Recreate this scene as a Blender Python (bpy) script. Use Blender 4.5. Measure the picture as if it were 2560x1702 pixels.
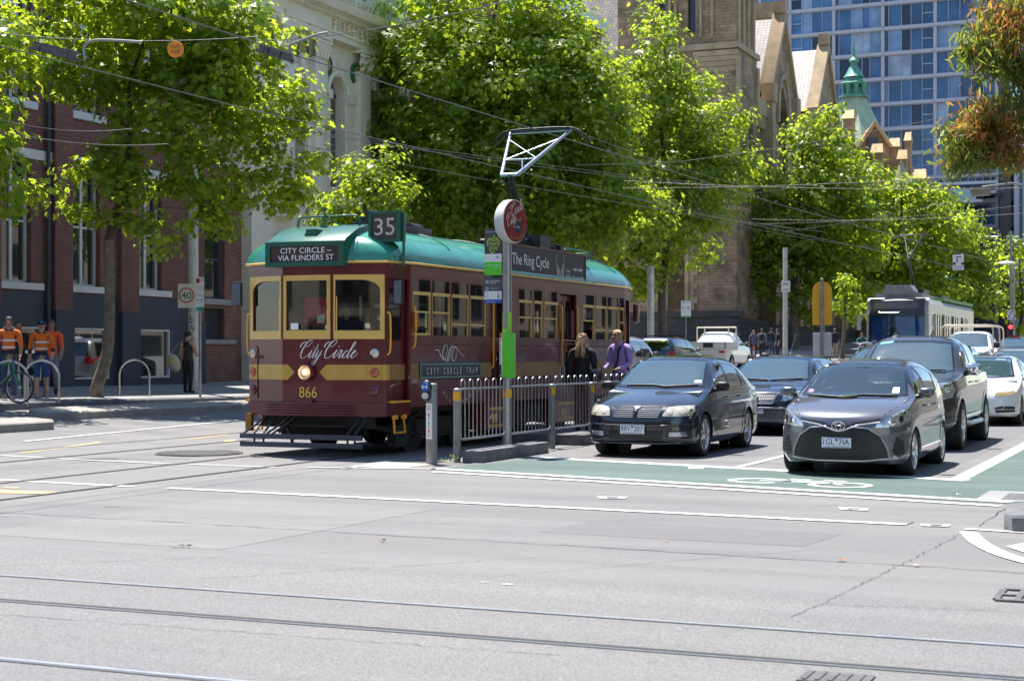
import bpy, bmesh, math, random
import numpy as np
from mathutils import Vector, Matrix
from mathutils.geometry import delaunay_2d_cdt
from mathutils.bvhtree import BVHTree
for o in list(bpy.data.objects):
 bpy.data.objects.remove(o)
SC=bpy.context.scene
COL=SC.collection
R=math.radians
# camera
cam_d=bpy.data.cameras.new('camera')
cam=bpy.data.objects.new('camera', cam_d)
COL.objects.link(cam)
cam.location=(0, 0, 1.52)
cam.rotation_euler=(R(90), 0, math.atan(1730/4000))
cam_d.sensor_width=36
cam_d.lens=36*4000/2560
cam_d.shift_y=33/2560
cam_d.clip_end=3000
cam_d.dof.use_dof=True
cam_d.dof.focus_distance=24
cam_d.dof.aperture_fstop=4.5
SC.camera=cam
# sky and sun
SUN=Vector((-0.28, 0.20, 1.0)).normalized()
world=bpy.data.worlds.new('World')
SC.world=world
world.use_nodes=True
wn=world.node_tree
sky=wn.nodes.new('ShaderNodeTexSky')
sky.sky_type='NISHITA'
sky.sun_disc=False
sky.sun_elevation=math.asin(SUN.z)
sky.sun_rotation=math.atan2(SUN.x, SUN.y)
sky.air_density=1.0
sky.dust_density=0.3
sky.ozone_density=2.6
wn.links.new(sky.outputs[0], wn.nodes['Background'].inputs[0])
wn.nodes['Background'].inputs[1].default_value=0.115
sun_d=bpy.data.lights.new('sun', 'SUN')
sun_d.energy=5.0
sun_d.angle=R(0.5)
sun_d.color=(1.0, 0.955, 0.89)
sun=bpy.data.objects.new('sun', sun_d)
COL.objects.link(sun)
sun.rotation_euler=SUN.to_track_quat('Z', 'Y').to_euler()
sun.location=(-20, 30, 60)
SC.view_settings.view_transform='Standard'
SC.view_settings.look='None'
SC.view_settings.exposure=1.1
SC.view_settings.gamma=1
SC.cycles.max_bounces=7
SC.cycles.transparent_max_bounces=12
SC.cycles.caustics_reflective=False
SC.cycles.caustics_refractive=False
# materials
MATS={}
def mat(name, col, rough=0.55, metal=0.0, var=0.12, scale=4.0, bump=0.0, bscale=80.0, coat=0.0, spec=0.5, emit=0.0, ecol=None, wscale=None):
 if name in MATS:
  return MATS[name]
 m=bpy.data.materials.new(name)
 m.use_nodes=True
 nt=m.node_tree
 b=nt.nodes['Principled BSDF']
 b.inputs['Roughness'].default_value=rough
 b.inputs['Metallic'].default_value=metal
 b.inputs['Coat Weight'].default_value=coat
 b.inputs['Coat Roughness'].default_value=0.04
 b.inputs['Specular IOR Level'].default_value=spec
 c=Vector(col[:3])
 if var>0:
  tc=nt.nodes.new('ShaderNodeTexCoord')
  n=nt.nodes.new('ShaderNodeTexNoise')
  n.inputs['Scale'].default_value=scale
  n.inputs['Detail'].default_value=6
  n.inputs['Roughness'].default_value=0.62
  nt.links.new(tc.outputs['Object'], n.inputs['Vector'])
  r=nt.nodes.new('ShaderNodeValToRGB')
  r.color_ramp.elements[0].position=0.32
  r.color_ramp.elements[1].position=0.68
  r.color_ramp.elements[0].color=(*(c*(1-var)), 1)
  r.color_ramp.elements[1].color=(*[min(1, x*(1+var))for x in c], 1)
  nt.links.new(n.outputs['Fac'], r.inputs[0])
  nt.links.new(r.outputs[0], b.inputs['Base Color'])
 else:
  b.inputs['Base Color'].default_value=(*c, 1)
 if bump>0:
  tc2=nt.nodes.new('ShaderNodeTexCoord')
  n2=nt.nodes.new('ShaderNodeTexNoise')
  n2.inputs['Scale'].default_value=bscale
  n2.inputs['Detail'].default_value=4
  nt.links.new(tc2.outputs['Object'], n2.inputs['Vector'])
  bp=nt.nodes.new('ShaderNodeBump')
  bp.inputs['Strength'].default_value=bump
  bp.inputs['Distance'].default_value=0.02
  nt.links.new(n2.outputs['Fac'], bp.inputs['Height'])
  nt.links.new(bp.outputs[0], b.inputs['Normal'])
 if emit>0:
  b.inputs['Emission Color'].default_value=(*(ecol or col)[:3], 1)
  b.inputs['Emission Strength'].default_value=emit
 MATS[name]=m
 return m
def glass_mat(name, tint=(0.6, 0.75, 0.78), refl=0.1, rough=0.02, body=(0.02, 0.03, 0.035), opaque=0.0):
 if name in MATS:
  return MATS[name]
 m=bpy.data.materials.new(name)
 m.use_nodes=True
 nt=m.node_tree
 out=nt.nodes['Material Output']
 nt.nodes.remove(nt.nodes['Principled BSDF'])
 tr=nt.nodes.new('ShaderNodeBsdfTransparent')
 tr.inputs[0].default_value=(*tint, 1)
 gl=nt.nodes.new('ShaderNodeBsdfGlossy')
 gl.inputs['Roughness'].default_value=rough
 gl.inputs[0].default_value=(0.95, 0.98, 1, 1)
 df=nt.nodes.new('ShaderNodeBsdfDiffuse')
 df.inputs[0].default_value=(*body, 1)
 m1=nt.nodes.new('ShaderNodeMixShader')
 m1.inputs[0].default_value=opaque
 nt.links.new(tr.outputs[0], m1.inputs[1])
 nt.links.new(df.outputs[0], m1.inputs[2])
 fr=nt.nodes.new('ShaderNodeFresnel')
 fr.inputs[0].default_value=1.52
 ad=nt.nodes.new('ShaderNodeMath')
 ad.operation='ADD'
 ad.use_clamp=True
 ad.inputs[1].default_value=refl
 nt.links.new(fr.outputs[0], ad.inputs[0])
 m2=nt.nodes.new('ShaderNodeMixShader')
 nt.links.new(ad.outputs[0], m2.inputs[0])
 nt.links.new(m1.outputs[0], m2.inputs[1])
 nt.links.new(gl.outputs[0], m2.inputs[2])
 nt.links.new(m2.outputs[0], out.inputs[0])
 MATS[name]=m
 return m
def brick_mat(name, c1, c2, mortar, sx=4.2, bw=0.24, bh=0.086, rough=0.85, msize=0.012, dirt=0.25, axis='yz', bump=0.4):
 if name in MATS:
  return MATS[name]
 m=bpy.data.materials.new(name)
 m.use_nodes=True
 nt=m.node_tree
 L=nt.links.new
 b=nt.nodes['Principled BSDF']
 b.inputs['Roughness'].default_value=rough
 tc=nt.nodes.new('ShaderNodeTexCoord')
 sep=nt.nodes.new('ShaderNodeSeparateXYZ')
 L(tc.outputs['Object'], sep.inputs[0])
 com=nt.nodes.new('ShaderNodeCombineXYZ')
 sm=nt.nodes.new('ShaderNodeMath')
 sm.operation='ADD'
 L(sep.outputs['X'], sm.inputs[0])
 L(sep.outputs['Y'], sm.inputs[1])
 L(sm.outputs[0], com.inputs[0])
 L(sep.outputs['Z'], com.inputs[1])
 br=nt.nodes.new('ShaderNodeTexBrick')
 br.inputs['Scale'].default_value=1
 br.inputs['Brick Width'].default_value=bw
 br.inputs['Row Height'].default_value=bh
 br.inputs['Mortar Size'].default_value=msize
 br.inputs['Mortar Smooth'].default_value=0.3
 br.inputs['Color1'].default_value=(*c1, 1)
 br.inputs['Color2'].default_value=(*c2, 1)
 br.inputs['Mortar'].default_value=(*mortar, 1)
 L(com.outputs[0], br.inputs['Vector'])
 n=nt.nodes.new('ShaderNodeTexNoise')
 n.inputs['Scale'].default_value=0.7
 n.inputs['Detail'].default_value=8
 n.inputs['Roughness'].default_value=0.7
 L(tc.outputs['Object'], n.inputs['Vector'])
 rp=nt.nodes.new('ShaderNodeMapRange')
 rp.inputs[1].default_value=0.35
 rp.inputs[2].default_value=0.68
 rp.inputs[3].default_value=1-dirt
 rp.inputs[4].default_value=1+dirt*0.3
 L(n.outputs['Fac'], rp.inputs[0])
 mx=nt.nodes.new('ShaderNodeMix')
 mx.data_type='RGBA'
 mx.blend_type='MULTIPLY'
 mx.inputs[0].default_value=1
 L(br.outputs['Color'], mx.inputs[6])
 L(rp.outputs[0], mx.inputs[7])
 L(mx.outputs[2], b.inputs['Base Color'])
 bp=nt.nodes.new('ShaderNodeBump')
 bp.inputs['Strength'].default_value=bump
 bp.inputs['Distance'].default_value=0.02
 L(br.outputs['Fac'], bp.inputs['Height'])
 bp.invert=True
 L(bp.outputs[0], b.inputs['Normal'])
 MATS[name]=m
 return m
# mesh builder
FONT_CACHE={}
def text_geo(s):
 if s not in FONT_CACHE:
  cu=bpy.data.curves.new('lettering', 'FONT')
  cu.body=s
  cu.align_x='CENTER'
  cu.align_y='CENTER'
  cu.resolution_u=3
  ob=bpy.data.objects.new('lettering', cu)
  me=ob.to_mesh()
  v=[x.co.copy()for x in me.vertices]
  f=[tuple(p.vertices)for p in me.polygons]
  ob.to_mesh_clear()
  bpy.data.objects.remove(ob)
  bpy.data.curves.remove(cu)
  if v:
   x0=min(p.x for p in v);x1=max(p.x for p in v)
   y0=min(p.y for p in v);y1=max(p.y for p in v)
  else:
   x0=x1=y0=y1=0
  FONT_CACHE[s]=(v, f,(x0, x1, y0, y1))
 return FONT_CACHE[s]
def frame(t):
 t=Vector(t).normalized()
 a=Vector((0, 0, 1))if abs(t.z)<0.9 else Vector((1, 0, 0))
 u=t.cross(a).normalized()
 return u, t.cross(u).normalized()
class MB:
 def __init__(self):
  self.v=[];self.f=[];self.m=[]
 def add(self, vs, fs, mi=0):
  o=len(self.v)
  self.v+=[tuple(p)for p in vs]
  for f in fs:
   self.f.append(tuple(i+o for i in f));self.m.append(mi)
  return self
 def bx(self, x0, x1, y0, y1, z0, z1, mi=0):
  vs=[(x, y, z)for z in(z0, z1)for y in(y0, y1)for x in(x0, x1)]
  return self.add(vs,[(0, 2, 3, 1),(4, 5, 7, 6),(0, 1, 5, 4),(2, 6, 7, 3),(0, 4, 6, 2),(1, 3, 7, 5)], mi)
 def obx(self, c, size, M, mi=0):
  vs=[]
  for z in(-1, 1):
   for y in(-1, 1):
    for x in(-1, 1):
     vs.append(Vector(c)+M@Vector((x*size[0]/2, y*size[1]/2, z*size[2]/2)))
  return self.add(vs,[(0, 2, 3, 1),(4, 5, 7, 6),(0, 1, 5, 4),(2, 6, 7, 3),(0, 4, 6, 2),(1, 3, 7, 5)], mi)
 def tube(self, pts, r, n=8, mi=0, closed=False, cap=True, flat=None):
  pts=[Vector(p)for p in pts]
  k=len(pts)
  rs=r if isinstance(r,(list, tuple))else[r]*k
  vs=[];pu=None
  for i in range(k):
   if closed:
    t=pts[(i+1)%k]-pts[i-1]
   else:
    t=pts[min(i+1, k-1)]-pts[max(i-1, 0)]
   if t.length<1e-9:
    t=Vector((0, 0, 1))
   t.normalize()
   if pu is None:
    u, w=frame(t)
   else:
    u=pu-t*pu.dot(t)
    u=u.normalized()if u.length>1e-6 else frame(t)[0]
    w=t.cross(u)
   pu=u
   for j in range(n):
    a=2*math.pi*(j+0.5)/n
    vs.append(pts[i]+(u*math.cos(a)+w*math.sin(a))*rs[i])
  fs=[]
  for i in range(k if closed else k-1):
   for j in range(n):
    a=i*n+j;b=i*n+(j+1)%n
    c=((i+1)%k)*n+(j+1)%n;d=((i+1)%k)*n+j
    fs.append((a, b, c, d))
  if cap and not closed:
   fs.append(tuple(range(n))[::-1]);fs.append(tuple((k-1)*n+j for j in range(n)))
  return self.add(vs, fs, mi)
 def cyl(self, p0, p1, r0, r1=None, n=12, mi=0):
  return self.tube([p0, p1],[r0, r0 if r1 is None else r1], n, mi)
 def lathe(self, prof, c=(0, 0, 0), axis='z', n=20, mi=0, a0=0, a1=2*math.pi):
  c=Vector(c);k=len(prof);full=abs(a1-a0-2*math.pi)<1e-6
  nn=n if full else n+1
  vs=[]
  for(r, z)in prof:
   for j in range(nn):
    a=a0+(a1-a0)*j/n
    x, y=r*math.cos(a), r*math.sin(a)
    p=(x, y, z)if axis=='z' else((z, x, y)if axis=='x' else(y, z, x))
    vs.append(c+Vector(p))
  fs=[]
  for i in range(k-1):
   for j in range(n):
    j2=(j+1)%nn
    fs.append((i*nn+j, i*nn+j2,(i+1)*nn+j2,(i+1)*nn+j))
  return self.add(vs, fs, mi)
 def prism(self, poly, d0, d1, plane='xz', mi=0):
  def P(a, b, d):
   return(a, d, b)if plane=='xz' else((d, a, b)if plane=='yz' else(a, b, d))
  n=len(poly)
  vs=[P(a, b, d0)for a, b in poly]+[P(a, b, d1)for a, b in poly]
  fs=[tuple(range(n)), tuple(range(2*n-1, n-1,-1))]
  fs+=[(i, i+n,(i+1)%n+n,(i+1)%n)for i in range(n)]
  return self.add(vs, fs, mi)
 def quad(self, a, b, c, d, mi=0):
  return self.add([a, b, c, d],[(0, 1, 2, 3)], mi)
 def sph(self, c, r, nu=12, nv=8, mi=0, top=1.0):
  rr=r if isinstance(r,(tuple, list))else(r, r, r)
  vs=[];fs=[]
  for i in range(nv+1):
   th=math.pi*i/nv
   for j in range(nu):
    a=2*math.pi*j/nu
    vs.append((c[0]+rr[0]*math.sin(th)*math.cos(a), c[1]+rr[1]*math.sin(th)*math.sin(a), c[2]+rr[2]*math.cos(th)))
  for i in range(nv):
   for j in range(nu):
    fs.append((i*nu+j,(i+1)*nu+j,(i+1)*nu+(j+1)%nu, i*nu+(j+1)%nu))
  return self.add(vs, fs, mi)
 def text(self, s, o, right, up, h, w=None, mi=0, shear=0.0, squeeze=None):
  v, f,(x0, x1, y0, y1)=text_geo(s)
  if not v:
   return self
  right=Vector(right).normalized();up=Vector(up).normalized()
  sy=h/max(1e-6,(y1-y0));sx=sy if w is None else w/max(1e-6,(x1-x0))
  if squeeze:sx=sy*squeeze
  cx, cy=(x0+x1)/2,(y0+y1)/2
  o=Vector(o)
  return self.add([o+right*((p.x-cx)*sx+shear*(p.y-cy)*sy)+up*((p.y-cy)*sy)for p in v], f, mi)
 def ribbon(self, pts, width, o, right, up, mi=0):
  o=Vector(o);right=Vector(right).normalized();up=Vector(up).normalized()
  k=len(pts);ws=width if isinstance(width,(list, tuple))else[width]*k
  vs=[]
  for i in range(k):
   a=Vector(pts[max(0, i-1)]);b=Vector(pts[min(k-1, i+1)])
   t=b-a
   t=t.normalized()if t.length>1e-9 else Vector((1, 0))
   nrm=Vector((-t.y, t.x))*ws[i]/2
   for s in(1,-1):
    q=Vector(pts[i])+nrm*s
    vs.append(o+right*q.x+up*q.y)
  return self.add(vs,[(2*i, 2*i+1, 2*i+3, 2*i+2)for i in range(k-1)], mi)
 def xform(self, M):
  self.v=[tuple(M@Vector(p))for p in self.v]
  return self
 def build(self, name, mats, parent=None, loc=None, bev=0.0, ang=35, smooth=True, recalc=True):
  me=bpy.data.meshes.new(name)
  me.from_pydata(self.v,[], self.f)
  if not isinstance(mats,(list, tuple)):
   mats=[mats]
  for m in mats:
   me.materials.append(m)
  if len(mats)>1:
   me.polygons.foreach_set('material_index', self.m)
  if recalc or bev>0:
   bm=bmesh.new();bm.from_mesh(me)
   if bev>0:
    bmesh.ops.recalc_face_normals(bm, faces=bm.faces)
    ed=[e for e in bm.edges if len(e.link_faces)==2 and e.calc_face_angle(0)>R(40)]
    bmesh.ops.bevel(bm, geom=ed, offset=bev, segments=2, profile=0.6, affect='EDGES', clamp_overlap=True)
   if recalc:
    bmesh.ops.recalc_face_normals(bm, faces=bm.faces)
   bm.to_mesh(me);bm.free()
  if smooth and len(me.polygons):
   me.polygons.foreach_set('use_smooth',[True]*len(me.polygons))
   me.set_sharp_from_angle(angle=R(ang))
  me.update()
  o=bpy.data.objects.new(name, me)
  COL.objects.link(o)
  if parent is not None:
   o.parent=parent
  if loc is not None:
   o.location=loc
  return o
def tag(o, label=None, cat=None, group=None, kind=None):
 if label:o['label']=label
 if cat:o['category']=cat
 if group:o['group']=group
 if kind:o['kind']=kind
 return o
def thing(name, label, cat, loc=(0, 0, 0), rz=0.0, group=None):
 o=bpy.data.objects.new(name, None)
 COL.objects.link(o)
 o.location=loc
 o.rotation_euler=(0, 0, rz)
 return tag(o, label, cat, group)
def kids(o):
 return[c for c in COL.objects if c.parent==o]
def copy_tree(o, parent=None):
 c=o.copy();COL.objects.link(c)
 if parent is not None:
  c.parent=parent
 for ch in kids(o):
  copy_tree(ch, c)
 return c
def cat_rom(pts, n=6, closed=False):
 P=[Vector(p)for p in pts];k=len(P);out=[]
 for i in range(k if closed else k-1):
  p0=P[(i-1)%k]if closed or i>0 else P[0]*2-P[1]
  p1=P[i];p2=P[(i+1)%k]
  p3=P[(i+2)%k]if closed or i+2<k else P[-1]*2-P[-2]
  for j in range(n):
   t=j/n
   out.append(0.5*((2*p1)+(p2-p0)*t+(2*p0-5*p1+4*p2-p3)*t*t+(3*p1-p0-3*p2+p3)*t**3))
 if not closed:
  out.append(P[-1])
 return out
def smooth01(a, b, x):
 t=min(1, max(0,(x-a)/(b-a)))
 return t*t*(3-2*t)
def interp(x, pts):
 if x<=pts[0][0]:return pts[0][1]
 for(x0, y0),(x1, y1)in zip(pts, pts[1:]):
  if x<=x1:
   return y0+(y1-y0)*(x-x0)/(x1-x0)
 return pts[-1][1]
def sinterp(x, pts):
 if x<=pts[0][0]:return pts[0][1]
 if x>=pts[-1][0]:return pts[-1][1]
 n=len(pts)
 d=[(pts[i+1][1]-pts[i][1])/(pts[i+1][0]-pts[i][0])for i in range(n-1)]
 m=[d[0]]+[0 if d[i-1]*d[i]<=0 else 2*d[i-1]*d[i]/(d[i-1]+d[i])for i in range(1, n-1)]+[d[-1]]
 for i in range(n-1):
  x0, y0=pts[i];x1, y1=pts[i+1]
  if x<=x1:
   h=x1-x0;t=(x-x0)/h
   return(1+2*t)*(1-t)**2*y0+t*(1-t)**2*h*m[i]+t*t*(3-2*t)*y1+t*t*(t-1)*h*m[i+1]
# lie of the land
def ramp(Y):
 Y=min(Y, 170)
 if Y<24:return 0.0
 if Y<44:return 0.0005*(Y-24)**2
 return 0.2+0.02*(Y-44)
def G(X, Y):
 cr=0.35*min(1, max(0,(-16.8-X)/6.0))
 fade=1-smooth01(24, 48, Y)
 return ramp(Y)+cr*fade
KX=-22.8                       # kerb line of the far footpath
def GS(X, Y):
 return G(KX, Y)+0.15+0.035*max(0, min(8, KX-X))
# survey helper: a sight line of the photo met with the road
_F=4000.0;_yaw=math.atan(1730/4000);_c, _s=math.cos(_yaw), math.sin(_yaw)
def sight(px, py):
 r=(px-1280)/_F
 return Vector((-_s+r*_c, _c+r*_s,-(py-884)/_F))
def gp(px, py, z=0.0):
 d=sight(px, py)
 t=(z-1.52)/d.z
 return(d.x*t, d.y*t)
def at_x(px, py, X):
 d=sight(px, py);t=X/d.x
 return Vector((X, d.y*t, 1.52+d.z*t))
def at_y(px, py, Y):
 d=sight(px, py);t=Y/d.y
 return Vector((d.x*t, Y, 1.52+d.z*t))
# asphalt material
def asphalt(name, base, warm, grain=0.35, patch=0.16, bump=0.5):
 m=bpy.data.materials.new(name);m.use_nodes=True
 nt=m.node_tree;L=nt.links.new
 b=nt.nodes['Principled BSDF']
 b.inputs['Roughness'].default_value=0.82
 b.inputs['Specular IOR Level'].default_value=0.35
 tc=nt.nodes.new('ShaderNodeTexCoord')
 def noise(scale, detail=5, rough=0.6, vec=None):
  n=nt.nodes.new('ShaderNodeTexNoise')
  n.inputs['Scale'].default_value=scale;n.inputs['Detail'].default_value=detail;n.inputs['Roughness'].default_value=rough
  L(vec or tc.outputs['Object'], n.inputs['Vector'])
  return n
 mp=nt.nodes.new('ShaderNodeMapping')
 mp.inputs['Scale'].default_value=(0.09, 1.3, 1)
 mp.inputs['Rotation'].default_value=(0, 0, R(4))
 L(tc.outputs['Object'], mp.inputs[0])
 big=noise(0.35, 6, 0.65)
 streak=noise(1.0, 4, 0.6, mp.outputs[0])
 fine=noise(95, 2, 0.7)
 vor=nt.nodes.new('ShaderNodeTexVoronoi')
 vor.inputs['Scale'].default_value=130
 L(tc.outputs['Object'], vor.inputs['Vector'])
 c=Vector(base);w=Vector(warm)
 mix=nt.nodes.new('ShaderNodeMix');mix.data_type='RGBA'
 mix.inputs[6].default_value=(*c, 1);mix.inputs[7].default_value=(*w, 1)
 mr0=nt.nodes.new('ShaderNodeMapRange')
 mr0.inputs[1].default_value=0.38;mr0.inputs[2].default_value=0.62
 L(big.outputs['Fac'], mr0.inputs[0]);L(mr0.outputs[0], mix.inputs[0])
 def mul(colsock, facsock, lo, hi, a=0.3, z=0.7):
  mr=nt.nodes.new('ShaderNodeMapRange')
  mr.inputs[1].default_value=a;mr.inputs[2].default_value=z
  mr.inputs[3].default_value=lo;mr.inputs[4].default_value=hi
  L(facsock, mr.inputs[0])
  x=nt.nodes.new('ShaderNodeMix');x.data_type='RGBA';x.blend_type='MULTIPLY';x.inputs[0].default_value=1
  L(colsock, x.inputs[6]);L(mr.outputs[0], x.inputs[7])
  return x.outputs[2]
 o=mul(mix.outputs[2], streak.outputs['Fac'], 1-patch, 1+patch*0.6)
 o=mul(o, fine.outputs['Fac'], 1-grain, 1+grain)
 o=mul(o, vor.outputs['Color'], 0.86, 1.16, 0, 1)
 L(o, b.inputs['Base Color'])
 bp=nt.nodes.new('ShaderNodeBump');bp.inputs['Strength'].default_value=bump;bp.inputs['Distance'].default_value=0.01
 L(vor.outputs['Distance'], bp.inputs['Height']);L(bp.outputs[0], b.inputs['Normal'])
 return m
M_ROAD=asphalt('asphalt',(0.160, 0.157, 0.157),(0.180, 0.173, 0.168))
M_ROAD2=asphalt('tram_bed_asphalt',(0.182, 0.180, 0.180),(0.196, 0.190, 0.184), 0.45, 0.12, 0.7)
M_GREEN=asphalt('green_bike_surface',(0.080, 0.122, 0.108),(0.098, 0.136, 0.122), 0.3, 0.16)
M_CONC=mat('footpath_concrete',(0.24, 0.235, 0.23), 0.85, var=0.18, scale=1.6, bump=0.3, bscale=60)
M_BLUESTONE=mat('bluestone_kerb',(0.135, 0.135, 0.14), 0.8, var=0.25, scale=5, bump=0.5, bscale=40)
M_KERBC=mat('concrete_kerb',(0.27, 0.25, 0.22), 0.85, var=0.2, scale=3, bump=0.4, bscale=50)
M_STEEL=mat('polished_rail',(0.33, 0.36, 0.41), 0.4, 0.2, var=0.15, scale=8)
M_GROOVE=mat('rail_groove',(0.018, 0.018, 0.02), 0.7, var=0.3, scale=10)
M_TAR=mat('tar_seam',(0.05, 0.05, 0.052), 0.7, var=0.35, scale=9)
M_TAR2=mat('worn_seam',(0.115, 0.115, 0.118), 0.8, var=0.35, scale=6)
def paint_mat(name, col, wear=0.5):
 m=bpy.data.materials.new(name);m.use_nodes=True
 nt=m.node_tree;L=nt.links.new;b=nt.nodes['Principled BSDF']
 b.inputs['Roughness'].default_value=0.65
 tc=nt.nodes.new('ShaderNodeTexCoord')
 n=nt.nodes.new('ShaderNodeTexNoise');n.inputs['Scale'].default_value=22;n.inputs['Detail'].default_value=7;n.inputs['Roughness'].default_value=0.7
 L(tc.outputs['Object'], n.inputs['Vector'])
 r=nt.nodes.new('ShaderNodeValToRGB')
 r.color_ramp.elements[0].position=0.30;r.color_ramp.elements[0].color=(0.18, 0.18, 0.182, 1)
 r.color_ramp.elements[1].position=0.30+0.14*wear+0.02;r.color_ramp.elements[1].color=(*col, 1)
 L(n.outputs['Fac'], r.inputs[0]);L(r.outputs[0], b.inputs['Base Color'])
 return m
M_WHITE=paint_mat('white_road_paint',(0.60, 0.60, 0.58), 0.9)
M_WORN=paint_mat('worn_white_road_paint',(0.45, 0.45, 0.43), 1.4)
M_YEL=paint_mat('worn_yellow_road_paint',(0.62, 0.42, 0.16), 1.6)
# road sheet
def sheet(name, xs, ys, zf, m, dz=0.0):
 b=MB();nx=len(xs)
 b.v=[(x, y, zf(x, y)+dz)for y in ys for x in xs]
 for j in range(len(ys)-1):
  for i in range(nx-1):
   b.f.append((j*nx+i, j*nx+i+1,(j+1)*nx+i+1,(j+1)*nx+i));b.m.append(0)
 return b.build(name, m, recalc=False)
XS=[-900,-300,-100,-60,-40]+[-30+0.6*i for i in range(26)]+[-14,-10,-5, 0, 5, 10, 20, 60, 200, 900]
YS=[-60,-20, 0, 5, 10, 15, 20]+[22+i for i in range(34)]+[60+5*i for i in range(24)]+[190, 230, 300, 500, 1200]
tag(sheet('road', XS, YS, G, M_ROAD), kind='structure')
def strip_pts(p0, p1, step=0.8):
 p0=Vector(p0);p1=Vector(p1);n=max(1, int((p1-p0).length/step))
 return[p0.lerp(p1, i/n)for i in range(n+1)]
def band(mb, pts, w, dz, mi=0, zf=G):
 k=len(pts);ws=w if isinstance(w, list)else[w]*k;vs=[]
 pts=[Vector(p)for p in pts]
 for i in range(k):
  t=pts[min(i+1, k-1)]-pts[max(0, i-1)]
  t=t.normalized()if t.length else Vector((1, 0))
  n=Vector((-t.y, t.x))*ws[i]/2
  for s in(1,-1):
   q=pts[i]+n*s
   vs.append((q.x, q.y, zf(q.x, q.y)+dz))
 mb.add(vs,[(2*i, 2*i+1, 2*i+3, 2*i+2)for i in range(k-1)], mi)
def area(mb, poly, dz, mi=0, zf=G, step=1.0):
 P=[Vector(p)for p in poly];out=[]
 for a, b in zip(P, P[1:]+P[:1]):
  n=max(1, int((b-a).length/step))
  out+=[a.lerp(b, i/n)for i in range(n)]
 no=len(out)
 x0=min(p.x for p in out);x1=max(p.x for p in out);y0=min(p.y for p in out);y1=max(p.y for p in out)
 pts=list(out);y=y0+step/2
 while y<y1:
  x=x0+step/2
  while x<x1:
   pts.append(Vector((x, y)));x+=step
  y+=step
 v, e, f, _, _, _=delaunay_2d_cdt([p.to_2d()for p in pts],[],[list(range(no))], 1, 1e-5)
 mb.add([(p.x, p.y, zf(p.x, p.y)+dz)for p in v],[tuple(q)for q in f], mi)
mb=MB();area(mb,[(-60, 4.2),(30, 4.2),(30, 10.0),(-60, 10.0)], 0.004, step=4)
tag(mb.build('tram_bed', M_ROAD2, recalc=False), kind='structure')
mb=MB()
area(mb,[(-9.3, 18.85),(-1.25, 16.72),(-1.25, 60),(-2.72, 60),(-2.72, 19.75),(-8.9, 21.6)], 0.004, step=1.0)
tag(mb.build('bicycle_box', M_GREEN, recalc=False), kind='structure')
M_PATCH=asphalt('asphalt_patch',(0.142, 0.142, 0.147),(0.155, 0.152, 0.152), 0.3, 0.1);M_PATCH2=asphalt('pale_patch',(0.178, 0.174, 0.17),(0.19, 0.184, 0.178), 0.3, 0.1)
mb=MB()
for q in(((-14.6, 12.2),(-11.2, 12.0),(-11.3, 13.3),(-14.5, 13.4)),((-5.2, 12.6),(-2.9, 12.5),(-2.8, 13.5),(-5.1, 13.7)),((-8.6, 23),(-6.1, 23),(-6.1, 60),(-8.6, 60)),((-5.4, 23),(-3.1, 23),(-3.1, 60),(-5.4, 60))):area(mb, q, .0015, step=.6)
tag(mb.build('asphalt_patches', M_PATCH, recalc=False), kind='structure')
mb=MB()
for q in(((-9.6, 10.6),(-7.0, 10.5),(-6.9, 14.1),(-9.4, 14.3)),((-13.6, 10),(-10.9, 10),(-10.9, 60),(-13.6, 60)),((-17.5, 10),(-14.8, 10),(-14.8, 60),(-17.5, 60))):area(mb, q, .0018, step=.6)
tag(mb.build('pale_asphalt_patches', M_PATCH2, recalc=False), kind='structure')
rng=random.Random(5)
W=MB()
band(W, strip_pts(gp(1085, 1172), gp(2530, 1256)), 0.19, 0.0085)
band(W, strip_pts(gp(1085, 1180), gp(2500, 1266)), 0.13, 0.0085)
band(W, strip_pts((-8.95, 21.62),(-2.6, 19.72)), 0.26, 0.0085)
band(W, strip_pts((-2.72, 19.65),(-2.72, 75), 1.0), 0.20, 0.007)
band(W, strip_pts((-5.72, 20.72),(-5.72, 24.2), 1.0), 0.11, 0.0085)
for i in range(9):
 band(W, strip_pts((-5.72, 30+i*9),(-5.72, 33+i*9), 1.0), 0.11, 0.0085)
band(W, strip_pts(gp(0, 1200), gp(45, 1202)), 0.13, 0.0085)
band(W, strip_pts(gp(70, 1204), gp(330, 1217)), 0.13, 0.0085)
band(W, strip_pts(gp(420, 1221), gp(2265, 1312)), 0.13, 0.0085)
def bike_symbol(mb, cx, cy, L_, H_, zf, dz, rot):
 M=Matrix.Rotation(rot, 2)
 def P(x, y):
  q=M@Vector((x*L_, y*H_));return(cx+q.x, cy+q.y)
 def ring(x, y, r, a0=0, a1=360, w=0.08):
  band(mb,[P(x+r*math.cos(R(a)), y+r*math.sin(R(a))*1.6)for a in range(a0, a1+1, 15)], w, dz, 0, zf)
 ring(-0.30,-0.05, 0.19, 30, 330, 0.10);ring(0.30,-0.05, 0.19, 0, 360, 0.09)
 for a, b_ in(((-0.3,-0.05),(-0.08, 0.22)),((-0.08, 0.22),(0.16, 0.25)),((0.16, 0.25),(0.3,-0.05)),((-0.05, 0.0),(0.16, 0.25)),((-0.05, 0.0),(-0.12, 0.36)),((0.16, 0.25),(0.12, 0.44)),((0.04, 0.44),(0.2, 0.44)),((-0.2, 0.38),(-0.04, 0.38))):
  band(mb,[P(*a), P(*b_)], 0.08, dz, 0, zf)
bike_symbol(W,-4.35, 18.62, 1.75, 1.05, G, 0.0085, R(-14))
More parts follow.
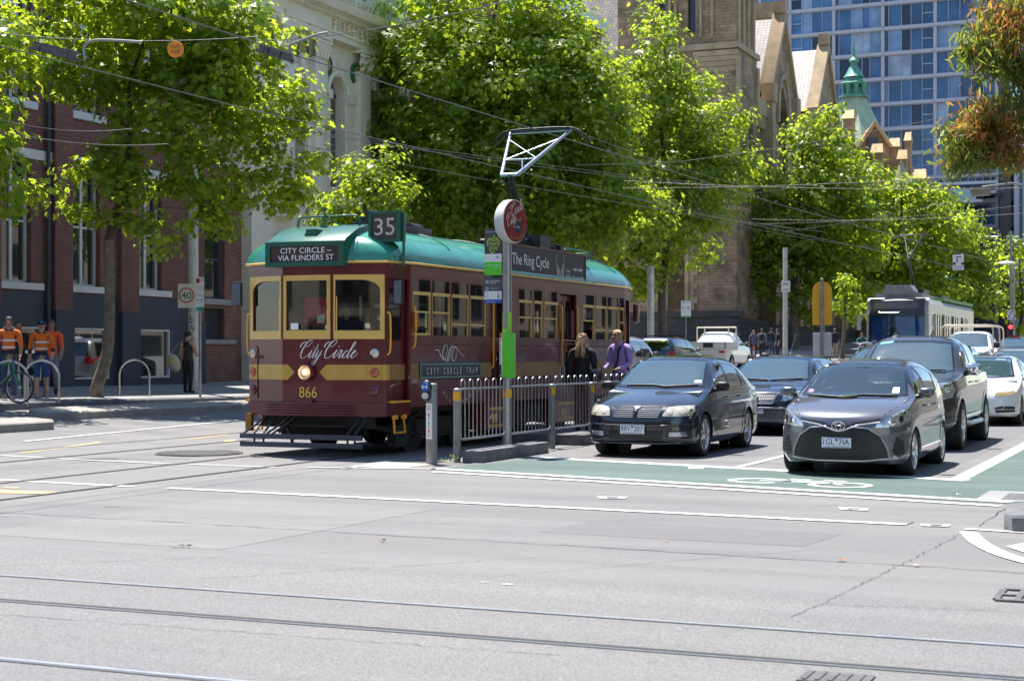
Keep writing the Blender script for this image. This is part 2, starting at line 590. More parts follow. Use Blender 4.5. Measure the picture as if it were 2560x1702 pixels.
band(W, cat_rom([Vector(gp(*p))for p in((2420, 1331),(2447, 1357),(2500, 1384),(2565, 1404),(2640, 1420))], 6),[0.15]*25, 0.0085)
band(W, strip_pts(gp(2414, 1323), gp(2660, 1338)), 0.10, 0.0085)
area(W,[gp(*p)for p in((2514, 1367),(2600, 1352),(2660, 1376),(2600, 1392),(2560, 1382))], 0.0085, step=0.3)
for a, b_, c_, d_ in(((2095, 1268),(2172, 1272),(2168, 1278),(2100, 1274)),((2300, 1311),(2378, 1313),(2370, 1318),(2306, 1316)),((1492, 1242),(1570, 1243),(1560, 1248),(1498, 1247))):
 area(W,[gp(*a), gp(*b_), gp(*c_), gp(*d_)], 0.0085, step=0.4)
tag(W.build('white_road_markings', M_WHITE, recalc=False), kind='structure')
W=MB()
band(W, strip_pts(gp(0, 1139), gp(105, 1144)), 0.13, 0.0085)
band(W, strip_pts(gp(145, 1147), gp(420, 1160)), 0.12, 0.0085)
band(W, strip_pts(gp(470, 1161), gp(690, 1169)), 0.12, 0.0085)
band(W, strip_pts(gp(770, 1169), gp(1090, 1173)), 0.13, 0.0085)
band(W, strip_pts(gp(860, 1172), gp(975, 1152)), 0.11, 0.0085)
band(W, strip_pts(gp(60, 1076, .25), gp(600, 1034, .25)), 0.10, 0.0085)
area(W,[gp(1252, 1461), gp(1284, 1461.5), gp(1284, 1464), gp(1256, 1463.5)], 0.0085, step=0.3);area(W,[gp(1200, 1456), gp(1222, 1456.5), gp(1220, 1458), gp(1202, 1457.5)], 0.0085, step=0.3)
area(W,[gp(2108, 1263), gp(2112, 1262), gp(2118, 1263)], 0.0085)
for sx, sy in((1740, 1168),):
 area(W,[gp(sx-20, sy), gp(sx+20, sy), gp(sx+18, sy+5), gp(sx-18, sy+5)], 0.0085)
tag(W.build('worn_road_markings', M_WORN, recalc=False), kind='structure')
Y_=MB()
area(Y_,[gp(0, 1226), gp(145, 1231), gp(125, 1236), gp(0, 1234)], 0.0085, step=0.5)
area(Y_,[gp(10, 1218), gp(48, 1219), gp(46, 1222), gp(10, 1221)], 0.0085, step=0.5)
band(Y_, strip_pts(gp(50, 1117, .1), gp(250, 1094, .1)), 0.09, 0.0085)
band(Y_, strip_pts(gp(470, 1085, .1), gp(570, 1074, .1)), 0.09, 0.0085)
area(Y_,[gp(560, 1095, .05), gp(590, 1092, .05), gp(590, 1095, .05), gp(560, 1098, .05)], 0.0085)
tag(Y_.build('yellow_road_markings', M_YEL, recalc=False), kind='structure')
S=MB()
for x, y in((2134, 1273),(2340, 1314.5),(1531, 1245)):
 a=gp(x-16, y-1.2);b_=gp(x+18, y-0.5);c_=gp(x+14, y+2);d_=gp(x-14, y+1.4)
 area(S,[a, b_, c_, d_], 0.0115)
def crack(p0, p1, w, jig, n=26):
 p0=Vector(p0);p1=Vector(p1);d=(p1-p0);nrm=Vector((-d.y, d.x)).normalized()
 pts=[p0.lerp(p1, i/n)+nrm*rng.gauss(0, jig)for i in range(n+1)]
 band(S, pts,[w*rng.uniform(0.3, 1.5)for _ in pts], 0.0075)
crack(gp(2410, 1332), gp(2050, 1512), 0.0055, 0.010, 70)
crack(gp(2050, 1512), gp(1980, 1545), 0.006, 0.01, 12)
crack(gp(2540, 1250), gp(2448, 1316), 0.012, 0.01, 20)
crack(gp(2040, 1264), gp(2100, 1263), 0.014, 0.01, 8)
crack(gp(2268, 1311), gp(2284, 1305), 0.016, 0.005, 5)
crack(gp(1700, 1137), gp(1905, 1128), 0.01, 0.01, 12)
crack(gp(0, 1292), gp(70, 1293), 0.015, 0.01, 10)
crack(gp(445, 1362), gp(480, 1364), 0.02, 0.03, 12)
crack(gp(430, 1369), gp(476, 1370), 0.015, 0.02, 8)
crack(gp(255, 1268), gp(300, 1267), 0.02, 0.01, 8)
tag(S.build('road_cracks', M_TAR, recalc=False), kind='structure')
S=MB()
for a, b_ in(((0, 1416),(900, 1378)),((500, 1448),(1400, 1390)),((300, 1362),(520, 1347)),((0, 1537),(1400, 1640)),((0, 1296),(1280, 1290)),((300, 1318),(1700, 1300)),((1250, 1440),(2050, 1372)),((2060, 1512),(2500, 1528))):
 crack(gp(*a), gp(*b_), 0.007, 0.012, 60)
crack((-12.0, 12.2),(-1, 11.6), 0.02, 0.02, 60)
tag(S.build('faint_road_seams', M_TAR2, recalc=False), kind='structure')
# tram rails
def rail_line(mb, p0, p1, step=2.0, groove_side=1, wide=1.0):
 pts=strip_pts(p0, p1, step)
 d=(Vector(p1)-Vector(p0)).normalized();n=Vector((-d.y, d.x))*groove_side
 band(mb, pts, 0.045*wide, 0.010, 0)
 band(mb,[p+n*0.036*wide for p in pts], 0.026*wide, 0.009, 1)
 band(mb,[p-n*0.029*wide for p in pts],[0.004+0.012*rng.random()for p in pts], 0.0085, 1)
 band(mb,[p+n*0.055*wide for p in pts], 0.010, 0.010, 0)
M_RUST=mat('tarnished_rail',(0.11, 0.108, 0.106), 0.45, 0.6, var=0.2, scale=6)
mb=MB()
for x, s in((-11.52, 1),(-13.0,-1)):
 rail_line(mb,(x+0.12, 10),(x, 20), 2, s);rail_line(mb,(x, 20),(x, 150), 2, s)
tag(mb.build('near_tram_rails',[M_RUST, M_GROOVE], recalc=False), kind='structure')
mb=MB()
for x, s in((-15.4, 1),(-16.88,-1)):
 rail_line(mb,(x+0.1, 10),(x, 20), 2, s);rail_line(mb,(x, 20),(x, 150), 2, s)
tag(mb.build('far_tram_rails',[M_RUST, M_GROOVE], recalc=False), kind='structure')
mb=MB()
rail_line(mb,(-60, 8.66),(30, 8.66), .25,-1, 0.5)
rail_line(mb,(-60, 6.29),(30, 6.29), .25,-1, .8)
tag(mb.build('cross_street_tram_rails',[M_STEEL, M_GROOVE], recalc=False), kind='structure')
mb=MB()
for y in(7.79,):
 pts=strip_pts((-60, y),(30, y), 2)
 band(mb, pts, 0.066, 0.010, 1);band(mb,[p+Vector((0,-0.040))for p in pts], 0.016, 0.010, 0);band(mb,[p+Vector((0, 0.028))for p in pts], 0.012, 0.0095, 0)
tag(mb.build('cross_street_grooved_rail',[M_STEEL, M_GROOVE], recalc=False), kind='structure')
# far footpath with bluestone kerb
ys=[-30,-10, 0, 6, 12, 18]+[22+i for i in range(30)]+[54+5*i for i in range(26)]+[200, 300, 500]
ys=[y for y in ys if y>=22]
b=MB();xs=[KX, KX-0.38, KX-2, KX-4, KX-6.4, KX-9,-60]
tag(sheet('footpath',[-60,-29.4, KX-5, KX-3, KX-1.5, KX-0.36], ys, GS, M_CONC), kind='structure')
b=MB()
for y0, y1 in zip(ys, ys[1:]):
 n=max(1, int((y1-y0)/1.2))if y0<60 else 1
 for i in range(n):
  a=y0+(y1-y0)*i/n+0.006;c_=y0+(y1-y0)*(i+1)/n-0.006
  za, zc=GS(KX, a)+0.004, GS(KX, c_)+0.004
  b.add([(KX, a, za-0.4),(KX, c_, zc-0.4),(KX, c_, zc-0.02),(KX, a, za-0.02),(KX-0.02, a, za),(KX-0.02, c_, zc),(KX-0.38, c_, zc),(KX-0.38, a, za)],
    [(0, 1, 2, 3),(3, 2, 5, 4),(4, 5, 6, 7)], 0)
tag(b.build('footpath_kerb', M_BLUESTONE, recalc=False, smooth=False), kind='structure')
# raised kerb islands beside the bicycle lane
def kerb_island(x0, x1, y0, y1, h, m, name, label, nose=True, group='concrete kerb islands'):
 b=MB();n=max(2, int((y1-y0)/1.5));prof=[]
 w=(x1-x0)
 outline=[(x0, y0+w*.3),(x0+w*.25, y0),(x1-w*.25, y0),(x1, y0+w*.3),(x1, y1-w*.3),(x1-w*.25, y1),(x0+w*.25, y1),(x0, y1-w*.3)]
 P=[]
 for a, c_ in zip(outline, outline[1:]+outline[:1]):
  P+=strip_pts(a, c_, 0.9)[:-1]
 k=len(P);cx=(x0+x1)/2
 vs=[]
 for q, dz in((0,-0.05),(0, h-0.025),(0.025, h)):
  for p in P:
   px_=p.x+(q if p.x<cx else-q);py_=p.y+(q if p.y<(y0+y1)/2 else-q)
   vs.append((px_, py_, G(p.x, p.y)+dz))
 fs=[(r*k+i, r*k+(i+1)%k,(r+1)*k+(i+1)%k,(r+1)*k+i)for r in range(2)for i in range(k)]
 fs.append(tuple(2*k+i for i in range(k)))
 b.add(vs, fs)
 o=b.build(name, m)
 return tag(o, label, 'kerb', group)
kerb_island(-21.55,-20.5, 25.2, 44, 0.16, M_KERBC, 'kerb_island', 'long pale concrete kerb island between bicycle lane and road near the workmen')
kerb_island(-20.2,-19.2, 17.0, 23.7, 0.16, M_KERBC, 'kerb_island', 'short concrete kerb island cut by the left edge of the photo')
b=MB()
pts=[gp(2510, 1325), gp(2530, 1330), gp(2600, 1332), gp(2700, 1330), gp(2700, 1300), gp(2560, 1294), gp(2518, 1298)]
k=len(pts)
for z0, z1, q in((-.05, .12, 1),(.12, .14, .97)):
 pass
C_=Vector((sum(p[0]for p in pts)/k, sum(p[1]for p in pts)/k))
vs=[]
for z, q in((-0.03, 1),(0.12, 1),(0.145, 0.96)):
 for p in pts:
  v_=C_+(Vector(p)-C_)*q;vs.append((v_.x, v_.y, z))
fs=[(r*k+i, r*k+(i+1)%k,(r+1)*k+(i+1)%k,(r+1)*k+i)for r in range(2)for i in range(k)]+[tuple(2*k+i for i in range(k))]
b.add(vs, fs)
tag(b.build('median_kerb', M_BLUESTONE), 'rounded grey stone kerb nose at the right edge of the road', 'kerb')
# covers, grates, litter
M_IRON=mat('cast_iron',(0.12, 0.115, 0.112), 0.6, 0.4, var=0.3, scale=12, bump=0.4, bscale=30)
b=MB();c_=gp(498, 1134);rr=0.62
for i in range(-7, 8):
 for j in range(-7, 8):
  x, y=i*0.088, j*0.088
  if x*x+y*y<rr*rr*0.92:
   b.bx(c_[0]+x-.036, c_[0]+x+.036, c_[1]+y-.036, c_[1]+y+.036,-0.01, 0.022)
b.lathe([(rr,-0.01),(rr, 0.02),(rr+0.04, 0.018),(rr+.04,-.01)],(c_[0], c_[1], 0), n=36)
tag(b.build('manhole_cover', M_IRON), 'large round studded iron manhole cover in front of the maroon tram', 'manhole cover')
b=MB();a=gp(2487, 1503);d=gp(2518, 1472)
x0, y0=a;L_=1.0;W_=0.55
b.bx(x0, x0+L_, y0, y0+.06,-.01, .014);b.bx(x0, x0+L_, y0+W_-.06, y0+W_,-.01, .014)
for i in range(9):
 b.bx(x0+i*L_/8-.02, x0+i*L_/8+.02, y0+.06, y0+W_-.06,-.01, .013)
b.bx(x0, x0+L_, y0+W_*.45, y0+W_*.55,-.01, .0125)
tag(b.build('drain_grate', M_IRON), 'rectangular iron drain grate set in the road at right edge', 'grate')
b=MB();c_=gp(2090, 1700)
b.bx(c_[0]-.16, c_[0]+.16, c_[1]-.12, c_[1]+.12,-.01, .014)
for i in range(5):
 b.bx(c_[0]-.14+i*.06, c_[0]-.12+i*.06, c_[1]-.1, c_[1]+.1, .010, .02)
tag(b.build('drain_grate', M_IRON), 'small iron grate at the bottom edge beside the near rails', 'grate')
b=MB();a=gp(2470, 1250)
b.bx(a[0]+.12, a[0]+1.4, a[1]+.05, a[1]+.9,-.01, 0.0085)
b2=MB();b2.bx(a[0]-.12, a[0]+1.7, a[1]-.1, a[1]+1.15,-.01, 0.008)
o=b2.build('utility_cover', M_CONC);tag(o, 'steel utility cover in a concrete surround at the end of the green bicycle box', 'utility cover')
b.build('lid', M_IRON, o)
M_GRATE=mat('worn_grate',(0.15, 0.145, 0.145), 0.6, 0.3, var=0.3, scale=10)
M_LEAF_DEAD=mat('dead_leaf',(0.30, 0.12, 0.06), 0.7, var=0.3, scale=40)
M_PAPER=mat('litter_paper',(0.75, 0.75, 0.74), 0.7, var=0.05)
def litter(px_, py_, s, m, label, name='dead_leaf', cat='leaf', z=0):
 x, y=gp(px_, py_, z);b=MB();z=G(x, y)+0.012
 pts=[]
 for i in range(9):
  a=2*math.pi*i/9
  r=s*(0.6+0.4*rng.random())
  pts.append((x+r*math.cos(a), y+r*0.7*math.sin(a), z+s*0.5*rng.random()))
 b.add(pts+[(x, y, z+s*.25)],[(i,(i+1)%9, 9)for i in range(9)])
 tag(b.build(name, m, recalc=False), label, cat)
litter(955, 1355, .035, mat('dead_leaf_dark',(0.13, 0.03, 0.02), .6), 'dark red dead leaf lying alone on the open road')
litter(1665, 1354, .03, M_LEAF_DEAD, 'brown dead leaf lying on the road below the bicycle box')
litter(2104, 1403, .04, M_LEAF_DEAD, 'curled brown leaf on the road left of the long crack')
litter(2292, 1417, .03, mat('dead_leaf_pale',(.5, .34, .2), .7), 'pale tan leaf on the road right of the long crack')
litter(2396, 1239, .03, M_PAPER, 'white scrap of paper on the white stop line', 'paper_scrap', 'litter')
litter(2385, 1237, .03, mat('dark_scrap',(.03, .05, .05), .6), 'dark scrap of litter beside the white scrap on stop line', 'paper_scrap', 'litter')
litter(518, 1015, .09, M_PAPER, 'crumpled pale litter in the gutter by the parking sign', 'paper_scrap', 'litter', .4)
# facade helpers
def inside2(p, poly):
 x, y=p;c=False;n=len(poly)
 for i in range(n):
  x0, y0=poly[i];x1, y1=poly[i-1]
  if(y0>y)!=(y1>y)and x<(x1-x0)*(y-y0)/(y1-y0)+x0:c=not c
 return c
def wall(mb, outer, holes, P, d0, d1, mi=0):
 pts=[];ed=[]
 for loop in[outer]+list(holes):
  o=len(pts);k=len(loop)
  pts+=[Vector(p)for p in loop];ed+=[(o+i, o+(i+1)%k)for i in range(k)]
 v, e, f, _, _, _=delaunay_2d_cdt(pts, ed,[], 0, 1e-6)
 keep=[]
 for q in f:
  c=(sum(v[i].x for i in q)/len(q), sum(v[i].y for i in q)/len(q))
  if inside2(c, outer)and not any(inside2(c, h)for h in holes):keep.append(tuple(q))
 mb.add([P(p.x, p.y, d0)for p in v], keep, mi)
 for loop in[outer]+list(holes):
  k=len(loop)
  mb.add([P(a, b, d0)for a, b in loop]+[P(a, b, d1)for a, b in loop],[(i,(i+1)%k,(i+1)%k+k, i+k)for i in range(k)], mi)
def slab(mb, P, u0, u1, v0, v1, d0, d1, mi=0):
 vs=[P(u, v, d)for d in(d0, d1)for v in(v0, v1)for u in(u0, u1)]
 mb.add(vs,[(0, 1, 3, 2),(4, 6, 7, 5),(0, 4, 5, 1),(2, 3, 7, 6),(0, 2, 6, 4),(1, 5, 7, 3)], mi)
def rc(u0, u1, v0, v1):
 return[(u0, v0),(u1, v0),(u1, v1),(u0, v1)]
def archp(u0, u1, v0, v1, n=8, pointed=False):
 c=(u0+u1)/2;r=(u1-u0)/2
 if not pointed:
  return[(u0, v0),(u1, v0)]+[(c+r*math.cos(math.pi*i/n), v1+r*math.sin(math.pi*i/n))for i in range(n+1)]
 R2=2.3*r
 out=[(u0, v0),(u1, v0)]
 am=math.acos((R2-r)/R2)
 for i in range(n//2+1):
  a=am*i/(n//2);out.append((u1-R2+R2*math.cos(a), v1+R2*math.sin(a)))
 for i in range(n//2-1,-1,-1):
  a=am*i/(n//2);out.append((u0+R2-R2*math.cos(a), v1+R2*math.sin(a)))
 return out
def PX(X):
 return lambda u, v, d:Vector((X+d, u, v))
def PY(Y):
 return lambda u, v, d:Vector((u, Y-d, v))
M_BRICK=brick_mat('red_brick',(0.23, 0.078, 0.055),(0.17, 0.058, 0.044),(0.16, 0.13, 0.115))
M_BRICK2=brick_mat('orange_brick',(0.30, 0.098, 0.058),(0.22, 0.075, 0.05),(0.30, 0.24, 0.19), dirt=.4)
M_NAVYW=mat('slate_blue_wall_paint',(0.040, 0.048, 0.064), 0.6, var=0.16, scale=1.2)
M_WHITEW=mat('white_trim_paint',(0.62, 0.61, 0.57), 0.5, var=0.1, scale=2)
M_GREYF=mat('blue_grey_frame',(0.075, 0.09, 0.115), 0.5, var=0.1)
M_WGL=glass_mat('building_glass',(0.25, 0.28, 0.28), 0.16, 0.02,(0.03, 0.034, 0.034), 0.75)
M_ROOM=mat('dim_room',(0.10, 0.085, 0.07), 0.9, var=0.4, scale=0.8)
M_CURT=mat('pale_blind',(0.38, 0.36, 0.33), 0.8, var=0.1)
M_ROOFD=mat('dark_flat_roof',(0.10, 0.10, 0.10), 0.9, var=0.2)
M_STONEC=mat('cream_render',(0.76, 0.70, 0.55), 0.7, var=0.08, scale=1.2, bump=0.15, bscale=30)
M_GOLD=mat('gold_leaf',(0.60, 0.38, 0.05), 0.4, 0.3, var=0.1)
# dark-based brick building (left)
def box_shell(mb, x0, x1, y0, y1, z0, z1, mi=0):
 mb.bx(x0, x1, y0, y1, z0, z1, mi)
def sash_window(parent, P, u0, u1, v0, v1, m=M_WHITEW, lights=2, depth=-.22, room=True, fw=.07, railing=.5):
 mb=MB();w=(u1-u0)/lights
 slab(mb, P, u0, u0+fw, v0, v1, depth+.06, depth-.03);slab(mb, P, u1-fw, u1, v0, v1, depth+.06, depth-.03)
 slab(mb, P, u0+fw, u1-fw, v0, v0+fw, depth+.06, depth-.03);slab(mb, P, u0+fw, u1-fw, v1-fw, v1, depth+.06, depth-.03)
 for i in range(1, lights):
  slab(mb, P, u0+w*i-fw*.75, u0+w*i+fw*.75, v0+fw, v1-fw, depth+.05, depth-.03)
 for i in range(lights):
  a, b=u0+w*i+fw*.75, u0+w*(i+1)-fw*.75
  vm=v0+(v1-v0)*railing
  slab(mb, P, a, b, vm-.03, vm+.03, depth+.03, depth-.02)
 wd=mb.build('window', m, parent)
 mb=MB();slab(mb, P, u0+fw, u1-fw, v0+fw, v1-fw, depth, depth-.012);mb.build('pane', M_WGL, wd)
 if room:
  mb=MB()
  if random.random()<.6:slab(mb, P, u0+fw, u0+(u1-u0)*random.uniform(.2, .5), v0+fw, v1-fw, depth-.14, depth-.16)
  else:slab(mb, P, u0+fw, u1-fw, v0+(v1-v0)*random.uniform(.5, .8), v1-fw, depth-.14, depth-.16)
  mb.build('blind', M_CURT, wd)
 return wd
random.seed(11)
A=thing('brick_building', 'red brick building with slate blue painted base behind the workmen', 'building',(0, 0, 0))
P=PX(-29.0);YA0, YA1=23.2, 42.3;zt=17.2
wins=[(33.2-2.95*k+.0, 34.42-2.95*k)for k in(3, 2, 1)]+[(33.2, 34.42),(36.09, 37.35),(39.10, 40.29)]
holes_b=[rc(a, b, 3.42, 6.75)for a, b in wins];holes_2=[rc(a, b, 8.3, 11.6)for a, b in wins]
mb=MB();wall(mb, rc(YA0, YA1, 3.2, zt), holes_b+holes_2, P, 0,-.35)
mb.bx(-46,-29.35, YA0, YA1, .4, zt-.2)
mb.build('wall', M_BRICK, A)
mb=MB();low=[(a+.0, b+.35)for a, b in wins]
wall(mb, rc(YA0, YA1, .45, 3.2),[rc(a+.02, b-.02, .82, 2.22)for a, b in low], P, .02,-.35);mb.build('painted_base', M_NAVYW, A)
for a, b in wins:
 sash_window(A, P, a, b, 3.42, 6.75);sash_window(A, P, a, b, 8.3, 11.6)
 mb=MB();slab(mb, P, a-.3, b+.45, 3.24, 3.42, .07,-.2);mb.build('window_sill', M_WHITEW, A)
 mb=MB();slab(mb, P, a-.2, b+.2, 8.1, 8.3, .07,-.2);mb.build('window_sill', M_WHITEW, A)
mb=MB();slab(mb, P, YA0, YA1, 6.76, 7.02, .05, 0);slab(mb, P, YA0, YA1, 11.62, 11.9, .06, 0);slab(mb, P, YA0-.2, YA1+.2, 16.4, 16.9, .3, 0);mb.build('string_course', M_WHITEW, A)
for a, b in low:
 mb=MB();fw=.05
 wall(mb, rc(a, b, .80, 2.24),[rc(a+fw, b-fw, .80+fw, 2.24-fw)], P, .05,-.06);wd=mb.build('basement_window', M_WHITEW, A)
 mb=MB();slab(mb, P, a+fw, b-fw, .85, 2.19,-.04,-.05);mb.build('pane', M_WGL, wd)
 mb=MB();slab(mb, P, a+.45, b-.25, .9, 1.95,-.2,-.24);mb.build('window_display', mat('buff_screen',(.30, .27, .20), .8, var=.15), wd)
for a, b in zip(wins[:-1], wins[1:]):
 u0, u1=a[1]+.80, b[0]-.12
 mb=MB();slab(mb, P, u0, u1, 2.72, zt-.9, .16, 0);mb.build('pier', M_BRICK, A)
 mb=MB();slab(mb, P, u0-.02, u1+.02, .45, 2.72, .20, .0);mb.build('pier_base', M_NAVYW, A)
mb=MB();slab(mb, P, YA1-.45, YA1, 2.5, zt, .18, 0);mb.build('pier', M_BRICK, A)
mb=MB();slab(mb, P, YA1-.47, YA1+.02, .45, 2.5, .22, 0);mb.build('pier_base', M_NAVYW, A)
mb=MB();mb.cyl((-28.9, 35.0, .5),(-28.9, 35.0, 14), .06, n=8);mb.build('downpipe', M_NAVYW, A)
# lower orange brick building
B=thing('brick_building', 'orange brick building with blue-grey window frames beside the parking sign', 'building')
P=PX(-29.6);y0, y1=42.35, 46.2;zt=7.6
mb=MB();wall(mb, rc(y0, y1, .4, zt),[rc(42.95, 44.6, 1.98, 3.0), rc(42.95, 44.6, 3.30, 5.9)], P, 0,-.4);mb.bx(-46,-30.0, y0, y1, .4, zt-.1);mb.build('wall', M_BRICK2, B)
mb=MB();slab(mb, P, 42.5, 45.2, 1.84, 1.98, .09,-.2);slab(mb, P, 42.7, 45.0, 3.12, 3.30, .07,-.2);mb.build('window_sill', mat('grey_stone_sill',(.36, .34, .31), .8, var=.15), B)
mb=MB();slab(mb, P, 42.95, 44.6, 1.98, 3.0,-.15,-.18);mb.build('dark_opening', mat('black_opening',(.02, .022, .025), .6), B)  # flat black sheet standing in for the dark inside the window opening
sash_window(B, P, 42.95, 44.6, 3.30, 5.9, M_GREYF, 1)
mb=MB();slab(mb, P, y0, y1, zt, zt+.3, .15,-.4);mb.build('parapet', M_WHITEW, B)
# cream classical hall
H_=thing('classical_hall', 'cream stucco hall with Corinthian columns, arches and gold lettering', 'building')
P=PX(-29.2);y0, y1=45.6, 56.4;zt=16.5
cols=[47.45, 49.7, 52.95, 55.3]
arches_=[(48.15, 49.05),(50.75, 51.95),(53.55, 54.6)]
mb=MB()
holes=[archp(a, b, 3.0, 5.2)for a, b in arches_]+[archp(a, b, 7.6, 11.05)for a, b in arches_]
wall(mb, rc(y0, y1, .4, zt), holes, P, 0,-.5);mb.bx(-46,-29.7, y0, y1, .4, zt-.2);mb.build('wall', M_STONEC, H_)
for a, b in arches_:
 for v0, v1 in((3.0, 5.2),(7.6, 11.05)):
  c=(a+b)/2;r=(b-a)/2
  mb=MB()
  ring=[P(c+(r+.12)*math.cos(math.pi*i/12), v1+(r+.12)*math.sin(math.pi*i/12), .02)for i in range(13)]
  mb.tube(ring, .11, 6);ring=[P(c+(r+.30)*math.cos(math.pi*i/12), v1+(r+.30)*math.sin(math.pi*i/12), .02)for i in range(13)]
  mb.tube(ring, .05, 6)
  slab(mb, P, a-.42, a-.02, v1-.28, v1+.04, .2, 0);slab(mb, P, b+.02, b+.42, v1-.28, v1+.04, .2, 0)
  slab(mb, P, a-.34, a-.06, v0, v1-.28, .1, 0);slab(mb, P, b+.06, b+.34, v0, v1-.28, .1, 0)
  slab(mb, P, c-.13, c+.13, v1+r-.02, v1+r+.55, .2, 0)
  o=mb.build('arch_surround', M_STONEC, H_)
  mb=MB();slab(mb, P, a, b, v0, v1+r,-.42,-.45);mb.build('pane', M_WGL, o)
  mb=MB();slab(mb, P, c-.04, c+.04, v0, v1+r,-.38,-.42);slab(mb, P, a, b, v1-.06, v1+.06,-.38,-.42);mb.build('window_frame', mat('oxblood_frame',(.08, .02, .02), .5), o)
for cy in cols:
 mb=MB();slab(mb, P, cy-.42, cy+.42, 6.6, 12.05, .32, 0);slab(mb, P, cy-.52, cy+.52, 6.2, 6.6, .42, 0);slab(mb, P, cy-.48, cy+.48, .5, 5.6, .36, 0)
 o=mb.build('pilaster', M_STONEC, H_, bev=.03)
 mb=MB()
 slab(mb, P, cy-.52, cy+.52, 12.72, 12.86, .46, 0)
 for row,(z0, h, out, n)in enumerate(((12.05, .32, .40, 4),(12.28, .34, .44, 5))):
  for i in range(n):
   u=cy-.44+.88*(i+.5)/n
   mb.tube([P(u, z0, .32), P(u, z0+h*.7, .36), P(u, z0+h, out+.06), P(u, z0+h*.82, out+.1)],[.09, .10, .08, .03], 6)
 for sg in(1,-1):mb.sph(tuple(P(cy+sg*.44, 12.62, .42)),(.10, .10, .10), 8, 6)
 mb.build('capital', M_STONEC, o)
mb=MB()
prof=[(0, 12.86),(.40, 12.86),(.40, 13.05),(.46, 13.08),(.46, 13.18),(.36, 13.2),(.36, 13.62),(.44, 13.66),(.55, 13.74),(.85, 13.80),(.95, 13.95),(1.0, 14.05),(0, 14.12)]
k=len(prof)
mb.add([P(y0-.3, z, d)for d, z in prof]+[P(y1+.3, z, d)for d, z in prof],[(i,(i+1)%k,(i+1)%k+k, i+k)for i in range(k)]+[tuple(range(k)), tuple(range(2*k-1, k-1,-1))])
for i in range(60):
 u=y0+i*.18;slab(mb, P, u, u+.09, 13.64, 13.78, .56, .36)
mb.build('entablature', M_STONEC, H_)
mb=MB();slab(mb, P, 49.3, 55.2, 14.12, 16.2, .25, 0);slab(mb, P, 49.1, 49.7, 14.12, 16.9, .4, 0);slab(mb, P, 54.9, 55.5, 14.12, 16.9, .4, 0);mb.build('attic', mat('sky_blue_render',(.50, .56, .58), .7, var=.1), H_)
def letter_row(mb, s, P, u0, u1, v, h, d):
 n=len(s)
 for i, ch in enumerate(s):
  if ch==' ':continue
  u=u0+(u1-u0)*(i+.5)/n
  o=P(u, v, d);mb.text(ch, o, P(u+1, v, d)-o, P(u, v+1, d)-o, h,(u1-u0)/n*(.62 if ch!='I' else .25))
mb=MB();letter_row(mb, 'BENEVOLENCE', P, 50.3, 53.6, 14.42, .34, .27);letter_row(mb, 'FORESTERS', P, 50.3, 53.3, 13.40, .36, .375);letter_row(mb, 'HALL', P, 54.0, 55.2, 13.40, .36, .375)
mb.build('gold_lettering', M_GOLD, H_, recalc=False)
mb=MB()
for i,(u, w, h)in enumerate(((50.6, .5, .8),(51.4, .5, .9),(52.2, .7, .8),(53.0, .5, .85))):
 for j in range(5):
  c=P(u+random.uniform(-.25, .25), 15.1+random.uniform(-.2, .5), .3);mb.sph(tuple(c),(.1, random.uniform(.12, .25), random.uniform(.15, .3)), 8, 6,(i+j)%3)
mb.build('painted_relief',[mat('relief_green',(.06, .18, .06), .7), mat('relief_red',(.25, .03, .05), .7), mat('relief_tan',(.35, .24, .15), .7)], H_)
for u, v in((48.75, 12.22),(50.42, 11.95),(52.72, 11.98),(54.9, 11.9)):
 mb=MB();c=P(u, v, .0)
 mb.lathe([(0, .10),(.26, .10),(.30, .06)], tuple(c), 'x', 20);o=mb.build('roundel', mat('roundel_gold',(.45, .29, .08), .5, var=.3, scale=9), H_)
 mb=MB();mb.lathe([(.28, .02),(.30, .12),(.40, .12),(.42, .0)], tuple(c), 'x', 24);mb.build('roundel_rim', mat('roundel_green',(.03, .12, .05), .5), o)
C2=thing('brick_building', 'tall plain red brick building behind the biggest street tree', 'building')
P=PX(-29.6);y0, y1=56.9, 80.5
mb=MB();hs=[rc(u, u+1.2, v, v+2.2)for u in(59.5, 62.5, 65.5, 68.5, 71.5, 74.5, 77.5)for v in(2.6, 6.6, 10.6, 14.4)]
wall(mb, rc(y0, y1, .6, 19), hs, P, 0,-.4);mb.bx(-46,-30, y0, y1, .6, 18.9);mb.build('wall', M_BRICK2, C2)
mb=MB();slab(mb, P, y0, y0+.8, .6, 19, .12, 0);slab(mb, P, y0, y1, 5.6, 5.9, .1, 0);slab(mb, P, y0-.1, y1, 18.6, 19.2, .4, 0);mb.build('white_quoin', M_WHITEW, C2)
for h in hs:
 sash_window(C2, P, h[0][0], h[1][0], h[0][1], h[2][1], M_WHITEW, 1, room=False)
# stone church
M_SAND=brick_mat('sandstone_ashlar',(0.41, 0.30, 0.18),(0.30, 0.21, 0.125),(0.22, 0.16, 0.10), bw=.52, bh=.22, msize=.012, dirt=.6, bump=.7)
M_SAND2=mat('dressed_sandstone',(0.38, 0.285, 0.175), 0.85, var=0.25, scale=.9, bump=.3, bscale=12)
M_BLUEST=brick_mat('bluestone_base',(0.085, 0.08, 0.078),(0.065, 0.062, 0.062),(0.05, 0.05, 0.05), bw=.9, bh=.4, dirt=.4)
M_SLATE=brick_mat('roof_slates',(0.30, 0.265, 0.25),(0.22, 0.19, 0.185),(0.12, 0.10, 0.10), bw=.30, bh=.22, msize=.02, dirt=.35, rough=.42, bump=1.0)
M_LANCET=mat('dark_leaded_glass',(0.018, 0.02, 0.026), 0.2, var=.4, scale=3)
M_BRWIN=mat('amber_leaded_glass',(.075, .052, .02), .4, var=.6, scale=1.5)
